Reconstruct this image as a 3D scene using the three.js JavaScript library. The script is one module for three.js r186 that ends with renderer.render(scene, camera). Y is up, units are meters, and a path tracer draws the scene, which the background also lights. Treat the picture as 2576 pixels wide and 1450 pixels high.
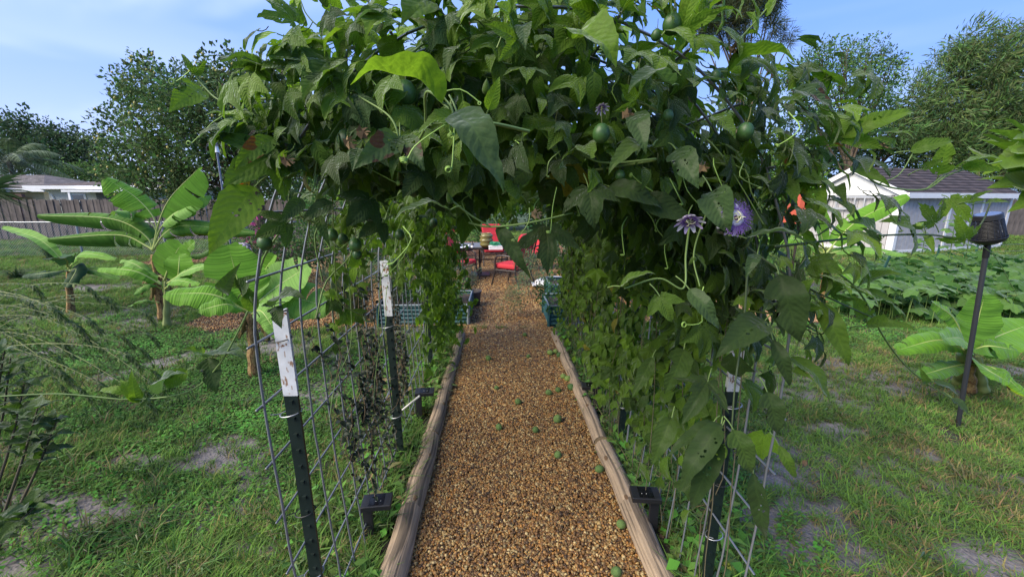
import * as THREE from 'three';
import { RoundedBoxGeometry } from 'three/addons/geometries/RoundedBoxGeometry.js';

// ------------------------------------------------------------------ camera, sky, sun, exposure
const EYE = 1.75, F = 1020, CX = 1287.5, CY = 725;          // focal length and centre in units of a 2575 x 1450 picture
const scene = new THREE.Scene();
const camera = new THREE.PerspectiveCamera(2 * Math.atan(CY / F) * 180 / Math.PI, 1024 / 576, 0.05, 400);
camera.position.set(0, EYE, 0);
camera.rotation.order = 'YXZ';
camera.rotation.set(-12.28 * Math.PI / 180, -1.9 * Math.PI / 180, 0);
camera.updateMatrixWorld(true);
const renderer = new THREE.WebGLRenderer({ antialias: true });
renderer.setSize(1024, 576);
renderer.toneMapping = THREE.LinearToneMapping;
renderer.toneMappingExposure = 3.1;
renderer.shadowMap.enabled = true;

function rng(seed) { let a = seed >>> 0; return () => { a = (a + 0x6D2B79F5) | 0; let t = Math.imul(a ^ (a >>> 15), 1 | a); t = (t + Math.imul(t ^ (t >>> 7), 61 | t)) ^ t; return ((t ^ (t >>> 14)) >>> 0) / 4294967296; }; }
function h2(x, y, s = 0) { let n = Math.imul(x | 0, 374761393) + Math.imul(y | 0, 668265263) + Math.imul(s | 0, 974634541); n = Math.imul(n ^ (n >>> 13), 1274126177); return ((n ^ (n >>> 16)) >>> 0) / 4294967296; }
function vn(x, y, s = 0, w = 0) {
  const xi = Math.floor(x), yi = Math.floor(y), fx = x - xi, fy = y - yi, u = fx * fx * (3 - 2 * fx), v = fy * fy * (3 - 2 * fy);
  const m = w ? (k) => ((k % w) + w) % w : (k) => k;
  const a = h2(m(xi), m(yi), s), b = h2(m(xi + 1), m(yi), s), c = h2(m(xi), m(yi + 1), s), d = h2(m(xi + 1), m(yi + 1), s);
  return a + (b - a) * u + (c - a) * v + (a - b - c + d) * u * v;
}
function fbm(x, y, s = 0, o = 4) { let t = 0, a = 0.5, n = 0; for (let i = 0; i < o; i++) { t += a * vn(x, y, s + i * 17); n += a; a *= 0.5; x *= 2.03; y *= 2.03; } return t / n; }
const lerp = (a, b, t) => a + (b - a) * t, clamp = (x, a = 0, b = 1) => Math.min(b, Math.max(a, x));
const sstep = (a, b, x) => { const t = clamp((x - a) / (b - a)); return t * t * (3 - 2 * t); };
const V = (x, y, z) => new THREE.Vector3(x, y, z);
const UP = V(0, 1, 0);

const SUN = V(-0.66, 0.66, 0.36).normalize();
{
  const W = 1024, Hh = 512, d = new Float32Array(W * Hh * 4);
  for (let j = 0; j < Hh; j++) for (let i = 0; i < W; i++) {
    const ph = ((i + 0.5) / W - 0.5) * 2 * Math.PI, th = ((j + 0.5) / Hh - 0.5) * Math.PI;
    const x = Math.cos(ph) * Math.cos(th), y = Math.sin(th), z = Math.sin(ph) * Math.cos(th);
    const e = Math.max(y, 0), t = Math.pow(e, 0.55);
    const left = clamp(0.5 - 0.5 * (x / Math.max(0.2, Math.hypot(x, z))));       // toward the sunset
    let r = lerp(0.20, 0.062, clamp(t * 1.35)), g = lerp(0.325, 0.160, clamp(t * 1.3)), b = lerp(0.55, 0.52, clamp(t * 1.1));
    const hor = Math.exp(-e * 5) * (0.25 + 0.75 * left);
    const glow = Math.exp(-e * 7) * left; r += 0.15 * hor + 0.10 * glow; g += 0.09 * hor + 0.09 * glow; b += 0.03 * hor + 0.06 * glow;
    // thin streaky cirrus
    const yy = Math.max(y, 0.06), px = x / yy, pz = z / yy, a = px * 0.8 + pz * 0.6, c = -px * 0.6 + pz * 0.8;
    const wsp = fbm(a * 0.42 + 7.3 + 0.9 * fbm(px * 0.6, pz * 0.6, 9), c * 1.9 + 2.1, 3, 6);
    const broad = fbm(px * 0.32 + 4, pz * 0.32 + 11, 5, 4);
    let cl = sstep(0.51, 0.80, wsp * 0.62 + broad * 0.42) * sstep(0.02, 0.14, y) * (0.06 + 1.0 * left);
    const low = sstep(0.42, 0.66, fbm(Math.atan2(z, x) * 2.2, y * 16, 21, 4)) * sstep(0.42, 0.1, y) * left * 0.75;
    const fillVeil = sstep(0.34, 0.75, y) * sstep(0.30, 0.62, fbm(px * 0.9 + 2, pz * 0.9 + 5, 41, 4)) * 0.75; cl = clamp(Math.max(cl * 0.85, fillVeil) + low);  // bright cloud veil overhead, out of view, added to raise the fill light
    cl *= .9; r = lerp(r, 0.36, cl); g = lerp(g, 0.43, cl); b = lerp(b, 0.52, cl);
    if (y < 0) { const k = sstep(0, -0.08, y); r = lerp(r, 0.09, k); g = lerp(g, 0.11, k); b = lerp(b, 0.06, k); }
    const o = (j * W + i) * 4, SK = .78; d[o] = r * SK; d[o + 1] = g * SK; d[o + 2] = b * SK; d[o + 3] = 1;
  }
  const sky = new THREE.DataTexture(d, W, Hh, THREE.RGBAFormat, THREE.FloatType);
  sky.mapping = THREE.EquirectangularReflectionMapping; sky.magFilter = sky.minFilter = THREE.LinearFilter;
  sky.wrapS = THREE.RepeatWrapping; sky.needsUpdate = true;
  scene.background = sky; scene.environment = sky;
}
const sun = new THREE.DirectionalLight(new THREE.Color(1.0, 0.90, 0.72), 2.3);
sun.position.copy(SUN).multiplyScalar(40); sun.castShadow = true; sun.shadow.radius = 90; sun.shadow.mapSize.set(2048, 2048);
Object.assign(sun.shadow.camera, { left: -30, right: 30, top: 30, bottom: -30, near: 1, far: 110 });
sun.target.position.set(0, 0, -8); sun.position.add(sun.target.position);
scene.add(sun, sun.target);

// ------------------------------------------------------------------ helpers
const rayOf = (px, py) => V((px - CX) / F, -(py - CY) / F, -1).applyEuler(camera.rotation);
const at = (px, py, d) => { const r = rayOf(px, py); return r.multiplyScalar(d / -r.z).add(camera.position); };        // point d metres down the path
const proj = (p) => { const q = p.clone().sub(camera.position).applyQuaternion(camera.quaternion.clone().invert()); return [CX - F * q.x / q.z, CY + F * q.y / q.z]; };
const gnd = (px, py, y = 0) => { const r = rayOf(px, py); return r.multiplyScalar((y - EYE) / r.y).add(camera.position); };
const names = {};
const numbered = (n) => { const k = names[n] = (names[n] ?? -1) + 1; return k ? n + '_' + String(k).padStart(3, '0') : n; };
function tag(o, label, category, group, kind) { o.userData.label = label; if (category) o.userData.category = category; if (group) o.userData.group = group; if (kind) o.userData.kind = kind; return o; }
function thing(name, label, category, pos = V(0, 0, 0), group, turn = 0) {
  const o = new THREE.Group(); o.name = numbered(name); o.position.copy(pos); o.rotation.y = turn; scene.add(o); return tag(o, label, category, group);
}
function part(name, geo, mat, parent, m) {
  const o = new THREE.Mesh(geo, mat); o.name = parent === scene ? numbered(name) : name; parent.add(o);
  if (m) { if (m.isVector3) o.position.copy(m); else { m.decompose(o.position, o.quaternion, o.scale); } }
  return o;
}
const LOC = (root) => (v) => v.clone().sub(root.position);   // world point to a thing's own axes (things without a turn)

class MB {                                                    // collects faces into one mesh
  constructor() { this.p = []; this.u = []; this.c = []; this.i = []; this.col = null; }
  v(x, y, z, u = 0, v = 0) { this.p.push(x, y, z); this.u.push(u, v); const c = this.col; this.c.push(c ? c[0] : 1, c ? c[1] : 1, c ? c[2] : 1); return this.p.length / 3 - 1; }
  quad(a, b, c, d) {                                          // four points, own vertices (flat)
    const l = a.distanceTo(b), h = a.distanceTo(d);
    const k = [this.v(a.x, a.y, a.z, 0, 0), this.v(b.x, b.y, b.z, l, 0), this.v(c.x, c.y, c.z, l, h), this.v(d.x, d.y, d.z, 0, h)];
    this.i.push(k[0], k[1], k[2], k[0], k[2], k[3]); return this;
  }
  tri(a, b, c) { const k = [this.v(a.x, a.y, a.z, 0, 0), this.v(b.x, b.y, b.z, 1, 0), this.v(c.x, c.y, c.z, .5, 1)]; this.i.push(...k); return this; }
  hex(q) {                                                    // eight corners: bottom 0-3 counter-clockwise from above, top 4-7
    this.quad(q[3], q[2], q[1], q[0]); this.quad(q[4], q[5], q[6], q[7]);
    for (let k = 0; k < 4; k++) { const n = (k + 1) % 4; this.quad(q[k], q[n], q[4 + n], q[4 + k]); } return this;
  }
  box(w, h, d, m) {
    const q = []; for (const y of [0, h]) for (const [x, z] of [[-w / 2, d / 2], [w / 2, d / 2], [w / 2, -d / 2], [-w / 2, -d / 2]]) { const p = V(x, y, z); if (m) m.isVector3 ? p.add(m) : p.applyMatrix4(m); q.push(p); }
    return this.hex(q);
  }
  bar(a, b, w, h) {                                           // a beam of w x h from a to b
    const t = b.clone().sub(a).normalize(), s = Math.abs(t.y) > .95 ? V(1, 0, 0) : V(t.z, 0, -t.x).normalize(), n = s.clone().cross(t).normalize();
    const q = []; for (const P of [a, b]) for (const [i, j] of [[-1, -1], [1, -1], [1, 1], [-1, 1]]) q.push(P.clone().addScaledVector(s, i * w / 2).addScaledVector(n, j * h / 2));
    return this.hex(q);
  }
  tube(pts, r0, r1 = r0, seg = 8, rad = 6, closed = true) {
    const cv = pts.length > 2 ? new THREE.CatmullRomCurve3(pts) : null, n = pts.length > 2 ? seg : 1;
    let side = null, base = [], len = 0, last = null;
    for (let s = 0; s <= n; s++) {
      const t = s / n, P = cv ? cv.getPoint(t) : pts[0].clone().lerp(pts[1], t), T = (cv ? cv.getTangent(t) : pts[1].clone().sub(pts[0])).normalize();
      if (!side) side = Math.abs(T.y) < .9 ? V(0, 1, 0).cross(T).normalize() : V(1, 0, 0).cross(T).normalize();
      side.addScaledVector(T, -side.dot(T)).normalize(); const nn = T.clone().cross(side);
      if (last) len += last.distanceTo(P); last = P;
      const r = typeof r0 === 'function' ? r0(t) : lerp(r0, r1, t), ring = [];
      for (let k = 0; k <= rad; k++) { const a = k / rad * 2 * Math.PI, c = Math.cos(a) * r, d = Math.sin(a) * r; ring.push(this.v(P.x + side.x * c + nn.x * d, P.y + side.y * c + nn.y * d, P.z + side.z * c + nn.z * d, k / rad * 2 * Math.PI * Math.max(r, .002), len)); }
      if (s) for (let k = 0; k < rad; k++) this.i.push(base[k], base[k + 1], ring[k + 1], base[k], ring[k + 1], ring[k]);
      if (closed && (s === 0 || s === n)) { const c = this.v(P.x, P.y, P.z, 0, len); for (let k = 0; k < rad; k++) s ? this.i.push(c, ring[k], ring[k + 1]) : this.i.push(c, ring[k + 1], ring[k]); }
      base = ring;
    }
    return this;
  }
  geo(g, m, c) {
    const P = g.attributes.position, U = g.attributes.uv, I = g.index, o = this.p.length / 3, t = V(), keep = this.col; if (c) this.col = c;
    for (let k = 0; k < P.count; k++) { t.fromBufferAttribute(P, k); if (m) t.applyMatrix4(m); this.v(t.x, t.y, t.z, U ? U.getX(k) : 0, U ? U.getY(k) : 0); }
    if (I) for (let k = 0; k < I.count; k++) this.i.push(o + I.getX(k)); else for (let k = 0; k < P.count; k++) this.i.push(o + k);
    this.col = keep; return this;
  }
  done(color = false) {
    const g = new THREE.BufferGeometry();
    g.setAttribute('position', new THREE.Float32BufferAttribute(this.p, 3)); g.setAttribute('uv', new THREE.Float32BufferAttribute(this.u, 2));
    if (color || this.colored) g.setAttribute('color', new THREE.Float32BufferAttribute(this.c, 3));
    g.setIndex(this.i); g.computeVertexNormals(); return g;
  }
  build(name, mat, parent, color = false) { return part(name, this.done(color), mat, parent); }
}
const M4 = (p, q, s) => new THREE.Matrix4().compose(p, q, typeof s === 'number' ? V(s, s, s) : s);
const QE = (x, y, z) => new THREE.Quaternion().setFromEuler(new THREE.Euler(x, y, z));
function frame(B, C, N, s) {                                  // local x, y(along C), z(normal N) at B
  C = C.clone().normalize(); N = N.clone().addScaledVector(C, -N.dot(C)); if (N.lengthSq() < 1e-6) N = V(0.3, .2, 1).addScaledVector(C, -V(.3, .2, 1).dot(C)); N.normalize();
  const X = C.clone().cross(N); const m = new THREE.Matrix4().makeBasis(X, C, N); if (s) m.scale(typeof s === 'number' ? V(s, s, s) : s); m.setPosition(B); return m;
}

// ------------------------------------------------------------------ textures
function tex(w, h, f, srgb = true, rx = 1, ry = rx) {          // f(i, j, x, y) returns [r, g, b, a] in 0..1
  const d = new Uint8Array(w * h * 4);
  for (let j = 0; j < h; j++) for (let i = 0; i < w; i++) { const c = f((i + .5) / w, (j + .5) / h, i, j), o = (j * w + i) * 4; for (let k = 0; k < 4; k++) d[o + k] = Math.round(clamp(c[k] ?? 1) * 255); }
  const t = new THREE.DataTexture(d, w, h); t.magFilter = THREE.LinearFilter; t.minFilter = THREE.LinearFilter; t.wrapS = t.wrapT = THREE.RepeatWrapping;
  if (srgb) t.colorSpace = THREE.SRGBColorSpace; t.repeat.set(rx, ry); t.needsUpdate = true; return t;
}
const grey = (v) => [v, v, v, 1];
const mat = (o) => new THREE.MeshStandardMaterial(o);
const rgb = (r, g, b) => new THREE.Color().setRGB(r, g, b);
function segDist(x, y, s) { const dx = s[2] - s[0], dy = s[3] - s[1], t = clamp(((x - s[0]) * dx + (y - s[1]) * dy) / (dx * dx + dy * dy)); return [Math.hypot(x - s[0] - dx * t, y - s[1] - dy * t), t]; }

const LOBE = 0.92;                                            // spread of the side lobes, radians
const veinSegs = (three) => {
  const s = [];
  for (const [a, l] of three ? [[0, 1.05], [LOBE, .86], [-LOBE, .86]] : [[0, 1.05]]) {
    const dx = Math.sin(a), dy = Math.cos(a); s.push([0, -.1, dx * l, dy * l, .011]);
    for (let k = 1; k < 10; k++) for (const q of [-1, 1]) { const t = k / 10.5 * l, b = a + q * .85, L = .27 * (1.1 - .6 * k / 10); { const mx = dx * t + Math.sin(b) * L * .55, my = dy * t + Math.cos(b) * L * .55, e = b - q * .35; s.push([dx * t, dy * t, mx, my, .0042], [mx, my, mx + Math.sin(e) * L * .5, my + Math.cos(e) * L * .5, .003]); } }
  }
  return s;
};
function leafTex(three, seed, holes, brown) {
  const S = 320, segs = veinSegs(three), r = rng(seed), hs = [];
  for (let k = 0; k < holes; k++) { const a = (r() - .5) * 2.6, d = .2 + r() * .55; const hx = Math.sin(a) * d * (three ? 1 : .3), hy = Math.cos(a) * d; const n = 1 + Math.floor(r() * 3); for (let q = 0; q < n; q++) hs.push([hx + (r() - .5) * .07, hy + (r() - .5) * .09, .008 + r() * r() * .034, r() * 6]); }
  const bs = []; for (let k = 0; k < brown; k++) { const a = (r() - .5) * 2.2, d = .45 + r() * .5; bs.push([Math.sin(a) * d * (three ? 1 : .3), Math.cos(a) * d, .04 + r() * .1]); }
  const f = (u, v) => {
    const x = (u - .5) / .75, y = (v - .2) / .75; let vein = 0; const wx = x + (fbm(x * 7, y * 7, 91, 2) - .5) * .035, wy = y + (fbm(x * 7 + 9, y * 7, 92, 2) - .5) * .035;
    for (const s of segs) { const [d, t] = segDist(wx, wy, s); const w = s[4] * (1.15 - .7 * t); if (d < w * 2) vein = Math.max(vein, 1 - sstep(w * .5, w * 1.6, d)); }
    const n = fbm(x * 9, y * 9, seed, 4), fine = fbm(x * 46, y * 46, seed + 5, 2);
    let c = [lerp(.74, .86, n) + fine * .10, lerp(.77, .89, n) + fine * .08, lerp(.62, .74, n) + fine * .06];
    c = [lerp(c[0], 1.0, vein * .55), lerp(c[1], 1, vein * .5), lerp(c[2], .82, vein * .5)];
    let a = 1; for (const h of hs) if (Math.hypot(x - h[0], y - h[1]) < h[2] * (.75 + .5 * vn(Math.atan2(y - h[1], x - h[0]) * 1.5 + h[3], h[3], 3))) a = 0;
    for (const q of bs) { const d = Math.hypot(x - q[0], y - q[1]) / q[2] + (n - .5) * 1.6; if (d < 1) { const k = sstep(1, .75, d); c = [lerp(c[0], .95, k), lerp(c[1], .62 - .25 * fine, k), lerp(c[2], .45, k)]; } }
    return [...c, a];
  };
  return tex(S, S, f);
}
const leafBump = (three) => { const segs = veinSegs(three); return tex(320, 320, (u, v) => { const x = (u - .5) / .75, y = (v - .2) / .75; let d0 = 9; for (const s of segs) d0 = Math.min(d0, segDist(x, y, s)[0]); return grey(.2 + .5 * Math.min(1, d0 / .06) + .3 * fbm(x * 28, y * 28, 4, 3)); }, false); };
const B3 = leafBump(true), B1 = leafBump(false);
const leafMat = (map, bump, color, o = {}) => new THREE.MeshPhysicalMaterial({ map, bumpMap: bump, bumpScale: .0042, color, side: THREE.DoubleSide, roughness: .93, transmission: .64, thickness: 0, specularIntensity: .3, clearcoat: .22, clearcoatRoughness: .34, ...o });
const T3 = leafTex(true, 11, 0, 0), T1 = leafTex(false, 12, 0, 0), T3h = leafTex(true, 13, 7, 0), T1h = leafTex(false, 14, 6, 0), T3b = leafTex(true, 15, 4, 5), T1b = leafTex(false, 17, 3, 4);

// ------------------------------------------------------------------ the setting: ground, gravel, grass
const FOOT_L = -.72, FOOT_R = .90, CXA = .09, Z0 = -1.2, Z1 = -5.15;      // the arch stands between these
const inTunnel = (x, d, m = 0) => d < 5.3 && x > -.56 + m && x < .76 - m;
const bareSpots = [[590, 1120, .42, .2], [520, 1150, .3, .15], [200, 1290, .34, .14], [90, 1330, .3, .13], [60, 1250, .25, .12], [330, 1150, .2, .1], [240, 722, .8, .4], [700, 870, .5, .3], [420, 905, .4, .25], [500, 890, .4, .2], [790, 1000, .3, .2], [660, 860, .5, .25],
  [1975, 1190, .3, .18], [2040, 1270, .25, .12], [2000, 1390, .25, .12], [2110, 1075, .22, .12], [2320, 1140, .22, .1], [1930, 1120, .25, .16], [2120, 1400, .3, .1], [2470, 1400, .26, .13], [2080, 1330, .2, .1], [40, 1420, .3, .1], [620, 1380, .2, .08], [1900, 1310, .2, .14], [2530, 930, .3, .2], [300, 940, .3, .16]]
  .map(([px, py, rx, rz]) => { const p = gnd(px, py); return [p.x, -p.z, rx, rz]; });
function bare(x, d) {
  let b = sstep(.57, .70, fbm(x * 1.1 + 3, d * 1.1 + 5, 31, 4) + (fbm(x * 15, d * 15, 14, 2) - .5) * .10) * (d < 9 ? .8 : .3);
  for (const [bx, bd, rx, rz] of bareSpots) { const q = Math.hypot((x - bx) / rx, (d - bd) / rz) + (fbm(x * 5, d * 5, 8, 3) - .5) * 1.1 + (fbm(x * 17, d * 17, 12, 2) - .5) * .7; b = Math.max(b, 1 - sstep(.75, 1.15, q)); }
  return b;
}
const patio = (x, d) => { const n = (fbm(x * .8, d * .8, 71, 3) - .5) * 1.2; return d + n > 5.55 && d + n < 13.2 && x + n > -4.6 - (d - 6) * .25 && x + n < 5.2; };
const mulchZone = (x, d) => { const n = (fbm(x * .7, d * .7, 77, 3) - .5) * 1.6; return d + n > 11.6 && d + n < 17 && x + n > -9.8 && x + n < 6 && !patio(x, d); };
const hgt = (x, d) => (inTunnel(x, d) || patio(x, d) ? 0 : (fbm(x * .9, d * .9, 51, 3) - .5) * .05 - .012);
{
  const xs = [], zs = [];                                       // one sheet, finer near the camera
  for (let k = -120; k <= 120; k++) xs.push(Math.sign(k) * (Math.abs(k) * .06 + Math.pow(Math.abs(k) / 120, 5) * 180));
  for (let k = 0; k <= 190; k++) zs.push(-3 + k * .075 + Math.pow(k / 190, 6) * 200);
  for (const k of [-12, -40, -150]) zs.unshift(k);
  const b = new MB(); const nx = xs.length;
  zs.forEach((d, j) => xs.forEach((x) => {
    const q = bare(x, d), n = fbm(x * 2.3, d * 2.3, 61, 4), green = Math.max(d > 10 ? sstep(10, 24, d) : 0, sstep(1.0, 1.5, Math.abs(x) / (Math.max(d, .2) * 1.5 + .6)) * .9);
    let c = [lerp(.060, .030, n), lerp(.052, .026, n), lerp(.036, .018, n)];
    const sand = [lerp(.17, .29, n), lerp(.15, .255, n), lerp(.14, .24, n)];
    c = c.map((v, k) => lerp(v, sand[k], q));
    c = c.map((v, k) => lerp(v, [.06, .11, .03][k], green * .8));
    if (mulchZone(x, d)) c = [.17, .095, .055];
    b.col = c; b.v(x, d < -2 || d > 16 ? -.015 : hgt(x, d) - (inTunnel(x, d, .04) ? .05 : patio(x, d) ? .02 : 0), -d, x, d);
    if (false) j;
  }));
  for (let j = 0; j < zs.length - 1; j++) for (let i = 0; i < nx - 1; i++) { const o = j * nx + i; b.i.push(o, o + 1, o + nx + 1, o, o + nx + 1, o + nx); }
  const grain = tex(512, 512, (u, v) => { const n = fbm(u * 16, v * 16, 3, 2) * .3 + vn(u * 150, v * 150, 9, 150) * .4 + vn(u * 70, v * 70, 12, 70) * .3; return grey(.62 + n * .42); }, true, 1.1);
  const gb = tex(512, 512, (u, v) => grey(vn(u * 90, v * 90, 2, 90) * .5 + vn(u * 40, v * 40, 4, 40) * .5), false, 1.1);
  const g = b.build('ground', mat({ map: grain, bumpMap: gb, bumpScale: .012, vertexColors: true, roughness: .97 }), scene, true);
  g.userData.kind = 'structure';
}
{ // gravel bed of the path and the patio
  const b = new MB(), gm = tex(512, 512, (u, v) => {
    let best = 9, id = 0; const s = 44, x = u * s, y = v * s;
    for (let j = -1; j <= 1; j++) for (let i = -1; i <= 1; i++) { const cx = Math.floor(x) + i, cy = Math.floor(y) + j, wx = ((cx % s) + s) % s, wy = ((cy % s) + s) % s; const d = Math.hypot(cx + h2(wx, wy, 1) - x, cy + h2(wx, wy, 2) - y); if (d < best) { best = d; id = h2(wx, wy, 3); } }
    const pal = [[.71, .55, .38], [.55, .38, .24], [.80, .68, .50], [.62, .44, .26], [.40, .28, .19], [.74, .52, .29]][Math.floor(id * 6)], k = best > .62 ? .45 : 1; return pal.map((c) => c * k);
  });
  for (let d = -.5; d < 13.4; d += .1) for (let x = -6.4; x < 5.4; x += .1) {
    const on = (X, D) => (D < 5.62 ? X > -.55 && X < .76 : patio(X, D)), xc = x + .05, dc = d + .05;
    if (!on(xc, dc)) continue;
    const y = -.012; const q = [[x, d], [x + .1, d], [x + .1, d + .1], [x, d + .1]].map(([X, D]) => b.v(X, y + .004, -D, X, D)); b.i.push(q[0], q[1], q[2], q[0], q[2], q[3]);
  }
  const m = mat({ map: gm, roughness: .9 }); gm.repeat.set(1.5, 1.5);
  const p = b.build('path', m, scene); p.userData.kind = 'structure';
}
function scatter(name, geo, material, list, parent = scene, kind = 'stuff') {      // list of [Matrix4, [r, g, b]]
  const o = new THREE.InstancedMesh(geo, material, list.length); const c = new THREE.Color();
  list.forEach(([m, k], i) => { o.setMatrixAt(i, m); o.setColorAt(i, c.setRGB(...k)); });
  o.name = parent === scene ? numbered(name) : name; parent.add(o); if (kind) o.userData.kind = kind; return o;
}
{
  const g = new THREE.IcosahedronGeometry(1, 1), P = g.attributes.position, t = V();
  for (let k = 0; k < P.count; k++) { t.fromBufferAttribute(P, k); const s = 1 + .22 * (vn(t.x * 1.7 + 5, t.y * 1.7 + t.z * 1.3 + 7, 3) - .5) * 2; P.setXYZ(k, t.x * s, t.y * s * .72, t.z * s * .86); }
  const mb = new MB().geo(g); const pg = mb.done();
  { // smooth normals of the lump: same place, same direction
    const N = pg.attributes.normal, Q = pg.attributes.position; for (let k = 0; k < Q.count; k++) { t.fromBufferAttribute(Q, k).normalize(); N.setXYZ(k, t.x, t.y, t.z); }
  }
  const r = rng(5), list = [], pal = [[.47, .27, .105], [.31, .155, .058], [.58, .42, .21], [.17, .088, .038], [.50, .25, .07], [.70, .56, .34], [.24, .135, .065], [.40, .21, .065], [.09, .052, .03], [.52, .33, .14]];
  const put = (x, d, s, y) => { const c = pal[Math.floor(r() * pal.length)], k = (.50 + r() * .80) * .54 * (.85 + .3 * fbm(x * 3, d * 3, 23, 3)); list.push([M4(V(x, y, -d), QE((r() - .5) * 1.2, r() * 6.28, (r() - .5) * 1.2), V(s * (.8 + r() * .55), s * (.75 + r() * .4), s * (.8 + r() * .5))), [c[0] * k, c[1] * k * .91, c[2] * k * .66]]); };
  for (let n = 0; n < 105000; n++) { const d = .25 + Math.pow(r(), 1.2) * 5.4, x = -.55 + r() * 1.31; const s = .0052 + r() * r() * .0060, far = 1 + (d - 1.2) * .10; put(x, d, s * far, -.006 + r() * .007 + .012 * fbm(x * 2.4, d * 2.4, 44, 2)); }
  for (let n = 0; n < 170000; n++) { const d = 5.3 + Math.pow(r(), 1.3) * 7.6, x = -4.6 + r() * 8.2; if (!patio(x, d) || (d < 5.62 && false)) continue; if (Math.abs(x) > 1.5 + (d - 5) * .12 && r() < .65) continue; put(x, d, (.0085 + r() * .006) * (1 + (d - 5.3) * .07), -.002 + r() * .008); }
  const o = scatter('gravel', pg, mat({ roughness: .62 }), list); tag(o, 'tan and brown pebble gravel covering the path and the patio', 'gravel', null, 'stuff');
}
{ // bark chips
  const b = new MB(); b.bar(V(-.5, 0, 0), V(.5, .05, 0), .34, .12); const r = rng(8), list = [];
  for (let n = 0; n < 60000; n++) { const d = 11 + r() * 6.4, x = -10.6 + r() * 13; if (!mulchZone(x, d)) continue; const k = .6 + r() * .8; list.push([M4(V(x, .006 + r() * .03, -d), QE((r() - .5) * .7, r() * 6.3, (r() - .5) * .7), .04 + r() * .06), [.22 * k, .115 * k, .065 * k]]); }
  tag(scatter('mulch', b.done(), mat({ roughness: .95 }), list), 'reddish brown bark chips spread before the wooden fence', 'mulch', null, 'stuff');
}
// grass tufts and small broad leaved weeds
function tuftGeo(seed, blades, lean, w) {
  const r = rng(seed), b = new MB();
  for (let k = 0; k < blades; k++) {
    const a = r() * 6.283, o = V((r() - .5) * .7, 0, (r() - .5) * .7), dir = V(Math.cos(a), 0, Math.sin(a)), side = V(-dir.z, 0, dir.x), h = .55 + r() * .65, l = lean * (.3 + r());
    const P = (t) => o.clone().addScaledVector(dir, l * t * t).setY(h * t * (1 - .28 * l * t * t));
    const p0 = P(0), p1 = P(.5), p2 = P(1), w0 = w * (.7 + r() * .5);
    b.col = [1, 1, 1].map(() => .8 + r() * .4);
    const i = [b.v(...p0.clone().addScaledVector(side, w0).toArray()), b.v(...p0.clone().addScaledVector(side, -w0).toArray()), b.v(...p1.clone().addScaledVector(side, w0 * .85).toArray()), b.v(...p1.clone().addScaledVector(side, -w0 * .85).toArray()), b.v(...p2.toArray())];
    b.i.push(i[0], i[1], i[3], i[0], i[3], i[2], i[2], i[3], i[4]);
  }
  return b.done(true);
}
function weedGeo(seed, n, len, wid, up) {
  const r = rng(seed), b = new MB();
  for (let k = 0; k < n; k++) {
    const a = r() * 6.283, q = Math.sqrt(r()) * .9, base = V(Math.cos(a) * q * .6, .1 + r() * up, Math.sin(a) * q * .6), yaw = a + (r() - .5) * 2.4, dir = V(Math.cos(yaw), -.1 + (r() - .3) * .9, Math.sin(yaw)).normalize(), side = V(-dir.z, (r() - .5) * .5, dir.x).normalize(), L = len * (.7 + r() * .6), W = wid * (.7 + r() * .6);
    const nrm = side.clone().cross(dir); if (nrm.y < 0) nrm.negate();
    b.col = [1, 1, 1].map(() => .75 + r() * .5);
    const m = base.clone().addScaledVector(dir, L * .5).addScaledVector(nrm, -.05 * L), t = base.clone().addScaledVector(dir, L).addScaledVector(nrm, -.22 * L);
    const i = [b.v(...base.toArray()), b.v(...m.clone().addScaledVector(side, W).addScaledVector(nrm, .1 * L).toArray()), b.v(...m.toArray()), b.v(...m.clone().addScaledVector(side, -W).addScaledVector(nrm, .1 * L).toArray()), b.v(...t.toArray())];
    b.i.push(i[0], i[1], i[2], i[0], i[2], i[3], i[1], i[4], i[2], i[2], i[4], i[3]);
  }
  return b.done(true);
}
const bladeMat = new THREE.MeshPhysicalMaterial({ color: rgb(1, 1, 1), vertexColors: true, side: THREE.DoubleSide, roughness: .95, transmission: .28, thickness: 0, specularIntensity: .35, clearcoat: .06, clearcoatRoughness: .4 });
const LIGHTS = [[930, 1352], [1055, 1052], [1640, 1335], [1498, 1035]].map(([x, y]) => { const p = gnd(x, y); return [p.x, -p.z]; });
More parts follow.
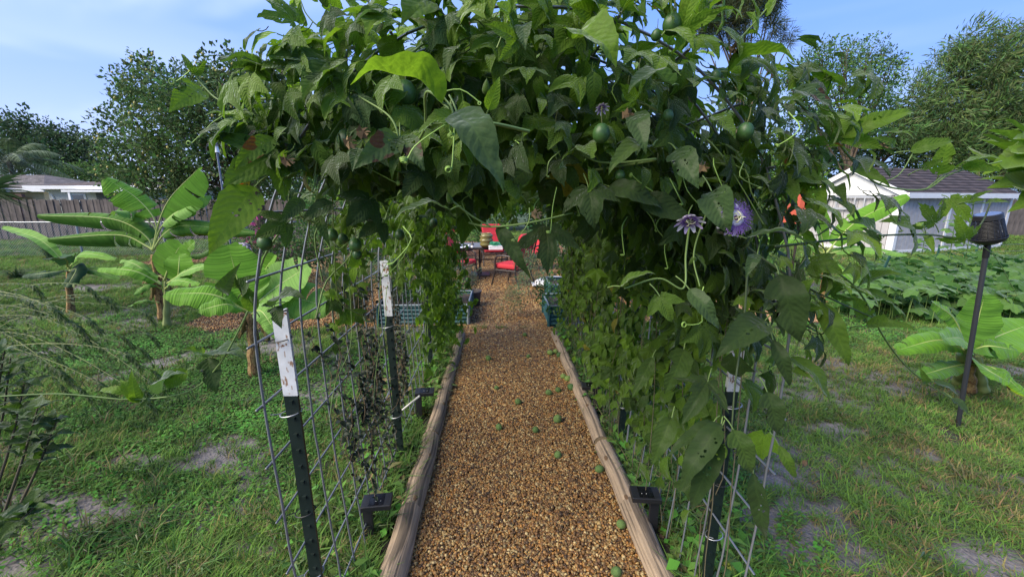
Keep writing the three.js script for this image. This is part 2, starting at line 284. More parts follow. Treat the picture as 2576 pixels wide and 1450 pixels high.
{
  const r = rng(21), grass = [], weeds = [], wild = [];
  const clear = (x, d) => (x > -.66 && x < .90 && d < 5.4) || patio(x, d) || mulchZone(x, d);
  const put = (x, d, size) => {
    if (clear(x, d)) return;
    const q = bare(x, d); if (r() < Math.max(q * .88, sstep(.40, .66, fbm(x * 2.6 + 9, d * 2.6, 97, 3)) * (d < 6 ? .62 : .25))) return;
    const kind = fbm(x * .8 + 13, d * .8 + 2, 91, 3) + (x < -.6 ? .06 : -.05), y = hgt(x, d) - .004;
    const tone = .55 + .9 * fbm(x * 1.7, d * 1.7, 17, 3), dry = sstep(.48, .72, fbm(x * 1.3 + 40, d * 1.3, 18, 3)) * (x > 0 ? .55 : .35) * (d < 4.5 ? 1 : .3);
    if (d < 7 && kind > .52 + (r() - .5) * .22) {
      const s = size * (.55 + r() * .5), k = tone * (.8 + r() * .5);
      weeds.push([M4(V(x, y, -d), QE((r() - .5) * .4, r() * 6.3, (r() - .5) * .4), V(s, s * .9, s)), [.078 * k, .178 * k, .030 * k]]);
    } else {
      const s = size * (.6 + r() * .7), k = tone * (.8 + r() * .5), w = r() < .10 + dry * .5 ? 1 : 0;
      grass.push([M4(V(x, y, -d), QE((r() - .5) * .5, r() * 6.3, (r() - .5) * .5), V(s, s * (.55 + r() * .6) * (d > 9 ? .7 : x > 0 ? .75 : 1), s)), w ? [.25 * k, .20 * k, .08 * k] : [.112 * k, .208 * k, .034 * k]]);
    }
  };
  for (let n = 0; n < 62000; n++) { const d = .9 + Math.pow(r(), .8) * 4.1, x = (r() - .5) * 2 * (1.5 * d + .4); put(x, d, .080); }
  for (let n = 0; n < 62000; n++) { const d = 4.8 + r() * 6.2, x = (r() - .5) * 2 * 1.45 * d; put(x, d, .085); }
  for (let n = 0; n < 60000; n++) { const d = 10.5 + r() * 13, x = (r() - .5) * 2 * 1.4 * d; put(x, d, .15); }
  for (let n = 0; n < 2200; n++) { const d = 1 + r() * 4, x = (r() - .5) * 2 * (1.5 * d + .4); if (x > 0 && r() < .7) continue; if (clear(x, d) || bare(x, d) > .6) continue; const k = .5 + r() * .8, s = .10 + r() * .10; if (fbm(x * 1.9, d * 1.9, 57, 3) < .48) continue; wild.push([M4(V(x, -.01, -d), QE((r() - .5) * .5, r() * 6.3, (r() - .5) * .5), V(s, s * .8, s)), r() < .2 ? [.19 * k, .16 * k, .07 * k] : [.08 * k, .165 * k, .03 * k]]); }
  // ranker growth along both timbers, on both sides of the trellis feet
  for (let n = 0; n < 5200; n++) { const d = 1.1 + r() * 4.2, l = r() < .5, x = l ? -.60 - r() * r() * .5 : .84 + r() * r() * .5; const s = .08 + r() * r() * .16, k = .55 + r() * .7; if (LIGHTS.some(([lx, ld]) => Math.hypot(x - lx, (d - ld) * .8 + .06) < .13)) continue; (r() < .45 ? weeds : wild).push([M4(V(x, -.01, -d), QE((r() - .5) * .5, r() * 6.3, (r() - .5) * .5), r() < .5 ? s * .7 : s), r() < .12 ? [.16 * k, .14 * k, .06 * k] : [.10 * k, .19 * k, .034 * k]]); }
  tag(scatter('grass', tuftGeo(1, 15, .75, .030), bladeMat, grass), 'short patchy lawn grass growing around bare grey sand', 'grass', null, 'stuff');
  tag(scatter('ground_cover', weedGeo(2, 15, .40, .125, .6), bladeMat, weeds), 'low broad leaved weeds matted over the lawn', 'weeds', null, 'stuff');
  tag(scatter('weeds', tuftGeo(3, 13, .9, .022), bladeMat, wild), 'long wispy grass blades growing along the timber edging and trellis feet', 'weeds', null, 'stuff');
}

// ------------------------------------------------------------------ round timbers edging the path
{
  const bark = tex(256, 512, (u, v) => { const g = fbm(u * 40, v * 3, 4, 3), c = fbm(u * 14, v * 9, 6, 4), crack = sstep(.62, .70, vn(u * 26, v * 2.2, 31)) * .28; const k = .80 + g * .35 - crack + (c - .5) * .35; return [.58 * k, .505 * k, .42 * k]; }, true, 3, .8);
  const bb = tex(256, 512, (u, v) => grey(fbm(u * 40, v * 3, 4, 3) * .7 + .3 * (1 - sstep(.62, .70, vn(u * 26, v * 2.2, 31)))), false, 3, .8);
  const m = mat({ map: bark, bumpMap: bb, bumpScale: .006, roughness: .88 }), cut = mat({ color: rgb(.30, .22, .13), roughness: .9 });
  const runs = [[-.515, .75, -.510, 2.72, .066, 'thick weathered round timber beside the front path light, edging the trellis with the bare wire'], [-.512, 2.74, -.505, 5.12, .058, 'narrower round timber running on to the metal bed along the bare wire side'],
    [.752, .75, .748, 2.58, .064, 'round timber on the leafy side of the path, under the front path light'], [.742, 2.62, .742, 5.1, .058, 'pale round timber along the leafy side, ending at the planter box']];
  runs.forEach(([x0, d0, x1, d1, rd, label], k) => {
    const a = V(x0, .022, -d0), e = V(x1, .018, -d1), t = thing('landscape_timber', label, 'timber', a, 'round timbers edging the gravel path'), L = LOC(t), r = rng(90 + k), pts = [];
    for (let s = 0; s <= 8; s++) pts.push(a.clone().lerp(e, s / 8).add(V((r() - .5) * .012, (r() - .5) * .006, 0)));
    const b = new MB().tube(pts.map(L), (q) => rd * (1 + .05 * Math.sin(q * 19 + k)), rd, 40, 14, false); b.build('log', m, t);
    for (const [p, s] of [[a, 1], [e, -1]]) { const g = new THREE.CircleGeometry(rd * .985, 14); const o = part('cut_end', g, cut, t, L(p)); o.position.z += s * .001; if (s < 0) o.rotation.y = Math.PI; }
    for (let s = 0; s < 4; s++) { const q = (s + .3 + r() * .5) / 4, an = (r() - .2) * 1.2 * (x0 < 0 ? 1 : -1), c = a.clone().lerp(e, q); const o = part('knot', new THREE.SphereGeometry(.013, 10, 6), mat({ color: rgb(.12, .07, .035), roughness: .9 }), t, L(c.add(V(Math.sin(an) * rd * .97, Math.cos(an) * rd * .97, 0)))); o.scale.set(1, .45, 1.9); o.rotation.z = -an; }
  });
}

{ // litter: scraps of dry leaf and twig
  const b = new MB(); for (let k = 0; k < 5; k++) { const a = k * 1.26; b.tri(V(0, .1, 0), V(Math.cos(a), .25 * (k % 2), Math.sin(a) * .6), V(Math.cos(a + 1.1) * .9, .1 + .3 * (k % 3), Math.sin(a + 1.1) * .6)); } b.bar(V(-1.5, .05, .1), V(.2, .12, 0), .06, .06);
  const r = rng(99), list = []; for (let n = 0; n < 420; n++) { const d = 1.2 + r() * 5, x = n < 130 ? -.5 + r() * 1.2 : (r() - .5) * 2 * (1.4 * d); if (n >= 130 && x > -.62 && x < .86) continue; const k = .5 + r() * .9; list.push([M4(V(x, .012, -d), QE((r() - .5), r() * 6.3, (r() - .5)), .008 + r() * r() * .028), r() < .3 ? [.30 * k, .22 * k, .10 * k] : [.15 * k, .085 * k, .04 * k]]); }
  tag(scatter('leaf_litter', b.done(), mat({ roughness: .95, side: THREE.DoubleSide }), list), 'scraps of dry leaf and twig fallen on the gravel and lawn', 'litter', null, 'stuff');
}

// ------------------------------------------------------------------ the trellis: bent wire panels on steel posts
function archAt(s) {                                            // s in metres along the arch from the bare side's foot (0) over the top; returns [x, y, nx, ny]
  return ARCH.f(s);
}
const ARCH = (() => {
  const pts = []; const yc = 1.25, a = .835, bb = 1.0;
  const foot = .78;
  for (let k = 0; k <= 30; k++) { const y = k / 30 * yc, w = foot + (a - foot) * Math.sin(y / yc * Math.PI / 2); pts.push([CXA - w, y]); }
  for (let k = 1; k < 80; k++) { const p = Math.PI - k / 80 * Math.PI, q = Math.pow(Math.abs(Math.cos(p)), .92) * Math.sign(Math.cos(p)); pts.push([CXA + a * q, yc + bb * Math.sin(p)]); }
  for (let k = 30; k >= 0; k--) { const y = k / 30 * yc, w = foot + (a - foot) * Math.sin(y / yc * Math.PI / 2); pts.push([CXA + w, y]); }
  const L = [0]; for (let k = 1; k < pts.length; k++) L.push(L[k - 1] + Math.hypot(pts[k][0] - pts[k - 1][0], pts[k][1] - pts[k - 1][1]));
  const f = (s) => { s = clamp(s, 0, L[L.length - 1] - 1e-6); let k = 1; while (L[k] < s) k++; const t = (s - L[k - 1]) / (L[k] - L[k - 1]), A = pts[k - 1], B = pts[k]; const dx = B[0] - A[0], dy = B[1] - A[1], n = Math.hypot(dx, dy); return [A[0] + dx * t, A[1] + dy * t, -dy / n, dx / n]; };
  return { f, len: L[L.length - 1] };
})();
const galv = mat({ color: rgb(.22, .235, .26), roughness: .5, metalness: .55 });
{
  const labels = ['front bent wire panel of the trellis, its bare edge toward the grass nearest', 'middle bent wire panel of the trellis, behind the front one', 'rearmost bent wire panel of the trellis, next to the patio'];
  for (let k = 0; k < 3; k++) {
    const za = Z0 - k * 1.31, zb = za - 1.29, t = thing('wire_trellis', labels[k], 'wire panel', V(CXA, 0, za), 'bent wire panels of the trellis'), L = LOC(t), r = rng(300 + k);
    const off = k * .006;
    for (let j = 0; j < 10; j++) {                              // long rods over the arch
      const z = lerp(za, zb, j / 9), pts = [];
      for (let q = 0; q <= 44; q++) { const [x, y, nx, ny] = archAt(q / 44 * ARCH.len); const w = (r() - .5) * .006 + off; pts.push(L(V(x + nx * w, y + ny * w, z + (r() - .5) * .005))); }
      new MB().tube(pts, .0042, .0042, 64, 5, false).build('rod', galv, t);
    }
    for (let j = 0; j <= 24; j++) {                             // cross rods along the path
      const [x, y, nx, ny] = archAt(clamp(.10 + j * .203, 0, ARCH.len - .02)), o = .0084 + off; const e = (r() - .5) * .004;
      new MB().tube([V(x + nx * o, y + ny * o, za + .03), V(x + nx * o + e, y + ny * o, (za + zb) / 2), V(x + nx * o, y + ny * o, zb - .012)].map(L), .0042, .0042, 6, 5).build('cross_rod', galv, t);
    }
  }
}
{
  const paint = tex(128, 256, (u, v) => { const n = fbm(u * 20, v * 14, 5, 4), k = .80 + .12 * n; const rust = Math.max(sstep(.66, .69, fbm(u * 9 + 3, v * 9, 15, 5)), sstep(.68, .72, fbm(u * 40, v * 11, 19, 3)) * .7); return [lerp(.90 * k, .42, rust), lerp(.91 * k, .26, rust), lerp(.92 * k, .15, rust)]; }, true, 3, 3);
  const green = mat({ color: rgb(.012, .022, .019), roughness: .42, metalness: .25 }), white = mat({ map: paint, roughness: .55 }), wire = mat({ color: rgb(.36, .37, .39), metalness: .7, roughness: .4 }), black = mat({ color: rgb(.012, .012, .013), roughness: .5 });
  // base on the ground, top of the post, side of the arch, label
  const posts = [
    [824, 1616, 706, 782, 985, 'green steel post with peeling white top, foremost beside the bare wire and the grass'], [1012, 1162, 966, 655, 795, 'green steel post with white top behind the dark small leaved climber'],
    [1086, 938, 1063, 612, 655, 'green steel post with white top next to the far path light on the bare side'], [1128, 835, 1116, 600, 640, 'slim looking steel post at the rear end of the bare wire side'],
    [1766, 1500, 1864, 800, 985, 'green steel post with torn white top hung with large vine leaves'], [1553, 1122, 1606, 690, 700, 'dark steel post inside the leaf curtain, behind the front path light'],
    [1470, 946, 1500, 640, 655, 'dark steel post in the leaf curtain beside the far path light'], [1428, 828, 1440, 610, 640, 'dark steel post at the rear end of the leaf curtain']];
  posts.forEach(([bx, by, tx, ty, wy, label], k) => {
    const base = gnd(bx, by), d0 = -base.z, top = at(tx, ty, d0 + (k === 0 ? -.02 : .02)), t = thing('fence_post', label, 'fence post', base, 'steel posts that hold the trellis'), L = LOC(t);
    const wp = at(lerp(bx, tx, (wy - by) / (ty - by)), wy, d0), f = clamp((wp.y - base.y) / (top.y - base.y), .3, .97), mid = base.clone().lerp(top, f);
    const left = bx < 1287;
    const Tee = (name, a, b, m, w) => {                         // a T: flange toward the wire, web behind it
      const B = new MB(), dir = b.clone().sub(a).normalize(), s = V(0, 0, 1).cross(dir).normalize(), n = dir.clone().cross(s).normalize();
      const sl = (A, o0, o1, p0, p1) => [[o0, p0], [o1, p0], [o1, p1], [o0, p1]].map(([o, p]) => A.clone().addScaledVector(s, o).addScaledVector(n, p));
      for (const [o0, o1, p0, p1] of [[-.023 - w, .023 + w, .008, .0135 + w], [-.0035 - w, .0035 + w, -.034 - w, .008]]) { const q = [...sl(a, o0, o1, p0, p1), ...sl(b, o0, o1, p0, p1)]; B.hex(q); }
      return B.build(name, m, t);
    };
    const dn = V(0, 0, 0), tl = L(top), ml = L(mid); dn.y = -.25;
    Tee('shaft', dn.clone().addScaledVector(tl.clone().normalize(), 0), tl.clone().multiplyScalar(.999), green, 0);
    Tee('painted_top', ml, tl, white, .0012);
    const B = new MB(); for (let q = .05; q < f; q += .045) { const p = tl.clone().multiplyScalar(q); B.box(.012, .010, .012, p.clone().add(V(0, 0, .017))); } B.build('studs', green, t).userData.kind = 'stuff';
    for (const [q, m] of [[.93, black], [f - .05, wire], [.45, black], [.25, wire]]) {
      const p = tl.clone().multiplyScalar(q), ring = []; for (let z = 0; z <= 12; z++) { const a = z / 12 * 6.283; ring.push(p.clone().add(V(Math.cos(a) * .036 + (left ? -.014 : .014), Math.cos(a) * .006, Math.sin(a) * .030))); }
      new MB().tube(ring, .0021, .0021, 20, 5, false).tube([ring[6].clone(), ring[6].clone().add(V(left ? -.02 : .02, .012, .025))], .0018).build('wire_tie', m, t);
    }
  });
}
// ------------------------------------------------------------------ black solar path lights
{
  const plastic = mat({ color: rgb(.013, .013, .015), roughness: .45 }), cell = mat({ map: tex(64, 64, (u, v) => { const l = (u % .25 < .012) || (Math.abs(v - .5) < .01); return l ? [.14, .14, .16] : [.07, .07, .085]; }), roughness: .22, metalness: .2 });
  const lens = mat({ color: rgb(.5, .5, .47), roughness: .3 });
  const spots = [[930, 1352, 1, .205, .062, 'black solar path light at the bare wire, nearer one, half hidden by grass blades'], [1055, 1052, 1, .225, .055, 'black solar path light at the bare wire, farther one beside the white stick'],
    [1640, 1335, -1, .215, .06, 'black solar path light under the hanging leaves, nearer one'], [1498, 1035, -1, .225, .055, 'black solar path light under the leaf curtain, farther one by the fallen fruits']];
  spots.forEach(([px, py, s, h, w, label], k) => {
    const b = gnd(px, py), t = thing('path_light', label, 'path light', b, 'solar path lights along the timbers', [0.10, .06, -.12, -.08][k]);
    new MB().tube([V(0, -.12, 0), V(0, 0, 0)], .004, .012, 1, 6).build('stake', plastic, t);
    const st = part('stem', new RoundedBoxGeometry(.048, h, .024, 2, .003), plastic, t, V(0, h / 2, 0)); st.rotation.z = 0;
    const hd = part('head', new RoundedBoxGeometry(.150, .030, .095, 2, .004), plastic, t, V(s * .051, h + .008, 0)); hd.rotation.x = .04;
    part('solar_panel', new THREE.BoxGeometry(.075, .003, .075), cell, hd, V(0, .0155, 0));
    part('lens', new THREE.BoxGeometry(.07, .004, .05), lens, hd, V(s * .015, -.0155, 0));
    for (const q of [-.012, .012]) part('status_light', new THREE.SphereGeometry(.0022, 6, 4), lens, hd, V(s * .01 + q, .0172, .012));
  });
}
// ------------------------------------------------------------------ fallen passion fruits
const fruitMap = tex(128, 64, (u, v) => { const n = fbm(u * 20, v * 12, 6, 4), s = vn(u * 90, v * 60, 8); const k = .72 + .3 * n + (s > .86 ? .16 : 0); return [k * .86, k, k * .72]; });
const fruitGeo = (() => { const g = new THREE.SphereGeometry(1, 18, 12), P = g.attributes.position; for (let k = 0; k < P.count; k++) { const y = P.getY(k); P.setXYZ(k, P.getX(k) * (1 - .06 * y), y * 1.14, P.getZ(k) * (1 - .06 * y)); } g.computeVertexNormals(); return g; })();
const fruitMat = (c, rough = .6) => mat({ map: fruitMap, color: c, roughness: rough });
const FM = [fruitMat(rgb(.175, .21, .105), .85), fruitMat(rgb(.13, .165, .08), .85), fruitMat(rgb(.27, .28, .13), .8), fruitMat(rgb(.09, .14, .065), .8)], stalkMat = mat({ color: rgb(.11, .13, .04), roughness: .8 }), dryMat = mat({ color: rgb(.12, .075, .035), roughness: .95, side: THREE.DoubleSide });
{
  const where = [
    [1228, 906, 9, 0, 'green fuzzy fruit alone on the gravel beside the far end of the bare side timber'], [1249, 979, 7, 1, 'small green fruit on the gravel, in line with the far bare side path light'],
    [1255, 1080, 10, 0, 'green fruit on the gravel nearest the bare side timber in the middle of the path'], [1303, 1016, 10, 1, 'green fruit at the very centre of the path, under the arch'],
    [1347, 1087, 10, 1, 'green fruit just before the biggest one on the gravel'], [1402, 1061, 13, 0, 'biggest green fruit in the middle of the gravel'],
    [1403, 1150, 11, 0, 'green fruit lying alone on the gravel between the biggest one and the timber knot'], [1507, 1187, 12, 1, 'green fruit touching the leafy side timber where it meets the gravel'],
    [1562, 1326, 12, 0, 'pale green fruit on the gravel below the front path light of the leafy side'], [1549, 1446, 13, 1, 'green fruit at the bottom edge of the photograph, against the timber'],
    [1320, 846, 7, 1, 'small green fruit farthest back on the gravel, before the planter box'], [1329, 900, 7, 1, 'small dark green fruit on the gravel, before the pair by the far timber'],
    [1383, 892, 9, 2, 'yellowish green fruit of the far trio, the one away from the timber'], [1397, 889, 8, 2, 'palest fruit of the far trio beside the timber'], [1406, 898, 9, 3, 'darkest fruit of the far trio, against the timber'],
    [1417, 952, 9, 2, 'yellow green fruit touching the timber, upper one of a close pair'], [1428, 958, 10, 2, 'yellow green fruit with pale top, lower one of a close pair at the timber'],
    [1380, 993, 10, 1, 'outermost fruit of the cluster on the gravel before the far path light'], [1404, 986, 9, 1, 'small green fruit in the cluster, between the pair and its outermost fruit'], [1436, 980, 11, 3, 'dark green fruit leaning on the timber beside the far path light'],
    [1478, 1020, 10, 2, 'yellow green fruit half hidden in grass at the foot of the far path light'], [1549, 1118, 9, 1, 'green fruit in the weeds at the foot of the dark steel post'], [1831, 1440, 16, 2, 'yellow ripe fruit fallen in the grass at the foot of the front leafy post']];
  const r = rng(404), proto = new THREE.Group(); part('flesh', fruitGeo, FM[0], proto); part('stalk_end', new MB().tube([V(0, 1.08, 0), V(.06, 1.24, 0)], .13, .09, 1, 6).done(), stalkMat, proto);
  const yel = fruitMat(rgb(.62, .52, .13), .6);
  where.forEach(([px, py, rad, m, label], k) => {
    const p = gnd(px, py), dist = at(px, py, -p.z).distanceTo(camera.position), R = rad / F * dist * .76;
    const o = proto.clone(); o.name = numbered('passion_fruit'); o.position.set(p.x, R * .86, p.z); o.scale.setScalar(R); o.rotation.set(r() * 2.2, r() * 6, 1 + r()); o.children[0].material = k === 22 ? yel : FM[m]; scene.add(o);
    tag(o, label, 'fruit', 'fruits fallen from the vine');
  });
}
// ------------------------------------------------------------------ torch on a pole, white stick
{
  const base = gnd(2415, 1070), d = -base.z, top = at(2485, 612, d - .02), cap = at(2485, 545, d - .02), t = thing('solar_torch', 'tall black solar torch lamp with slatted basket head standing on the lawn', 'torch', base), L = LOC(t);
  const black = mat({ color: rgb(.014, .014, .016), roughness: .42 }), pole = mat({ color: rgb(.035, .038, .046), roughness: .4, metalness: .2 });
  const pt = L(top), pc = L(cap); new MB().tube([V(0, -.2, 0), pt], .0155, .0155, 1, 12).build('pole', pole, t);
  const joint = pt.clone().multiplyScalar(.93); new MB().tube([joint, joint.clone().lerp(pt, .98)], .019, .019, 1, 12).build('collar', black, t);
  const hh = pc.clone().sub(pt).length(), up = pc.clone().sub(pt).normalize(), q = new THREE.Quaternion().setFromUnitVectors(UP, up), head = new THREE.Group(); head.name = 'basket'; head.position.copy(pt); head.quaternion.copy(q); t.add(head);
  const R = .098;
  const bowl = new THREE.LatheGeometry([[.014, -.01], [.05, 0], [.085, .02], [R, .045], [R * .985, .052], [.08, .03], [.0, .012]].map(([a, b]) => new THREE.Vector2(a, b)), 28); part('bowl', bowl, black, head);
  const rAt = (y) => lerp(R * .96, .073, y / hh);
  for (let k = 0; k < 13; k++) { const y = .058 + k * (hh - .075) / 13; part('ring', new THREE.TorusGeometry(rAt(y), .0036, 5, 30), black, head, V(0, y, 0)).rotation.x = Math.PI / 2; }
  for (let k = 0; k < 18; k++) { const a = k / 18 * 6.283, c = Math.cos(a), s = Math.sin(a); new MB().bar(V(c * R * .93, .045, s * R * .93), V(c * .070, hh - .01, s * .070), .004, .007).build('rib', black, head); }
  part('lamp_core', new THREE.CylinderGeometry(.042, .05, hh * .8, 16), mat({ color: rgb(.025, .025, .025), roughness: .8 }), head, V(0, hh * .5, 0));
  part('cap_ring', new THREE.CylinderGeometry(.074, .077, .034, 28), black, head, V(0, hh + .002, 0)); part('solar_panel', new THREE.CylinderGeometry(.064, .064, .003, 28), mat({ color: rgb(.13, .15, .20), roughness: .18, metalness: .3 }), head, V(0, hh + .0205, 0));
}
{
  const a = at(1012, 1030, 2.62), b = at(1055, 995, 2.55); const t = thing('plastic_stick', 'short white plastic stick lying slanted in the wire beside the far path light', 'stick', a);
  part('tube', new MB().tube([V(0, 0, 0), LOC(t)(b)], .007, .007, 1, 8).done(), mat({ color: rgb(.7, .68, .62), roughness: .5 }), t);
}

// ------------------------------------------------------------------ passion vine
function table(x) { const T = [[0, 1], [.07, .88], [.15, .79], [.25, .70], [.38, .58], [.52, .46], [.75, .335], [1.1, .235], [1.5, .19], [3.5, .16]]; for (let k = 1; k < T.length; k++) if (x < T[k][0]) { const t = (x - T[k - 1][0]) / (T[k][0] - T[k - 1][0]); return lerp(T[k - 1][1], T[k][1], t); } return .16; }
function lobedLeaf(o) {                                         // three lobes (or bitten ones), a fan of rings around the leaf stalk
  const { lobes, spokes, rings, droop, fold = .12, curl = .35, serr = .02, seed = 1, petiole = 0 } = o, r = rng(seed), T = 2.45, th = new Set();
  for (let k = 0; k <= spokes; k++) th.add(-T + 2 * T * k / spokes); for (const l of lobes) { th.add(l.a); th.add(l.a + .06); th.add(l.a - .06); }
  const A = [...th].sort((a, b) => a - b), rad = A.map((a, i) => { let m = 0; for (const l of lobes) m = Math.max(m, l.l * table(Math.abs(a - l.a) / l.w)); return m * (1 + (i % 2 ? serr : -serr) + (r() - .5) * serr) * (o.bites && Math.sin(a * 7 + seed) > .82 ? .72 : 1); });
  const mb = new MB(), ax = lobes.map((l) => [Math.sin(l.a), Math.cos(l.a)]), ph = r() * 6;
  const bend = (x, y) => {
    let fd = 9; lobes.forEach((l, k) => { const along = x * ax[k][0] + y * ax[k][1]; if (along > 0) fd = Math.min(fd, Math.abs(x * ax[k][1] - y * ax[k][0])); }); if (fd > 8) fd = Math.hypot(x, y);
    let z = fold * fd * 2 - curl * x * x + .022 * Math.sin(x * 13 + ph) * Math.sin(y * 11 + ph * 2) + .018 * Math.sin(Math.hypot(x, y) * 16 + 5 * Math.atan2(x, y));
    const k = droop, yy = Math.max(y, -.3), a = k * yy; return [x, Math.sin(a) / k + z * Math.sin(a), -(1 - Math.cos(a)) / k + z * Math.cos(a)];
  };
  const put = (x, y) => mb.v(...bend(x, y), x * .75 + .5, y * .75 + .2);
  const c = put(0, 0), rows = [];
  for (let q = 1; q <= rings; q++) rows.push(A.map((a, i) => { const R = rad[i] * Math.pow(q / rings, .9); return put(Math.sin(a) * R, Math.cos(a) * R); }));
  for (let i = 0; i < A.length - 1; i++) { mb.i.push(c, rows[0][i + 1], rows[0][i]); for (let q = 0; q < rings - 1; q++) mb.i.push(rows[q][i], rows[q][i + 1], rows[q + 1][i + 1], rows[q][i], rows[q + 1][i + 1], rows[q + 1][i]); }
  if (petiole) mb.tube([V(0, .01, -.004), V(.01, -petiole * .5, -.02 - petiole * .1), V(0, -petiole, .02)], .016, .014, 3, 4, false);
  const g = mb.done(true); g.userData.tip = bend(0, Math.max(...lobes.map((l) => Math.abs(l.a) < .3 ? l.l : 0)) || 1); return g;
}
function bladeLeaf(o) {                                         // one lobe, a strip along the midrib
  const { w, along = 9, across = 4, droop, fold = .25, serr = .02, seed = 1, petiole = 0, twist = 0, shape = (t) => Math.pow(Math.sin(Math.PI * Math.pow(t, .68)), .9) * (1.08 - .35 * t * t), bite } = o, mb = new MB(), rows = [], r = rng(seed), ph = r() * 6;
  const bend = (x, y) => { const a = droop * y, tw = twist * y, z0 = fold * Math.abs(x) + .02 * Math.sin(y * 14 + ph + x * 4) + (Math.abs(x) > .06 ? .014 * Math.sin(y * 31 + ph) : 0), xx = x * Math.cos(tw) - z0 * Math.sin(tw), z = x * Math.sin(tw) + z0 * Math.cos(tw); return [xx, Math.sin(a) / droop + z * Math.sin(a), -(1 - Math.cos(a)) / droop + z * Math.cos(a)]; };
  for (let j = 0; j <= along; j++) { const y = j / along, W = Math.max(w * shape(y), j === along ? .002 : .012) * (1 + (j % 2 ? serr : -serr)); rows.push([...Array(across + 1)].map((_, i) => { let x = (i / across * 2 - 1) * W; if (bite && i === (bite > 0 ? across : 0) && Math.abs(y - Math.abs(bite)) < .12) x *= .35; return mb.v(...bend(x, y), x * .75 + .5, y * .75 + .2); })); }
  for (let j = 0; j < along; j++) for (let i = 0; i < across; i++) mb.i.push(rows[j][i], rows[j][i + 1], rows[j + 1][i + 1], rows[j][i], rows[j + 1][i + 1], rows[j + 1][i]);
  if (petiole) mb.tube([V(0, .01, -.004), V(.01, -petiole * .5, -.02 - petiole * .1), V(0, -petiole, .02)], .015, .013, 3, 4, false);
  const g = mb.done(true); g.userData.tip = bend(0, 1); return g;
}
const L3 = (sp, sl, w, ws) => [{ a: 0, l: 1, w }, { a: sp, l: sl, w: ws ?? w * .9 }, { a: -sp, l: sl * .97, w: ws ?? w * .9 }];
// near leaves (fine) and mass leaves (plain), all one unit long
const vary = (n, seed) => [...Array(n)].map((_, k) => { const r = rng(seed + k * 7), a = .78 + r() * .3, w = .75 + r() * .5; return lobedLeaf({ lobes: [{ a: (r() - .5) * .2, l: 1, w }, { a, l: .6 + r() * .36, w: w * (.8 + r() * .3) }, { a: -a - (r() - .5) * .2, l: .6 + r() * .36, w: w * (.8 + r() * .3) }], spokes: 40, rings: 4, droop: .5 + r() * 1.4, curl: .1 + r() * .6, fold: .06 + r() * .16, serr: .02 + r() * .02, seed: seed + k, bites: r() < .3 }); });
const NEAR = {
  three: [lobedLeaf({ lobes: L3(LOBE, .86, 1.0), spokes: 46, rings: 5, droop: 1.1, seed: 1 }), lobedLeaf({ lobes: L3(LOBE * .92, .80, 1.15), spokes: 46, rings: 5, droop: 1.6, seed: 2, curl: .6 }), lobedLeaf({ lobes: L3(LOBE, .9, .85), spokes: 46, rings: 5, droop: .6, seed: 3, curl: .1 })],
  get all() { return this.three; },
  bitten: [lobedLeaf({ lobes: L3(LOBE, .86, 1.0), spokes: 50, rings: 5, droop: .9, seed: 5, bites: true, serr: .05 }), lobedLeaf({ lobes: [{ a: 0, l: 1, w: 1 }, { a: LOBE, l: .55, w: 1.1 }, { a: -LOBE, l: .85, w: .9 }], spokes: 46, rings: 5, droop: 1.3, seed: 6, bites: true, serr: .04 })],
  two: [lobedLeaf({ lobes: [{ a: .38, l: 1, w: 1 }, { a: -.62, l: .85, w: 1 }], spokes: 46, rings: 5, droop: 1.0, seed: 8 })],
  one: [bladeLeaf({ w: .20, along: 14, across: 6, droop: 1.2, seed: 11, serr: .03 }), bladeLeaf({ w: .165, along: 14, across: 6, droop: 1.7, seed: 12, twist: .4, serr: .03 }), bladeLeaf({ w: .24, along: 14, across: 6, droop: .8, seed: 13, serr: .03, bite: .45 })],
  slim: [bladeLeaf({ w: .125, along: 12, across: 4, droop: 1.5, seed: 14, serr: .03 }), bladeLeaf({ w: .17, along: 12, across: 4, droop: 2.0, seed: 15, twist: -.6, bite: -.6 })],
  big: [bladeLeaf({ w: .27, along: 18, across: 8, droop: 1.55, fold: .5, seed: 16, serr: .02, bite: .14 })],
};
NEAR.three.push(...vary(6, 400)); NEAR.bitten.push(...vary(3, 500)); for (let k = 0; k < 4; k++) { NEAR.one.push(bladeLeaf({ w: .15 + k * .03, along: 14, across: 6, droop: .6 + (k * .53) % 1.3, seed: 600 + k, serr: .03, twist: (k - 1.5) * .3, bite: k === 2 ? .5 : 0 })); NEAR.slim.push(bladeLeaf({ w: .11 + k * .015, along: 12, across: 4, droop: .8 + (k * .7) % 1.5, seed: 620 + k, twist: (k - 1.5) * .4 })); }
const MASS = [lobedLeaf({ lobes: L3(LOBE, .86, 1.0), spokes: 16, rings: 2, droop: 1.2, seed: 21, petiole: .45 }), lobedLeaf({ lobes: L3(LOBE * .9, .8, 1.1), spokes: 16, rings: 2, droop: 1.8, seed: 22, curl: .6, petiole: .4 }), bladeLeaf({ w: .21, along: 6, across: 2, droop: 1.4, seed: 23, petiole: .4 }), bladeLeaf({ w: .2, along: 6, across: 2, droop: 1.9, seed: 24, twist: .5, petiole: .4 }), lobedLeaf({ lobes: [{ a: .38, l: 1, w: 1 }, { a: -.62, l: .85, w: 1 }], spokes: 16, rings: 2, droop: 1.0, seed: 25, petiole: .4 })];
const TONES = { dark: [.074, .152, .022], deep: [.048, .105, .022], mid: [.130, .250, .022], fresh: [.195, .350, .026], lime: [.25, .43, .030], wet: [.080, .160, .055], yellow: [.34, .30, .03], brown: [.15, .075, .03] };
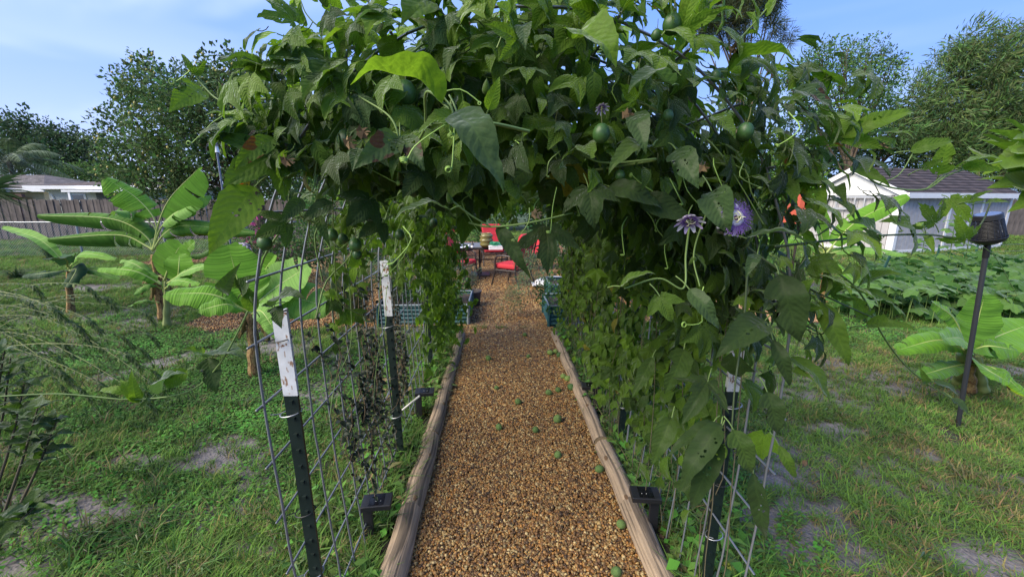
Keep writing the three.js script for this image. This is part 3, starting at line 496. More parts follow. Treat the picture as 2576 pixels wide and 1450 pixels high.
const leafMats = {}; function LM(tone, three, look = '') {      // look: '' whole, 'h' holed, 'b' blotched
  const k = tone + three + look; if (!leafMats[k]) leafMats[k] = leafMat(look === 'h' ? (three ? T3h : T1h) : look === 'b' ? (three ? T3b : T1b) : three ? T3 : T1, three ? B3 : B1, rgb(...TONES[tone]), { alphaTest: look ? .5 : 0, ...(tone === 'wet' ? { clearcoat: .4, clearcoatRoughness: .3 } : {}) });
  return leafMats[k];
}
const massMat = leafMat(T3, B3, rgb(1, 1, 1), { vertexColors: true }), massMat1 = leafMat(T1, B1, rgb(1, 1, 1), { vertexColors: true });
const stemMat = mat({ color: rgb(.12, .19, .045), roughness: .6 }), oldStem = mat({ color: rgb(.10, .085, .045), roughness: .85 }), darkStem = mat({ color: rgb(.05, .075, .03), roughness: .6 });

const vine = thing('passion_vine', 'passion vine covering the whole roof of the arch with lobed leaves, purple flowers and fruits', 'vine', V(CXA, 1.9, Z0));
const curtain = thing('passion_vine', 'passion vine curtain of drooping leaves hanging down the wire on the side of the shed', 'vine', V(.92, 0, -1.6));
const farVine = thing('passion_vine', 'passion vine leaves hanging at the rear of the bare wire side, beside the patio table', 'vine', V(-.7, 0, -4.2));
const rl = rng(1001);
function leafPart(owner, kind, v, tone, look, B, T, N, scale) { // one near leaf from base B to tip T, upper side toward N
  const list = NEAR[kind], g = list[v % list.length], three = kind === 'three' || kind === 'bitten' || kind === 'two', tip = g.userData.tip, cl = Math.hypot(tip[1], tip[2]), s = scale ?? B.distanceTo(T) / cl;
  const cy = tip[1] / cl, cz = tip[2] / cl, loc = new THREE.Matrix4().makeBasis(V(1, 0, 0), V(0, cy, cz), V(0, -cz, cy)).invert();
  const m = frame(B, T.clone().sub(B), N).multiply(loc).multiply(new THREE.Matrix4().makeScale(s, s, s)); m.premultiply(new THREE.Matrix4().makeTranslation(-owner.position.x, -owner.position.y, -owner.position.z));
  return part('leaf', g, LM(tone, three, look), owner, m);
}
const camDir = (p) => camera.position.clone().sub(p).normalize();
// hero leaves read off the photograph: base px, tip px, depths, kind, tone, look, lift (how much the face turns up against toward the viewer)
const HERO = [
  [1112, 258, 880, 214, .80, .72, 'big', 0, 'lime', '', .9], [1150, 285, 1267, 484, .78, .70, 'one', 1, 'wet', '', .1], [1228, 276, 1256, 192, .80, .78, 'one', 0, 'lime', '', -.2], [1150, 292, 1052, 340, .80, .80, 'slim', 1, 'fresh', '', .3],
  [1140, 265, 1152, 240, .8, .8, 'one', 2, 'wet', '', .2], [1132, 528, 990, 562, .98, .9, 'slim', 0, 'wet', '', .8], [1250, 566, 1336, 704, 1.1, 1.05, 'slim', 2, 'deep', '', .1], [1375, 570, 1377, 690, 1.15, 1.1, 'bitten', 0, 'deep', '', -.2],
  [1005, 345, 890, 425, 1.0, .92, 'one', 0, 'wet', 'b', .2], [1010, 345, 1068, 430, 1.0, .95, 'one', 2, 'wet', 'b', .1], [1006, 345, 985, 452, 1.0, .95, 'slim', 0, 'dark', 'h', .1],
  [505, 218, 424, 282, 1.25, 1.15, 'one', 2, 'fresh', 'h', .1], [650, 330, 512, 292, 1.2, 1.1, 'one', 0, 'mid', 'h', .9], [488, 186, 455, 135, 1.25, 1.25, 'slim', 0, 'mid', '', .1], [488, 186, 520, 150, 1.25, 1.25, 'slim', 1, 'mid', 'h', .1], [560, 235, 548, 205, 1.2, 1.2, 'slim', 0, 'fresh', '', 0],
  [700, 215, 600, 150, 1.15, 1.05, 'three', 0, 'mid', 'h', .5], [760, 190, 655, 175, 1.1, 1.05, 'three', 1, 'mid', 'h', .5], [830, 150, 760, 250, 1.1, 1.0, 'three', 2, 'mid', 'h', .1], [690, 390, 560, 470, 1.1, 1.0, 'three', 0, 'mid', 'h', .3], [640, 470, 525, 640, 1.05, .95, 'one', 0, 'fresh', 'h', .2], [620, 440, 600, 490, 1.1, 1.1, 'one', 0, 'yellow', 'b', .1], [690, 350, 590, 430, 1.05, 1.0, 'one', 1, 'mid', 'b', .4],
  [1000, 40, 920, 90, 1.15, 1.0, 'three', 0, 'fresh', 'h', .3], [1080, 20, 1010, 60, 1.15, 1.0, 'three', 1, 'mid', 'h', .3], [1320, 60, 1322, 128, 1.0, .95, 'one', 0, 'wet', '', .1], [1440, 95, 1550, 170, 1.0, .9, 'big', 0, 'fresh', '', .6], [1300, 100, 1220, 60, 1.0, .95, 'three', 2, 'fresh', 'h', .2], [1500, 40, 1430, 10, 1.05, 1.0, 'three', 1, 'lime', '', 0],
  [1830, 180, 2002, 160, 1.1, 1.0, 'big', 0, 'fresh', 'h', .9], [1690, 215, 1580, 235, 1.0, .92, 'one', 1, 'wet', '', .9], [1740, 215, 1850, 220, 1.05, 1.0, 'one', 0, 'wet', 'h', .7], [1600, 250, 1560, 210, 1.0, .95, 'bitten', 0, 'fresh', 'h', 0], [1600, 282, 1625, 388, .98, .92, 'one', 0, 'wet', '', .1], [1700, 375, 1758, 475, 1.0, .92, 'one', 2, 'wet', 'h', .1], [1640, 370, 1530, 440, 1.0, .95, 'one', 1, 'dark', '', .5], [1790, 290, 1850, 350, 1.05, 1.0, 'one', 2, 'mid', 'h', .4], [1660, 140, 1640, 200, 1.05, 1.0, 'three', 0, 'fresh', 'h', .1],
  [2125, 342, 2245, 283, 1.25, 1.2, 'three', 2, 'fresh', 'h', 0], [2120, 345, 2300, 285, 1.25, 1.2, 'slim', 0, 'fresh', 'h', .2], [2170, 352, 2300, 350, 1.25, 1.15, 'slim', 0, 'mid', '', .7], [2120, 340, 2060, 265, 1.25, 1.25, 'bitten', 1, 'mid', 'h', .1], [1990, 270, 2110, 195, 1.2, 1.15, 'one', 1, 'mid', '', .6], [2250, 370, 2190, 345, 1.3, 1.3, 'slim', 0, 'mid', 'h', .2], [2290, 380, 2400, 355, 1.35, 1.3, 'one', 0, 'mid', '', .2], [2320, 425, 2375, 400, 1.4, 1.35, 'one', 0, 'mid', 'h', .1],
  [2362, 440, 2385, 345, 1.4, 1.38, 'one', 2, 'fresh', 'h', -.2], [2400, 425, 2520, 400, 1.4, 1.3, 'one', 0, 'mid', '', .7], [2420, 420, 2515, 432, 1.4, 1.35, 'slim', 1, 'fresh', '', .3], [2140, 420, 2240, 470, 1.3, 1.2, 'slim', 0, 'mid', 'h', .3], [1960, 440, 2080, 470, 1.15, 1.1, 'three', 0, 'mid', 'h', .4], [2020, 450, 2070, 560, 1.15, 1.1, 'one', 2, 'fresh', 'h', .1], [2100, 470, 2130, 520, 1.2, 1.1, 'slim', 0, 'dark', '', .1],
  [2390, 500, 2440, 560, 1.45, 1.4, 'bitten', 0, 'fresh', 'h', .1], [2440, 505, 2500, 480, 1.4, 1.35, 'slim', 0, 'mid', '', .3], [2480, 510, 2540, 510, 1.4, 1.35, 'one', 1, 'mid', 'h', .4], [2330, 590, 2350, 640, 1.4, 1.35, 'slim', 0, 'fresh', '', .1], [2290, 575, 2220, 555, 1.4, 1.35, 'bitten', 1, 'mid', 'h', .2], [2350, 560, 2310, 510, 1.4, 1.4, 'bitten', 0, 'mid', 'h', .1], [2430, 600, 2400, 540, 1.4, 1.4, 'bitten', 1, 'fresh', 'h', .1], [2200, 600, 2130, 560, 1.3, 1.25, 'one', 0, 'mid', 'h', .3],
  [1790, 480, 1835, 590, .98, .92, 'big', 0, 'wet', 'h', .1], [1480, 470, 1495, 575, 1.1, 1.05, 'three', 1, 'deep', 'h', 0], [1535, 470, 1665, 525, 1.1, 1.05, 'one', 1, 'deep', '', .2], [1610, 500, 1740, 560, 1.1, 1.05, 'one', 0, 'deep', '', .1], [1400, 400, 1420, 470, 1.15, 1.1, 'three', 0, 'deep', 'h', 0], [1330, 420, 1260, 490, 1.15, 1.1, 'one', 2, 'dark', '', .1], [1310, 490, 1250, 455, 1.1, 1.05, 'one', 2, 'mid', '', .1],
  [1905, 640, 1875, 700, .98, .95, 'one', 1, 'wet', '', .1], [1880, 600, 2060, 640, 1.0, .92, 'one', 1, 'wet', '', .8], [1960, 690, 2012, 860, 1.02, .98, 'one', 2, 'deep', '', .1], [1925, 805, 1800, 900, 1.0, .95, 'one', 0, 'deep', 'h', .1], [1945, 855, 1985, 970, 1.0, .97, 'slim', 0, 'deep', '', .1], [1735, 728, 1808, 828, .95, .9, 'one', 1, 'wet', '', .1], [1660, 745, 1690, 810, .97, .95, 'three', 0, 'mid', '', .1], [1560, 720, 1650, 690, .97, .95, 'slim', 0, 'mid', '', .6],
  [1815, 1065, 1705, 1240, 1.0, .95, 'slim', 3, 'deep', 'h', .1], [1810, 1090, 1740, 1280, 1.02, .98, 'slim', 0, 'deep', 'h', .1], [1795, 1060, 1672, 1150, 1.03, .99, 'slim', 2, 'deep', 'h', .3], [1780, 960, 1710, 1065, 1.1, 1.05, 'three', 5, 'deep', 'h', .2], [1690, 1050, 1640, 1170, 1.15, 1.1, 'one', 4, 'dark', '', .2], [1720, 880, 1670, 990, 1.2, 1.15, 'one', 5, 'dark', '', .2], [1640, 900, 1590, 1000, 1.3, 1.25, 'one', 3, 'dark', '', .2], [1845, 1080, 1890, 1190, .95, .92, 'one', 2, 'dark', '', .1], [1895, 1190, 1925, 1360, 1.0, .98, 'slim', 2, 'deep', 'h', .1], [1930, 985, 1955, 1090, .96, .94, 'one', 2, 'deep', '', .1], [1960, 1120, 2000, 1200, 1.0, .98, 'slim', 0, 'mid', '', .2],
  [1990, 900, 2080, 1020, 1.08, 1.0, 'one', 1, 'mid', '', .5], [1980, 930, 2050, 960, 1.08, 1.0, 'slim', 0, 'mid', '', .4], [2060, 760, 2135, 920, 1.1, 1.02, 'slim', 0, 'mid', '', .5], [2090, 740, 2130, 700, 1.15, 1.1, 'bitten', 0, 'mid', 'h', .1], [2160, 720, 2270, 690, 1.2, 1.1, 'one', 0, 'mid', '', .5], [2160, 730, 2250, 770, 1.2, 1.15, 'slim', 0, 'mid', '', .4], [2180, 800, 2140, 740, 1.2, 1.2, 'one', 2, 'fresh', '', .1], [2180, 820, 2300, 830, 1.2, 1.12, 'slim', 1, 'mid', '', .4], [2120, 850, 2100, 800, 1.15, 1.15, 'one', 0, 'wet', '', .2], [2395, 1000, 2435, 1040, 1.6, 1.55, 'one', 2, 'wet', '', .3], [2350, 960, 2410, 1000, 1.6, 1.55, 'one', 1, 'wet', '', .5], [2330, 965, 2310, 920, 1.55, 1.55, 'slim', 0, 'mid', '', .2], [1990, 760, 2050, 700, 1.05, 1.0, 'three', 0, 'mid', 'h', .2], [2040, 660, 2120, 690, 1.1, 1.05, 'three', 1, 'mid', '', .2],
  [690, 765, 768, 752, 1.15, 1.08, 'one', 0, 'deep', '', .4], [690, 770, 708, 826, 1.15, 1.1, 'one', 2, 'deep', '', .1], [685, 768, 655, 770, 1.15, 1.12, 'one', 2, 'deep', '', .3], [610, 735, 650, 690, 1.3, 1.25, 'one', 0, 'dark', '', .1], [560, 735, 605, 660, 1.3, 1.25, 'slim', 0, 'dark', '', .1], [600, 725, 590, 680, 1.3, 1.25, 'slim', 0, 'dark', '', 0], [640, 780, 590, 700, 1.3, 1.3, 'slim', 1, 'mid', '', .1],
  [520, 895, 455, 880, 1.35, 1.28, 'one', 2, 'fresh', '', .5], [525, 895, 620, 905, 1.35, 1.28, 'one', 0, 'wet', '', .6], [520, 900, 545, 990, 1.35, 1.3, 'one', 2, 'deep', '', .1], [470, 930, 415, 975, 1.35, 1.35, 'one', 2, 'fresh', '', 0], [410, 985, 470, 940, 1.35, 1.3, 'one', 1, 'wet', '', .4], [345, 1010, 330, 930, 1.35, 1.35, 'slim', 0, 'fresh', '', .2], [350, 1010, 300, 955, 1.35, 1.35, 'one', 0, 'fresh', '', .2], [380, 1000, 345, 1030, 1.35, 1.3, 'slim', 0, 'dark', '', .1], [330, 990, 250, 985, 1.35, 1.35, 'slim', 0, 'fresh', '', .3],
  [720, 560, 640, 600, 1.1, 1.05, 'three', 0, 'dark', '', .1], [840, 510, 760, 560, 1.1, 1.05, 'one', 0, 'deep', 'h', .2], [800, 540, 830, 620, 1.1, 1.08, 'slim', 0, 'dark', '', 0], [930, 500, 870, 570, 1.15, 1.1, 'three', 1, 'deep', '', .1], [760, 500, 700, 560, 1.05, 1.0, 'one', 0, 'deep', '', .1], [620, 520, 600, 555, 1.1, 1.05, 'one', 0, 'wet', '', .1], [1060, 430, 1010, 500, 1.1, 1.05, 'three', 0, 'deep', 'h', 0], [1120, 440, 1090, 520, 1.15, 1.1, 'one', 0, 'dark', '', .1], [960, 560, 900, 600, 1.2, 1.15, 'three', 0, 'deep', '', .1],
];
for (const [bx, by, tx, ty, d0, d1, kind, v, tone, look, lift] of HERO) {
  const B = at(bx, by, d0), T = at(tx, ty, d1), N = UP.clone().multiplyScalar(Math.max(0, lift) + .12).addScaledVector(camDir(B), 1 - Math.max(0, lift)).add(V((rl() - .5) * .5, 0, 0));
  leafPart(by > 640 && bx > 1500 && bx < 2100 ? curtain : vine, kind, v, tone, look, B, T, N);
  if (['one', 'slim', 'big', 'three', 'bitten'].includes(kind)) { const own = by > 640 && bx > 1500 && bx < 2100 ? curtain : vine, back = B.clone().sub(T).normalize().multiplyScalar(.022 + rl() * .02).add(V((rl() - .5) * .02, -.012 + rl() * .02, -.012)); new MB().tube([B, B.clone().addScaledVector(back, .5).add(V(0, .003, 0)), B.clone().add(back)].map(LOC(own)), .0016, .0019, 4, 5).build('leaf_stalk', stemMat, own); }
}
const heroCount = { vine: vine.children.filter((c) => c.name === 'leaf').length };
// ---- the leafy mass of the roof
const pick = (w) => { let s = 0; for (const k in w) s += w[k]; let q = rl() * s; for (const k in w) { q -= w[k]; if (q <= 0) return k; } return Object.keys(w)[0]; };
const massOf = { vine: [new MB(), new MB()], curtain: [new MB(), new MB()], farVine: [new MB(), new MB()] };
const spine = { vine: new MB(), curtain: new MB(), farVine: new MB() };
function massLeaf(who, owner, B, dir, N, s, tone) { const v = who === 'curtain' && rl() < .5 ? 2 + Math.floor(rl() * 2) : Math.floor(rl() * MASS.length), k = .75 + rl() * .5, c = TONES[tone].map((q) => q * k), m = frame(B, dir, N, s); m.premultiply(new THREE.Matrix4().makeTranslation(-owner.position.x, -owner.position.y, -owner.position.z)); massOf[who][v === 2 || v === 3 ? 1 : 0].geo(MASS[v], m, c); }
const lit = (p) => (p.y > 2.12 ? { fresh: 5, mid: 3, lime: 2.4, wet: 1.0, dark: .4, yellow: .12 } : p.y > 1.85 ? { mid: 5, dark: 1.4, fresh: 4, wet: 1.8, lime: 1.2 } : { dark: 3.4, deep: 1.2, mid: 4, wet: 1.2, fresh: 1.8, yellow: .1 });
// front: a thick ragged rim round the opening; near leaves are parts, the rest one mass
let nearLeft = 276 - heroCount.vine;
const lowEdge = (x) => (x < -.22 ? 1.83 - (x + .50) * .1 : x > .55 ? 1.35 : 1.70 + .10 * Math.sin(x * 6 + 1)) + .06 * Math.sin(x * 17);
const topEdge = (x) => { const q = clamp(1 - Math.pow((x - .14) / .95, 2)); return 1.70 + .66 * Math.pow(q, .62) + .05 * Math.sin(x * 9) + .05 * Math.sin(x * 23); };
for (let n = 0; n < 2900; n++) {
  const x = -.66 + rl() * 1.66, yl = lowEdge(x), yu = topEdge(x) + (rl() < .12 ? .10 * rl() : 0); if (yu < yl) continue;
  const y = lerp(yl, yu, rl()), z = Z0 + .16 - rl() * .72 - (y < 1.8 && Math.abs(x - CXA) < .55 ? rl() * .9 : 0), B = V(x, y, z); if (B.distanceTo(camera.position) < .78) continue;
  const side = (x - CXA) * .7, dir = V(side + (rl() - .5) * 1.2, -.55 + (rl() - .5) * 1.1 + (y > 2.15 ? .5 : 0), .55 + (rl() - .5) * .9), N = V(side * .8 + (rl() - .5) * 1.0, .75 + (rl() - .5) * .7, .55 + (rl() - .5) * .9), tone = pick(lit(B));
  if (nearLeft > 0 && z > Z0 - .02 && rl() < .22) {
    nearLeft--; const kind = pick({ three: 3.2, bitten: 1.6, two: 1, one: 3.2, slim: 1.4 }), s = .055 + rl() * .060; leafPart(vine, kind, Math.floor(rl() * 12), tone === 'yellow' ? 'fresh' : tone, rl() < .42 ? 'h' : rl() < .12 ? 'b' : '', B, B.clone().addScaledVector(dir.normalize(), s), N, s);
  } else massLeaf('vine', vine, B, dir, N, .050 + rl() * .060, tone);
}
for (let n = 0; n < 2100; n++) {                                // roof and shoulders, on both faces of the wire
  const s = lerp(1.15, ARCH.len - 1.05, rl()), z = Z0 - .05 - Math.pow(rl(), .85) * 4.1, [x, y, nx, ny] = archAt(s), o = -.16 + rl() * .36 - (rl() < .15 && ny > .6 ? rl() * .25 : 0), B = V(x + nx * o, y + ny * o, z);
  const dir = V(nx * .6 + (rl() - .5) * 1.3, ny * .3 - .55 + (rl() - .5), .25 + (rl() - .5) * 1.2), N = V(nx * .6 + (rl() - .5), .8 + (rl() - .5) * .6, (rl() - .5) * 1.1 + .15);
  if (B.x < -.70 && z > -3) continue; if (x < CXA - .25 && y < 1.98 && (z > -3.0 ? rl() < (y > 1.6 ? .45 : .93) : rl() < .5)) continue;
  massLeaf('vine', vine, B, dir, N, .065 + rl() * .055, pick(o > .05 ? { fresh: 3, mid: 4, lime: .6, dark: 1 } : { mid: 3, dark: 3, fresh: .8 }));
}
for (let n = 0; n < 560; n++) { const x = CXA + (rl() - .5) * 1.15, d = 2.6 + rl() * 2.6, y = lerp(1.58 + .35 * Math.pow(Math.abs(x - CXA) / .6, 2) * (rl() - .3) + (d < 3.6 ? .16 : 0), 2.2, rl()), B = V(x, y, -d); massLeaf('vine', vine, B, V((rl() - .5) * 1.2, -.9 + (rl() - .5) * .6, .4 + (rl() - .5)), V((rl() - .5), .7, .6 + (rl() - .5)), .07 + rl() * .05, pick({ mid: 4, dark: 3, fresh: 2 })); }
for (let n = 0; n < 34; n++) { const d = 1.45 + rl() * 2.6, y1 = 1.95, y0 = 1.05 + rl() * .6, s = (y) => clamp(y, 0, 1.25) + (y > 1.25 ? (y - 1.25) * 1.12 : 0), pts = [], off = (rl() - .35) * .10; for (let k = 0; k <= 7; k++) { const y = lerp(y1, y0, k / 7), x = archAt(s(y))[0] + off + (rl() - .5) * .02; pts.push(V(x, y, -d + (rl() - .5) * .05)); } spine.vine.tube(pts.map(LOC(vine)), .0016, .001, 16, 4); const cv = new THREE.CatmullRomCurve3(pts), m = 6 + Math.floor(rl() * 8); for (let k = 0; k < m; k++) { const B = cv.getPoint(.1 + .9 * rl()); massLeaf('vine', vine, B, V((rl() - .3) * 1.2, -.7 + (rl() - .5) * .7, .4 + (rl() - .5)), V((rl() - .5), .6, .7), .05 + rl() * .045, pick({ mid: 3, fresh: 4, lime: 1.5, dark: 1.5 })); } }
// ---- leaf curtain on the shed side: tiers of drooping leaves from the wire inward
let nc = 300 - curtain.children.filter((c) => c.name === 'leaf').length;
for (let n = 0; n < 6000; n++) {
  const d = 1.3 + Math.pow(rl(), .9) * 3.75, top = 1.9, low = d < 1.75 ? .42 + rl() * .25 : lerp(.26, .12, clamp((d - 1.5) / 3)) + rl() * .22, y = lerp(low, top, Math.pow(rl(), .8)), hole = fbm(d * 2.1, y * 2.6, 66, 3); if (hole < .36 && y < 1.3) continue; if (d < 2.1 && y < .80 && rl() < .5) continue; if (d < 1.5 && y < 1.38 && rl() < .6) continue;
  const s = ARCH.len - clamp(y, 0, 1.25) * 1.0 - (y > 1.25 ? (y - 1.25) * 1.06 : 0), [x, , nx] = archAt(s), B = V(x - .02 - rl() * rl() * .20 + (rl() < .25 ? .14 * rl() : 0), y, -d);
  { const [sx, sy] = proj(B); if (d < 1.75 && sx > 1770 && sx < 1900 && sy > 740 && rl() < .8) continue; }
  const dir = V(-.55 + (rl() - .5) * .7, -.9 + (rl() - .5) * .7, .1 + (rl() - .5) * .9), N = V(-.7 + (rl() - .5) * .8, .55 + (rl() - .5) * .5, .45 + (rl() - .5) * .9), tone = pick(y > 1.5 ? { dark: 3, mid: 3, deep: 1 } : { mid: 5, dark: 1.5, fresh: 3, lime: .8, yellow: .2 }), sz = .072 + rl() * .045;
  if (nc > 0 && d < 2.9 && rl() < .28) { nc--; leafPart(curtain, pick({ three: 2, one: 3, slim: 3, two: 1 }), Math.floor(rl() * 12), tone, tone === 'yellow' ? 'b' : rl() < .3 ? 'h' : '', B, B.clone().addScaledVector(dir.normalize(), sz), N, sz); } else massLeaf('curtain', curtain, B, dir, N, sz, tone);
}
// ---- leaves at the rear of the bare side
let nf = 240;
for (let n = 0; n < 1150; n++) {
  const d = 3.1 + Math.pow(rl(), .65) * 2.05, y = lerp(.10 + rl() * .3, 1.75, rl()); if (d < 4.0 && y < 1.2 && rl() < .62) continue;
  const [x] = archAt(clamp(y, 0, 1.25) + (y > 1.25 ? (y - 1.25) * 1.06 : 0)), B = V(x + .03 + rl() * rl() * (d > 4.4 ? .42 : .2) - (rl() < .2 ? .12 * rl() : 0), y, -d), dir = V(.55 + (rl() - .5) * .7, -.9 + (rl() - .5) * .7, .2 + (rl() - .5) * .8), N = V(.6 + (rl() - .5) * .8, .6, .5 + (rl() - .5) * .8), tone = pick({ mid: 4, dark: 1.6, fresh: 3, lime: .8 }), sz = .07 + rl() * .045;
  if (nf > 0 && rl() < .2) { nf--; leafPart(farVine, pick({ three: 3, one: 2, slim: 2 }), Math.floor(rl() * 3), tone, '', B, B.clone().addScaledVector(dir.normalize(), sz), N, sz); } else massLeaf('farVine', farVine, B, dir, N, sz, tone);
}
// ---- stems woven through the wire
function wander(s0, z0, n, step, heading, off) { const pts = []; let s = s0, z = z0, h = heading; for (let k = 0; k < n; k++) { const [x, y, nx, ny] = archAt(s), o = off + (rl() - .5) * .05; pts.push(V(x + nx * o, y + ny * o, z)); h += (rl() - .5) * .9; s = clamp(s + Math.cos(h) * step, .05, ARCH.len - .05); z = clamp(z + Math.sin(h) * step, Z1 + .05, Z0 + .08); } return pts; }
for (let n = 0; n < 110; n++) spine.vine.tube(wander(1.2 + rl() * (ARCH.len - 2.3), Z0 - rl() * 3.9, 7, .16, rl() * 6.28, -.05 - rl() * .08).map(LOC(vine)), .0022 + rl() * .0014, .0016, 18, 5);
for (let n = 0; n < 46; n++) { const d = 1.3 + rl() * 3.7, y1 = 1.5 + rl() * .5, pts = []; let x = archAt(ARCH.len - 1)[0] - .03 - rl() * .1; for (let k = 0; k <= 6; k++) pts.push(V(x + (rl() - .5) * .05, lerp(.02 + rl() * .05, y1, k / 6), -d + (rl() - .5) * .12)); spine.curtain.tube(pts.map(LOC(curtain)), .0024, .0018, 18, 5); }
for (let n = 0; n < 22; n++) { const d = 3.6 + rl() * 1.5, pts = []; let x = archAt(1)[0] + .03 + rl() * .06; for (let k = 0; k <= 6; k++) pts.push(V(x + (rl() - .5) * .05, lerp(.02, 1.7, k / 6), -d + (rl() - .5) * .12)); spine.farVine.tube(pts.map(LOC(farVine)), .0024, .0018, 18, 5); }
for (const [who, owner] of [['vine', vine], ['curtain', curtain], ['farVine', farVine]]) {
  const g = new THREE.Group(); g.name = 'foliage'; g.userData.kind = 'stuff'; owner.add(g); massOf[who][0].build('leaves', massMat, g, true).userData.kind = 'stuff'; massOf[who][1].build('leaves', massMat1, g, true).userData.kind = 'stuff';
  spine[who].build('stems', who === 'curtain' ? oldStem : stemMat, owner).userData.kind = 'stuff';
}
// ---- runners that reach out of the mass
const runner = (pts, r0, m = stemMat, own = vine) => new MB().tube(pts.map(([x, y, d]) => LOC(own)(at(x, y, d))), r0, r0 * .7, 40, 7).build('stem', m, own);
runner([[980, 430, 1.1], [1065, 330, .95], [1075, 230, .85], [1130, 275, .82]], .0035);
runner([[1330, 330, .84], [1240, 310, .79], [1190, 305, .78], [1140, 302, .79]], .0036); runner([[1142, 302, .79], [1140, 320, .79], [1137, 275, .79], [1120, 250, .8], [1105, 232, .8]], .0026);
runner([[1000, 450, 1.1], [1003, 350, 1.0], [985, 300, 1.0], [900, 240, 1.05]], .003);
runner([[1180, 560, 1.2], [1235, 570, 1.1], [1330, 560, 1.08], [1440, 535, 1.1]], .0032); runner([[1130, 500, 1.05], [1190, 545, 1.08], [1235, 570, 1.1]], .003);
runner([[1480, 430, 1.2], [1650, 400, 1.05], [1500, 405, 1.1], [1400, 330, 1.1], [1330, 300, 1.15]], .0034);
runner([[720, 560, 1.25], [662, 650, 1.3], [640, 740, 1.3], [600, 830, 1.3], [540, 930, 1.32], [470, 985, 1.34], [330, 1004, 1.34], [150, 990, 1.3], [0, 996, 1.25]], .0034);
runner([[880, 330, 1.2], [700, 250, 1.2], [560, 255, 1.22], [510, 215, 1.25], [480, 175, 1.25]], .0028);
runner([[2000, 250, 1.15], [2080, 325, 1.25], [2160, 420, 1.3], [2210, 462, 1.34], [2330, 475, 1.38], [2390, 438, 1.4], [2520, 405, 1.42]], .0036);
runner([[1950, 620, 1.15], [2090, 604, 1.25], [2210, 592, 1.3], [2340, 590, 1.38], [2430, 596, 1.42], [2470, 560, 1.44], [2494, 505, 1.44]], .0040, darkStem);
runner([[2030, 640, 1.15], [2150, 720, 1.2], [2225, 850, 1.3], [2290, 930, 1.5], [2350, 975, 1.6], [2410, 1010, 1.6]], .0032);
runner([[1880, 620, 1.15], [1990, 700, 1.1], [2110, 760, 1.15], [2200, 800, 1.2]], .003, darkStem);
runner([[2430, 596, 1.42], [2445, 545, 1.43], [2450, 500, 1.44]], .0022); runner([[2210, 462, 1.34], [2260, 440, 1.34], [2300, 380, 1.35]], .0022); runner([[2330, 475, 1.38], [2375, 440, 1.4], [2400, 425, 1.4]], .0022);
runner([[1735, 560, 1.0], [1725, 640, 1.0], [1718, 725, .97], [1660, 700, .97], [1570, 725, .97]], .0028, stemMat, curtain); runner([[1880, 690, 1.0], [1870, 820, 1.0], [1850, 960, .98], [1840, 1090, .97]], .003, darkStem, curtain); runner([[1790, 500, 1.0], [1745, 640, 1.0], [1760, 720, .97]], .0024, stemMat, curtain);
runner([[880, 60, 1.3], [810, 70, 1.25], [770, 35, 1.25], [755, 0, 1.25]], .0022); runner([[1500, 120, 1.05], [1482, 30, 1.05], [1476, -30, 1.05]], .0028); runner([[1650, 110, 1.05], [1700, 30, 1.05], [1690, -20, 1.05]], .0024); runner([[1850, 110, 1.15], [1930, 20, 1.2], [1960, -20, 1.2]], .0022); runner([[1250, 120, 1.0], [1290, 20, 1.0]], .0022); runner([[1120, 100, 1.1], [1085, -20, 1.1]], .0022);
for (const [x, y, d, up, tone] of [[1470, 40, 1.05, 1, 'lime'], [1490, 10, 1.05, 1, 'lime'], [1690, 30, 1.05, 1, 'fresh'], [1715, 60, 1.05, 1, 'lime'], [1930, 20, 1.2, 1, 'fresh'], [1900, 60, 1.2, 1, 'fresh'], [1290, 30, 1.0, 1, 'lime'], [1270, 60, 1.0, 1, 'fresh'], [1090, 10, 1.1, 1, 'fresh'], [1130, 50, 1.1, 1, 'fresh'], [1800, 70, 1.1, 1, 'lime'], [1560, 20, 1.1, 1, 'fresh'], [770, 45, 1.25, 1, 'mid'], [810, 80, 1.2, 1, 'mid'], [900, 40, 1.2, 1, 'fresh'], [950, 15, 1.2, 1, 'fresh'], [1620, 30, 1.1, 1, 'lime'], [1380, 25, 1.1, 1, 'fresh'], [1210, 15, 1.1, 1, 'fresh'], [1760, 20, 1.1, 1, 'fresh'], [860, 110, 1.2, 1, 'fresh'], [1850, 30, 1.15, 1, 'fresh']]) {
  const B = at(x, y + 20, d), a = rl() * 6.3; leafPart(vine, pick({ three: 2, one: 2, slim: 2, bitten: 1 }), Math.floor(rl() * 3), tone, rl() < .5 ? 'h' : '', B, B.clone().add(V(Math.cos(a) * .05, .05 + rl() * .04, .03)), V(-Math.cos(a), .5, .6), .085 + rl() * .03);
}
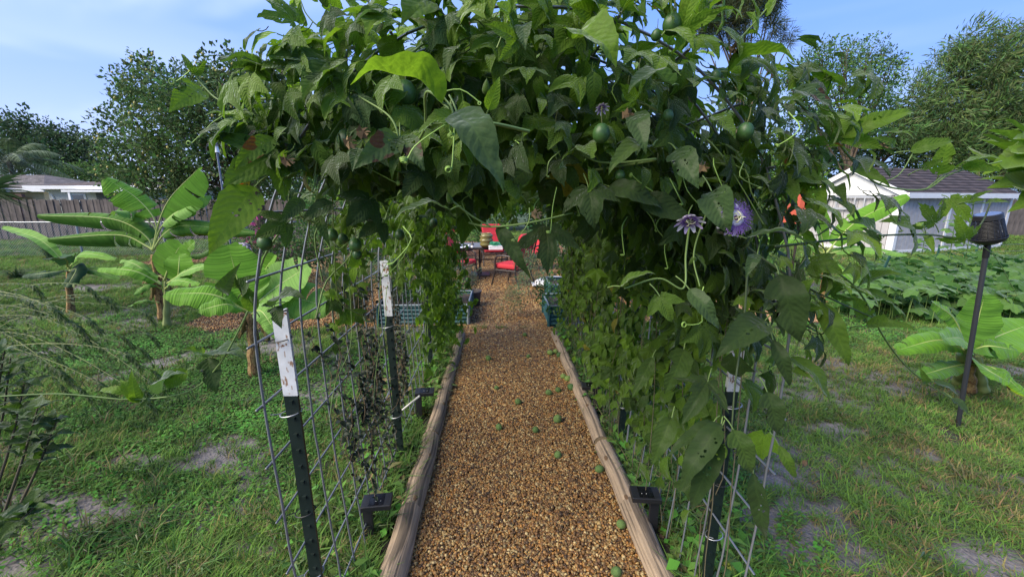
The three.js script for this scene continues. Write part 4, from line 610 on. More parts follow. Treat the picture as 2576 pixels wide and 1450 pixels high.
// ---- tendrils
function tendril(own, pts, coil, turns, axis, m = stemMat) {
  const P = pts.map(([x, y, d]) => at(x, y, d)), end = P[P.length - 1], ax = axis.clone().normalize(), a = Math.abs(ax.y) < .9 ? V(0, 1, 0).cross(ax).normalize() : V(1, 0, 0), b = ax.clone().cross(a), c0 = end.clone().addScaledVector(a, -coil);
  for (let k = 1; k <= turns * 10; k++) { const t = k / 10 * 6.283, R = coil * (1 - .25 * k / (turns * 10)); P.push(c0.clone().addScaledVector(a, Math.cos(t) * R).addScaledVector(b, Math.sin(t) * R).addScaledVector(ax, k / 10 * coil * .28)); }
  new MB().tube(P.map(LOC(own)), .0014, .0009, P.length * 3, 5).build('tendril', m, own);
}
const lime = mat({ color: rgb(.22, .36, .07), roughness: .55 });
tendril(vine, [[1140, 302, .79], [1100, 325, .76], [1040, 370, .74], [1024, 398, .74]], .0065, 4, V(.1, -1, .2), lime); tendril(vine, [[1142, 305, .79], [1141, 350, .76], [1135, 425, .75]], .0055, 3, V(.2, -.5, 1), lime); tendril(vine, [[1140, 305, .79], [1130, 325, .78], [1140, 340, .77]], .006, 3, V(.3, -.8, .4), lime);
tendril(vine, [[1140, 300, .79], [1185, 285, .78], [1225, 305, .78]], .003, 1, V(0, 0, 1), lime); tendril(vine, [[1105, 232, .8], [1160, 225, .8], [1210, 260, .8]], .003, 1, V(0, 0, 1), lime);
tendril(curtain, [[1770, 720, .97], [1760, 760, .96], [1765, 810, .96], [1725, 815, .96]], .007, 2, V(.3, .1, 1), lime); tendril(vine, [[2200, 462, 1.34], [2230, 520, 1.34], [2270, 580, 1.34]], .006, 2, V(0, -1, .2)); tendril(vine, [[2425, 600, 1.42], [2500, 640, 1.5], [2560, 740, 1.55]], .012, 2, V(.2, -1, .3)); tendril(vine, [[2330, 590, 1.38], [2325, 570, 1.36], [2320, 560, 1.36]], .010, 4, V(.1, -1, 0), lime);
tendril(vine, [[640, 290, 1.2], [560, 290, 1.2], [480, 360, 1.2]], .006, 2, V(0, 0, 1), lime); tendril(vine, [[480, 175, 1.25], [440, 205, 1.22]], .008, 2, V(0, 0, 1), lime); tendril(vine, [[1400, 470, 1.1], [1390, 520, 1.1], [1385, 580, 1.1]], .006, 4, V(0, -1, 0), lime); tendril(vine, [[870, 400, 1.1], [940, 430, 1.1], [1000, 460, 1.1]], .006, 4, V(1, -.2, 0), lime); tendril(vine, [[1690, 500, 1.1], [1640, 480, 1.1], [1590, 440, 1.1]], .006, 3, V(-1, 0, 0), lime);
for (let k = 0; k < 40; k++) { const x = 650 + rl() * 1350, y = 180 + rl() * 420, d = 1.02 + rl() * .3; tendril(vine, [[x, y, d], [x + (rl() - .5) * 60, y + 20 + rl() * 30, d - .03], [x + (rl() - .5) * 110, y + 50 + rl() * 70, d - .02]], .004 + rl() * .004, 2, V(rl() - .5, -1, rl() - .5), rl() < .5 ? lime : stemMat); }
// ---- fruits on the vine
const VF = [fruitMat(rgb(.065, .120, .055), .45), fruitMat(rgb(.085, .150, .060), .42), fruitMat(rgb(.045, .085, .042), .48)];
function hangFruit(own, px, py, d, rad, m, calyx) {
  const p = at(px, py, d), R = rad / F * d * .86, g = new THREE.Group(); g.name = 'fruit'; g.position.copy(LOC(own)(p)); g.scale.setScalar(R); g.rotation.set((rl() - .5) * .5, rl() * 6, (rl() - .5) * .4); own.add(g);
  part('flesh', fruitGeo, VF[m], g); part('stalk', new MB().tube([V(0, 1.1, 0), V(.1, 1.9, .05), V(.2, 2.8, -.1)], .07, .06, 4, 5).done(), stalkMat, g);
  if (calyx) { const b = new MB(); for (let k = 0; k < 7; k++) { const a = k / 7 * 6.28, c = Math.cos(a), s = Math.sin(a); b.tri(V(c * .12 - s * .12, 1.08, s * .12 + c * .12), V(c * .12 + s * .12, 1.08, s * .12 - c * .12), V(c * (.45 + rl() * .3), 1.15 + rl() * .6 - .3, s * (.45 + rl() * .3))); } part('dry_calyx', b.done(), dryMat, g); }
}
for (const a of [[1020, 232, 1.08, 28, 0, 0], [1028, 290, 1.12, 24, 0, 0], [1607, 205, 1.0, 21, 1, 1], [1580, 240, 1.05, 18, 0, 0], [1512, 335, 1.02, 24, 0, 0], [1395, 335, 1.1, 22, 2, 0], [1022, 335, 1.1, 20, 0, 1], [1680, 290, 1.02, 15, 0, 1], [1875, 330, 1.05, 22, 0, 1], [1690, 60, 1.05, 24, 0, 0], [1650, 88, 1.05, 13, 0, 1], [1800, 190, 1.1, 14, 0, 1], [1870, 340, 1.15, 18, 2, 0], [870, 350, 1.1, 24, 2, 1], [665, 610, 1.2, 20, 0, 1], [835, 590, 1.25, 16, 1, 1], [893, 615, 1.25, 18, 1, 0], [862, 600, 1.3, 14, 0, 0], [898, 640, 1.35, 13, 0, 0], [1070, 395, 1.2, 18, 2, 0], [1120, 410, 1.3, 14, 2, 0], [960, 470, 1.3, 12, 1, 0], [1310, 350, 1.2, 22, 2, 0], [1560, 440, 1.1, 14, 0, 0], [1040, 480, 1.4, 15, 2, 0], [1160, 470, 1.5, 14, 2, 0], [1230, 430, 1.4, 13, 2, 0], [1005, 590, 1.6, 14, 0, 0], [940, 540, 1.5, 12, 1, 0], [1165, 580, 2.2, 10, 1, 0], [990, 660, 1.9, 10, 0, 0], [1090, 560, 2.0, 12, 2, 0]]) hangFruit(vine, ...a);
// ---- green buds with pointed tips
{ const g = new THREE.LatheGeometry([[.001, 0], [.32, .12], [.42, .45], [.30, 1.0], [.10, 1.35], [.02, 1.5]].map(([a, b]) => new THREE.Vector2(a, b)), 10); for (const [x, y, d, s, tx, tz] of [[1221, 218, .98, .022, -.1, .1], [1135, 492, 1.05, .02, .35, .1], [555, 228, 1.2, .018, 0, 0], [1750, 625, 1.0, .018, 2.6, .1], [640, 740, 1.25, .016, .5, 0]]) { const o = part('bud', g, LM('mid', false), vine, LOC(vine)(at(x, y + 20, d))); o.scale.setScalar(s); o.rotation.set(.2, 0, tx); } }
// ---- two purple flowers
{
  const petal = (l, w, cup) => bladeLeaf({ w: w / l, along: 8, across: 4, droop: -cup || .1, fold: .25, seed: 4, shape: (t) => Math.pow(Math.sin(Math.PI * (.12 + .80 * t)), .7) });
  const pMat = new THREE.MeshPhysicalMaterial({ color: rgb(.50, .40, .64), roughness: .9, transmission: .25, thickness: 0, side: THREE.DoubleSide }), wMat = new THREE.MeshPhysicalMaterial({ color: rgb(.62, .60, .66), roughness: .9, transmission: .2, thickness: 0, side: THREE.DoubleSide }), viol = mat({ color: rgb(.14, .07, .28), roughness: .7 }), deep = mat({ color: rgb(.05, .015, .12), roughness: .7 }), cream = mat({ color: rgb(.62, .60, .36), roughness: .6 }), pale = mat({ color: rgb(.55, .50, .58), roughness: .7 }), red = mat({ color: rgb(.22, .03, .08), roughness: .6 }), gr = LM('fresh', false);
  const flower = (pos, face, size, open) => {
    const f = new THREE.Group(); f.name = 'flower'; f.position.copy(LOC(vine)(pos)); f.quaternion.setFromUnitVectors(UP, face.clone().normalize()); f.scale.setScalar(size); vine.add(f);
    const r = rng(Math.round(pos.x * 1000));
    for (let k = 0; k < 10; k++) { const a = k / 10 * 6.283, g = petal(k % 2 ? 1.08 : 1.15, k % 2 ? .15 : .19, open ? -.55 : .2), tilt = open ? -.22 : .5; part('petal', g, k % 2 ? pMat : wMat, f, frame(V(Math.cos(a) * .12, k % 2 ? .02 : 0, Math.sin(a) * .12), V(Math.cos(a), tilt, Math.sin(a)), V(-Math.cos(a) * tilt, 1, -Math.sin(a) * tilt))); }
    const b = new MB(), dk = new MB();
    for (let k = 0; k < 76; k++) { const a = k / 76 * 6.283 + (r() - .5) * .05, c = Math.cos(a), s = Math.sin(a), l = (open ? .50 : .34) + r() * .22, lift = open ? .06 : .5, w = (q) => Math.sin(q * 17 + k * 1.7) * .05 * (q > .5 ? 1 : .2), pts = []; for (let q = 0; q <= 7; q++) { const t = q / 7, R = (open ? .40 : .20) + t * l, wv = w(t); pts.push(V(c * R * (open ? 1 : .75) - s * wv, .07 + lift * t * (1 + .3 * Math.sin(k)) * .6 + wv * .5, s * R * (open ? 1 : .75) + c * wv)); } b.tube(pts, .024, .014, 9, 4, false); if (k % 2) dk.tube([V(c * .40, .105, s * .40), V(c * .54, .112 + (open ? 0 : .1), s * .54)], .016, .012, 1, 4); }
    b.build('corona', viol, f); dk.build('corona_ring', deep, f);
    part('corona_disc', new THREE.LatheGeometry([[.0, .05], [.12, .045], [.34, .08], [.47, .10], [.47, .08], [.1, .02]].map(([x, y]) => new THREE.Vector2(x, y)), 30), pale, f); part('nectar_ring', new THREE.TorusGeometry(.10, .035, 6, 20), red, f, V(0, .06, 0)).rotation.x = Math.PI / 2;
    new MB().tube([V(0, .03, 0), V(0, .34, 0)], .045, .04, 1, 8).build('column', cream, f);
    for (let k = 0; k < 5; k++) { const a = k / 5 * 6.28 + .3, c = Math.cos(a), s = Math.sin(a), g = new MB().tube([V(0, .28, 0), V(c * .18, .27, s * .18), V(c * .27, .20, s * .27)], .03, .028, 5, 5); g.bar(V(c * .27 - s * .10, .19, s * .27 + c * .10), V(c * .27 + s * .10, .19, s * .27 - c * .10), .06, .03); g.build('stamen', cream, f); }
    part('ovary', new THREE.SphereGeometry(.075, 12, 8), gr, f, V(0, .38, 0)); for (let k = 0; k < 3; k++) { const a = k / 3 * 6.28, c = Math.cos(a), s = Math.sin(a); new MB().tube([V(0, .42, 0), V(c * .15, .50, s * .15), V(c * .30, .44, s * .30), V(c * .36, .36, s * .36)], .025, .03, 8, 5).build('style', cream, f); }
    part('calyx', new THREE.LatheGeometry([[.0, -.16], [.07, -.14], [.17, -.03], [.16, .01], [.1, 0]].map(([x, y]) => new THREE.Vector2(x, y)), 14), gr, f); new MB().tube([V(0, -.12, 0), V(.05, -.6, .1), V(.3, -1.2, .2)], .04, .04, 6, 5).build('flower_stalk', stemMat, f);
  };
  flower(at(1850, 548, .93), V(.12, .22, 1), .040, true); flower(at(1733, 548, .95), V(-.15, -.75, .65), .036, false);
  flower(at(622, 612, 1.3), V(-.5, -.8, .3), .022, false); flower(at(1512, 268, 1.02), V(.1, -.6, .6), .018, false);
}
// ---- withered leaf scraps
{ for (const [x, y, d] of [[880, 355, 1.0], [912, 330, 1.0], [722, 400, 1.02], [1582, 285, .97], [1350, 535, 1.1], [1850, 120, 1.1], [1770, 415, 1.05], [1170, 50, 1.1], [2225, 365, 1.34], [620, 425, 1.1]]) { const B = at(x, y, d), b = new MB(), n = 7; for (let j = 0; j < n; j++) { const a = j / n * 6.28; b.tri(V((rl() - .5) * .01, (rl() - .5) * .01, (rl() - .5) * .01), V(Math.cos(a) * .016, Math.sin(a) * .014, (rl() - .5) * .02), V(Math.cos(a + .9) * .015, Math.sin(a + .9) * .013 - .006, (rl() - .5) * .02)); } part('dry_leaf', b.done(), rl() < .6 ? mat({ color: rgb(.24, .16, .08), roughness: .95, side: THREE.DoubleSide }) : dryMat, vine, LOC(vine)(B)); } }
// ---- the dark small leaved climber on the bare wire
{
  const t = thing('climbing_shrub', 'dark small leaved climber twining up the bare wire before the white topped post', 'climber', gnd(1000, 1150)), L = LOC(t), r = rng(77), b = new MB(), st = new MB();
  const g = bladeLeaf({ w: .26, along: 4, across: 2, droop: .9, seed: 3 });
  for (let k = 0; k < 46; k++) {
    const d0 = 1.75 + r() * 1.1, y0 = .1 + r() * .5, d1 = d0 + (r() - .5) * .5, y1 = y0 + .3 + r() * .7, sx = (y) => archAt(clamp(y, 0, 1.25))[0] + (r() - .5) * .08, pts = []; for (let q = 0; q <= 6; q++) { const tt = q / 6, y = lerp(y0, y1, tt); pts.push(V(sx(y) + .02, y, -lerp(d0, d1, tt) + (r() - .5) * .06)); }
    st.tube(pts.map(L), .0018, .001, 14, 4); const cv = new THREE.CatmullRomCurve3(pts), n = 22 + Math.floor(r() * 14);
    for (let q = 0; q < n; q++) { const P = cv.getPoint(r()), dir = V((r() - .5) * 2, (r() - .3) * 1.4, (r() - .5) * 2), m = frame(L(P), dir, V((r() - .5), .9, .4 + (r() - .5)), .022 + r() * .024), kk = .6 + r() * .8, wet = r() < .05; b.geo(g, m, wet ? [.06, .085, .07] : [.012 * kk, .026 * kk, .014 * kk]); }
  }
  const fm = leafMat(T1, B1, rgb(1, 1, 1), { vertexColors: true, transmission: .12, clearcoat: .3 }); const f = b.build('foliage', fm, t, true); f.userData.kind = 'stuff'; st.build('stems', mat({ color: rgb(.16, .11, .06), roughness: .8 }), t).userData.kind = 'stuff';
}

// ------------------------------------------------------------------ banana plants
const banTex = (margin, seed) => tex(256, 256, (u, v) => {
  const a = Math.abs(v - .5) * 2, st = vn(u * 74 + a * 5, 3, seed) * .6 + vn(u * 150 + a * 9, 8, seed) * .4, n = fbm(u * 6, v * 5, seed, 3); let k = .80 + .16 * st + .12 * (n - .5); let c = [k * .93, k, k * .85];
  if (margin) { const e = a + (fbm(u * 14, v * 3, seed + 4, 3) - .5) * .55; if (v > .5 && e > .74) { const q = sstep(.74, .82, e); c = [lerp(c[0], 1.0, q), lerp(c[1], .93, q), lerp(c[2], .25, q)]; const br = sstep(.60, .66, fbm(u * 9 + 5, v * 4, seed + 8, 3)) * sstep(.80, .9, e); c = c.map((x, i) => lerp(x, [.55, .28, .10][i], br)); } }
  return c;
});
const BT = banTex(false, 5), BTm = banTex(true, 6), bandBump = tex(256, 64, (u, v) => grey(vn(u * 90 + Math.abs(v - .5) * 9, 3, 5) * .7 + .3 * vn(u * 22, 2, 7)), false);
const banMats = {}; const banMat = (tone, margin) => banMats[tone + margin] ??= new THREE.MeshPhysicalMaterial({ map: margin ? BTm : BT, bumpMap: bandBump, bumpScale: .006, color: rgb(...{ lime: [.22, .43, .045], fresh: [.20, .39, .040], mid: [.13, .27, .040], pale: [.25, .43, .10], dark: [.03, .08, .035], dead: [.24, .145, .065] }[tone]), side: THREE.DoubleSide, roughness: .93, transmission: tone === 'lime' ? .5 : .36, thickness: 0, specularIntensity: .35, clearcoat: .16, clearcoatRoughness: .4 });
const ribMat = mat({ color: rgb(.30, .36, .10), roughness: .5 }), trunkTex = tex(128, 256, (u, v) => { const n = fbm(u * 7, v * 22, 6, 4), s = vn(u * 18, v * 3, 7); const q = sstep(.45, .7, n); return [lerp(.42, .62, s) - .16 * q, lerp(.36, .50, s) - .18 * q, lerp(.22, .32, s) - .12 * q]; }, true, 8, 2.2);
const trunkMat = mat({ map: trunkTex, roughness: .9 }), youngTrunk = mat({ color: rgb(.20, .24, .075), roughness: .7 });
const rb = rng(555);
// points base -> mid -> tip of the midrib; N is the side the upper face turns to; stalk is the share of the rib without a blade
function bananaLeaf(t, A, Bm, C, width, N, tone = 'fresh', o = {}) {
  const { stalk = .2, fold = .35, tears = 2, margin = false, from = null, hang = 0, ruffle = 1, tipW = .9 } = o, cv = new THREE.CatmullRomCurve3([...(from ? [from] : []), A, Bm, C].map(LOC(t))), leaf = new THREE.Group(); leaf.name = 'leaf'; t.add(leaf);
  const n = 26, cut = new Set(); for (let k = 0; k < tears; k++) cut.add(Math.floor(4 + rb() * (n - 7)) * (rb() < .5 ? 1 : -1));
  const mb = new MB(), ph = rb() * 6;
  const row = (q, side, pull) => {
    const u = lerp(stalk, 1, q), P = cv.getPoint(u), T = cv.getTangent(u), S = T.clone().cross(N).normalize(), U = S.clone().cross(T).normalize(), w = width * Math.pow(Math.sin(Math.PI * Math.pow(clamp(lerp(.05, .985, q)), .82)), .5 * tipW) * (1 + .04 * Math.sin(q * 21 + ph)), ids = [];
    for (let k = 0; k <= 4; k++) { const s = k / 4, x = side * s * w / 2, z = Math.abs(s) * w / 2 * fold - hang * s * s * w * .5 + ruffle * (.010 * Math.sin(q * 19 + ph * side) + .004 * Math.sin(q * 61 + ph)) * s; const p = P.clone().addScaledVector(S, x * Math.cos(Math.min(1.3, hang * s))).addScaledVector(U, z).addScaledVector(T, s * s * .12 * w + pull * s); ids.push(mb.v(p.x, p.y, p.z, q, .5 + side * s * .5)); }
    return ids;
  };
  for (const side of [-1, 1]) { let a = row(0, side, 0); for (let k = 1; k <= n; k++) { const c = cut.has(k * side), b = row(k / n, side, c ? -.012 - .03 * rb() : 0); for (let i = 0; i < 4; i++) side > 0 ? mb.i.push(a[i], a[i + 1], b[i + 1], a[i], b[i + 1], b[i]) : mb.i.push(a[i], b[i + 1], a[i + 1], a[i], b[i], b[i + 1]); a = c ? row(k / n, side, .012 + .03 * rb()) : b; } }
  mb.build('blade', banMat(tone, margin), leaf);
  const pts = []; for (let k = 0; k <= 10; k++) { const P = cv.getPoint(k / 10), T = cv.getTangent(k / 10), S = T.clone().cross(N).normalize(); pts.push(P.addScaledVector(S.clone().cross(T).normalize(), -.003)); }
  const r0 = o.rib ?? clamp(width * .075, .006, .02); new MB().tube(pts, (q) => lerp(r0, .0025, Math.pow(q, .6)), 0, 24, 7).build('midrib', ribMat, leaf); return leaf;
}
const stem = (t, a, b, r0, r1, m, name = 'trunk') => { const L = LOC(t), pts = []; for (let k = 0; k <= 6; k++) pts.push(L(a.clone().lerp(b, k / 6)).add(V((rb() - .5) * r0 * .25, 0, (rb() - .5) * r0 * .25))); return new MB().tube(pts, (q) => lerp(r0, r1, q) * (1 + .09 * Math.sin(q * 23)), 0, 22, 10).build(name, m, t); };
const up = V(0, 1, .12), toCam = V(.2, .35, 1);
{ // big one on the lawn
  const b = gnd(408, 805), d = -b.z, t = thing('banana_plant', 'tallest banana plant on the lawn with a folded bright leaf standing high and two long yellow edged leaves', 'banana plant', b, 'banana plants'), P = (x, y, dd = 0) => at(x, y, d + dd), A = P(384, 628);
  tag(t, 'tall banana plant with torn leaves and two long yellow edged leaves, before the fence', 'banana plant', 'banana plants');
  stem(t, b, P(386, 640), .060, .036, trunkMat);
  bananaLeaf(t, P(398, 560), P(425, 500), P(497, 424), .58, V(-.6, .3, 1), 'lime', { from: A, stalk: .42, fold: -.7, tears: 2, hang: .1 });
  bananaLeaf(t, P(392, 562), P(345, 500), P(266, 448, -.1), .52, V(.45, .75, .6), 'fresh', { from: A, stalk: .42, fold: .1, tears: 6, hang: .7 });
  bananaLeaf(t, P(390, 575), P(340, 535), P(285, 530, -.3), .32, V(.2, .9, .4), 'pale', { from: A, stalk: .5, fold: .2, tears: 3, hang: .8 });
  bananaLeaf(t, P(372, 600), P(300, 555), P(92, 541, -.1), .44, V(0, .42, .9), 'mid', { from: A, stalk: .30, fold: -.1, margin: true, tears: 4, hang: 1.0 });
  bananaLeaf(t, P(360, 614), P(310, 592), P(118, 601, -.2), .42, V(0, .42, .9), 'mid', { from: A, stalk: .34, fold: -.1, margin: true, tears: 3, hang: 1.0 });
  bananaLeaf(t, P(402, 575), P(440, 535), P(528, 492, .2), .46, V(-.3, .8, .7), 'pale', { from: A, stalk: .42, tears: 6, hang: .6 });
  bananaLeaf(t, P(410, 590), P(450, 568), P(640, 585, .2), .40, V(0, .45, .9), 'mid', { from: A, stalk: .30, margin: true, tears: 4, hang: .9 });
  for (const [x, y, w] of [[352, 740, .16], [430, 760, .14], [378, 760, .12]]) bananaLeaf(t, P(388, 690), P((x + 388) / 2, 700, -.05), P(x, y, -.1), w, V(0, .3, 1), 'dead', { stalk: .2, tears: 4, hang: 1.1, ruffle: 2 });
  // suckers at its foot
  const b2 = P(412, 790, -.35); b2.y = 0; const s2 = P(418, 705, -.35); stem(t, b2, s2, .05, .03, youngTrunk, 'sucker_trunk');
  bananaLeaf(t, P(412, 705, -.4), P(428, 660, -.42), P(455, 612, -.42), .46, V(.1, .2, 1), 'lime', { stalk: .1, fold: .05, tears: 0 });
  bananaLeaf(t, P(447, 705, -.5), P(449, 672, -.55), P(450, 638, -.5), .36, V(.1, -.1, 1), 'fresh', { stalk: .05, fold: .05, tears: 0, ruffle: .5 });
  bananaLeaf(t, P(425, 690, -.3), P(460, 640, -.3), P(488, 606, -.3), .20, V(-.2, .4, 1), 'lime', { stalk: .3, fold: .1, tears: 0 });
  bananaLeaf(t, P(405, 715, -.5), P(340, 682, -.6), P(245, 676, -.6), .22, V(0, .9, .5), 'fresh', { stalk: .1, tears: 3, hang: .6 }); bananaLeaf(t, P(405, 712, -.3), P(340, 665, -.3), P(302, 655, -.2), .17, V(0, .9, .5), 'pale', { stalk: .1, tears: 1, hang: .5 });
  bananaLeaf(t, P(420, 712, -.5), P(470, 680, -.6), P(545, 660, -.6), .22, V(0, .9, .5), 'pale', { stalk: .15, tears: 3, hang: .5 }); bananaLeaf(t, P(405, 725, -.4), P(370, 715, -.6), P(335, 740, -.7), .18, V(0, .9, .5), 'mid', { stalk: .2, tears: 1, hang: .7 }); bananaLeaf(t, P(415, 725, -.6), P(440, 705, -.8), P(500, 715, -.9), .18, V(0, .9, .5), 'fresh', { stalk: .2, tears: 1, hang: .6 });
  bananaLeaf(t, P(400, 760, -.4), P(360, 755, -.5), P(320, 772, -.5), .12, up, 'mid', { stalk: .2, tears: 0, hang: .5 }); bananaLeaf(t, P(425, 640, .3), P(500, 640, .4), P(545, 615, .4), .2, V(0, .9, .5), 'mid', { stalk: .3, tears: 2, hang: .7 });
}
{ // small one at the edge of the photograph
  const b = gnd(178, 786), d = -b.z, t = thing('banana_plant', 'small dark banana plant with glossy drooping leaves, nearest the chain link fence', 'banana plant', b, 'banana plants'), P = (x, y, dd = 0) => at(x, y, d + dd);
  stem(t, b, P(172, 680), .055, .035, trunkMat);
  bananaLeaf(t, P(172, 672), P(110, 610), P(5, 572, .3), .16, V(.2, .8, .6), 'pale', { stalk: .2, tears: 1, fold: .5 }); bananaLeaf(t, P(170, 680), P(130, 684, -.3), P(55, 694, -.4), .22, V(0, .9, .5), 'dark', { stalk: .15, tears: 1, hang: .6 });
  bananaLeaf(t, P(172, 675), P(200, 640), P(290, 650, -.2), .20, V(0, .9, .5), 'fresh', { stalk: .15, tears: 1, hang: .5 }); bananaLeaf(t, P(168, 670), P(160, 650, -.4), P(115, 652, -.7), .24, V(0, .95, .4), 'dark', { stalk: .1, tears: 1, hang: .3 });
  bananaLeaf(t, P(175, 680, -.1), P(190, 680, -.4), P(165, 722, -.55), .28, V(.1, .5, .9), 'dark', { stalk: .1, tears: 0, hang: .6 }); bananaLeaf(t, P(175, 684), P(230, 678, -.2), P(300, 700, -.3), .18, V(0, .9, .5), 'mid', { stalk: .2, tears: 1, hang: .5 }); bananaLeaf(t, P(172, 675), P(165, 648, .2), P(190, 640, .6), .2, up, 'mid', { stalk: .15, tears: 1 });
}
{ // the one against the wire
  const b = gnd(642, 942), d = -b.z, t = thing('banana_plant', 'banana plant with bare brown trunk and glowing leaves just outside the bare wire', 'banana plant', b, 'banana plants'), P = (x, y, dd = 0) => at(x, y, d + dd), A = P(622, 785);
  stem(t, b, P(630, 785), .062, .045, trunkMat); stem(t, P(630, 790), P(618, 735), .042, .022, youngTrunk, 'leaf_sheath');
  bananaLeaf(t, A, P(606, 735, .05), P(572, 615, .05), .62, V(.1, -.05, 1), 'lime', { stalk: .12, fold: .05, tears: 1 }); bananaLeaf(t, P(625, 780), P(690, 725, .1), P(775, 668, .2), .52, V(-.25, .55, .8), 'pale', { stalk: .1, tears: 2, fold: .1 });
  bananaLeaf(t, P(628, 785), P(720, 750, .1), P(830, 772, .1), .50, V(0, .6, .85), 'pale', { stalk: .1, tears: 2, hang: .5 }); bananaLeaf(t, A, P(540, 742, -.1), P(415, 738, -.2), .36, V(0, .85, .5), 'fresh', { stalk: .2, tears: 2, hang: .6 });
  bananaLeaf(t, A, P(570, 765, -.2), P(500, 780, -.3), .24, V(0, .7, .7), 'lime', { stalk: .2, tears: 1, hang: .5 }); bananaLeaf(t, P(622, 780), P(640, 720, .3), P(690, 640, .4), .26, V(-.2, .2, 1), 'fresh', { stalk: .2, tears: 1 }); bananaLeaf(t, P(630, 790), P(660, 785, -.3), P(700, 850, -.4), .18, V(.2, .5, .9), 'pale', { stalk: .1, tears: 0, hang: .4 });
}
{ const t = scene.children[scene.children.length - 1], d = -t.position.z, P = (x, y, dd = 0) => at(x, y, d + dd); for (const [x, y, w] of [[600, 850, .12], [672, 860, .14]]) bananaLeaf(t, P(628, 790), P((x + 628) / 2, 800, -.04), P(x, y, -.08), w, V(0, .3, 1), 'dead', { stalk: .2, tears: 4, hang: 1.1, ruffle: 2 }); }
{ // behind the torch
  const b = gnd(2440, 985), d = -b.z, t = thing('banana_plant', 'low banana plant with one round bright leaf standing up behind the torch pole', 'banana plant', b, 'banana plants'), P = (x, y, dd = 0) => at(x, y, d + dd), A = P(2436, 890);
  for (const [x, y, tx, ty] of [[2440, 985, 2440, 890], [2410, 965, 2418, 890], [2475, 985, 2455, 895]]) stem(t, b.clone().add(gnd(x, y).sub(gnd(2440, 985))), P(tx, ty), .045, .03, x === 2440 ? trunkMat : youngTrunk);
  bananaLeaf(t, A, P(2456, 820, .05), P(2478, 742, .05), .40, V(-.1, .05, 1), 'lime', { stalk: .1, fold: .05, tears: 0 }); bananaLeaf(t, A, P(2400, 800), P(2347, 760), .13, V(.2, .3, 1), 'lime', { stalk: .3, fold: -.5, tears: 0 });
  bananaLeaf(t, A, P(2500, 850, .1), P(2590, 815, .2), .40, V(-.2, .8, .6), 'fresh', { stalk: .1, tears: 2, hang: .3 }); bananaLeaf(t, A, P(2370, 855, -.1), P(2255, 880, -.2), .24, V(0, .85, .6), 'fresh', { stalk: .15, tears: 1, hang: .5 }); bananaLeaf(t, A, P(2390, 845, .2), P(2310, 835, .3), .22, V(0, .85, .6), 'mid', { stalk: .15, tears: 1, hang: .5 });
  bananaLeaf(t, A, P(2420, 852, -.2), P(2370, 850, -.4), .22, V(.1, .7, .7), 'lime', { stalk: .1, tears: 0, hang: .3 }); bananaLeaf(t, A, P(2480, 870, -.1), P(2560, 880, -.2), .3, V(0, .85, .5), 'mid', { stalk: .1, tears: 2, hang: .6 }); bananaLeaf(t, P(2445, 920), P(2500, 925, -.2), P(2590, 1000, -.4), .2, V(0, .85, .5), 'fresh', { stalk: .1, tears: 1, hang: .5, margin: true }); bananaLeaf(t, P(2430, 915), P(2380, 925, -.2), P(2310, 945, -.3), .18, V(0, .85, .5), 'mid', { stalk: .1, tears: 1, hang: .5 });
  bananaLeaf(t, P(2450, 905), P(2485, 930, -.3), P(2540, 960, -.4), .22, V(.1, .7, .6), 'lime', { stalk: .1, tears: 0, hang: .3 });
}
{ // beyond the leaf curtain, before the shed
  const b = gnd(2075, 760), d = -b.z, t = thing('banana_plant', 'banana plant half hidden by the leaf curtain, its pale leaves against the grey shed wall', 'banana plant', b, 'banana plants'), P = (x, y, dd = 0) => at(x, y, d + dd), A = P(2075, 640);
  stem(t, b, P(2075, 650), .07, .045, trunkMat);
  bananaLeaf(t, A, P(2150, 560), P(2285, 492), .36, V(-.3, .6, .8), 'fresh', { stalk: .15, tears: 2, fold: .1, hang: .3 }); bananaLeaf(t, A, P(2150, 625), P(2280, 640, -.2), .26, V(0, .9, .5), 'pale', { stalk: .15, tears: 2, hang: .5 }); bananaLeaf(t, A, P(2060, 560), P(2040, 470), .34, V(.2, .2, 1), 'lime', { stalk: .2, tears: 1 }); bananaLeaf(t, A, P(2000, 600), P(1900, 610), .3, V(0, .9, .5), 'fresh', { stalk: .15, tears: 2, hang: .5 }); bananaLeaf(t, A, P(2120, 680, -.3), P(2190, 740, -.5), .26, V(0, .9, .5), 'fresh', { stalk: .15, tears: 1, hang: .6 });
}

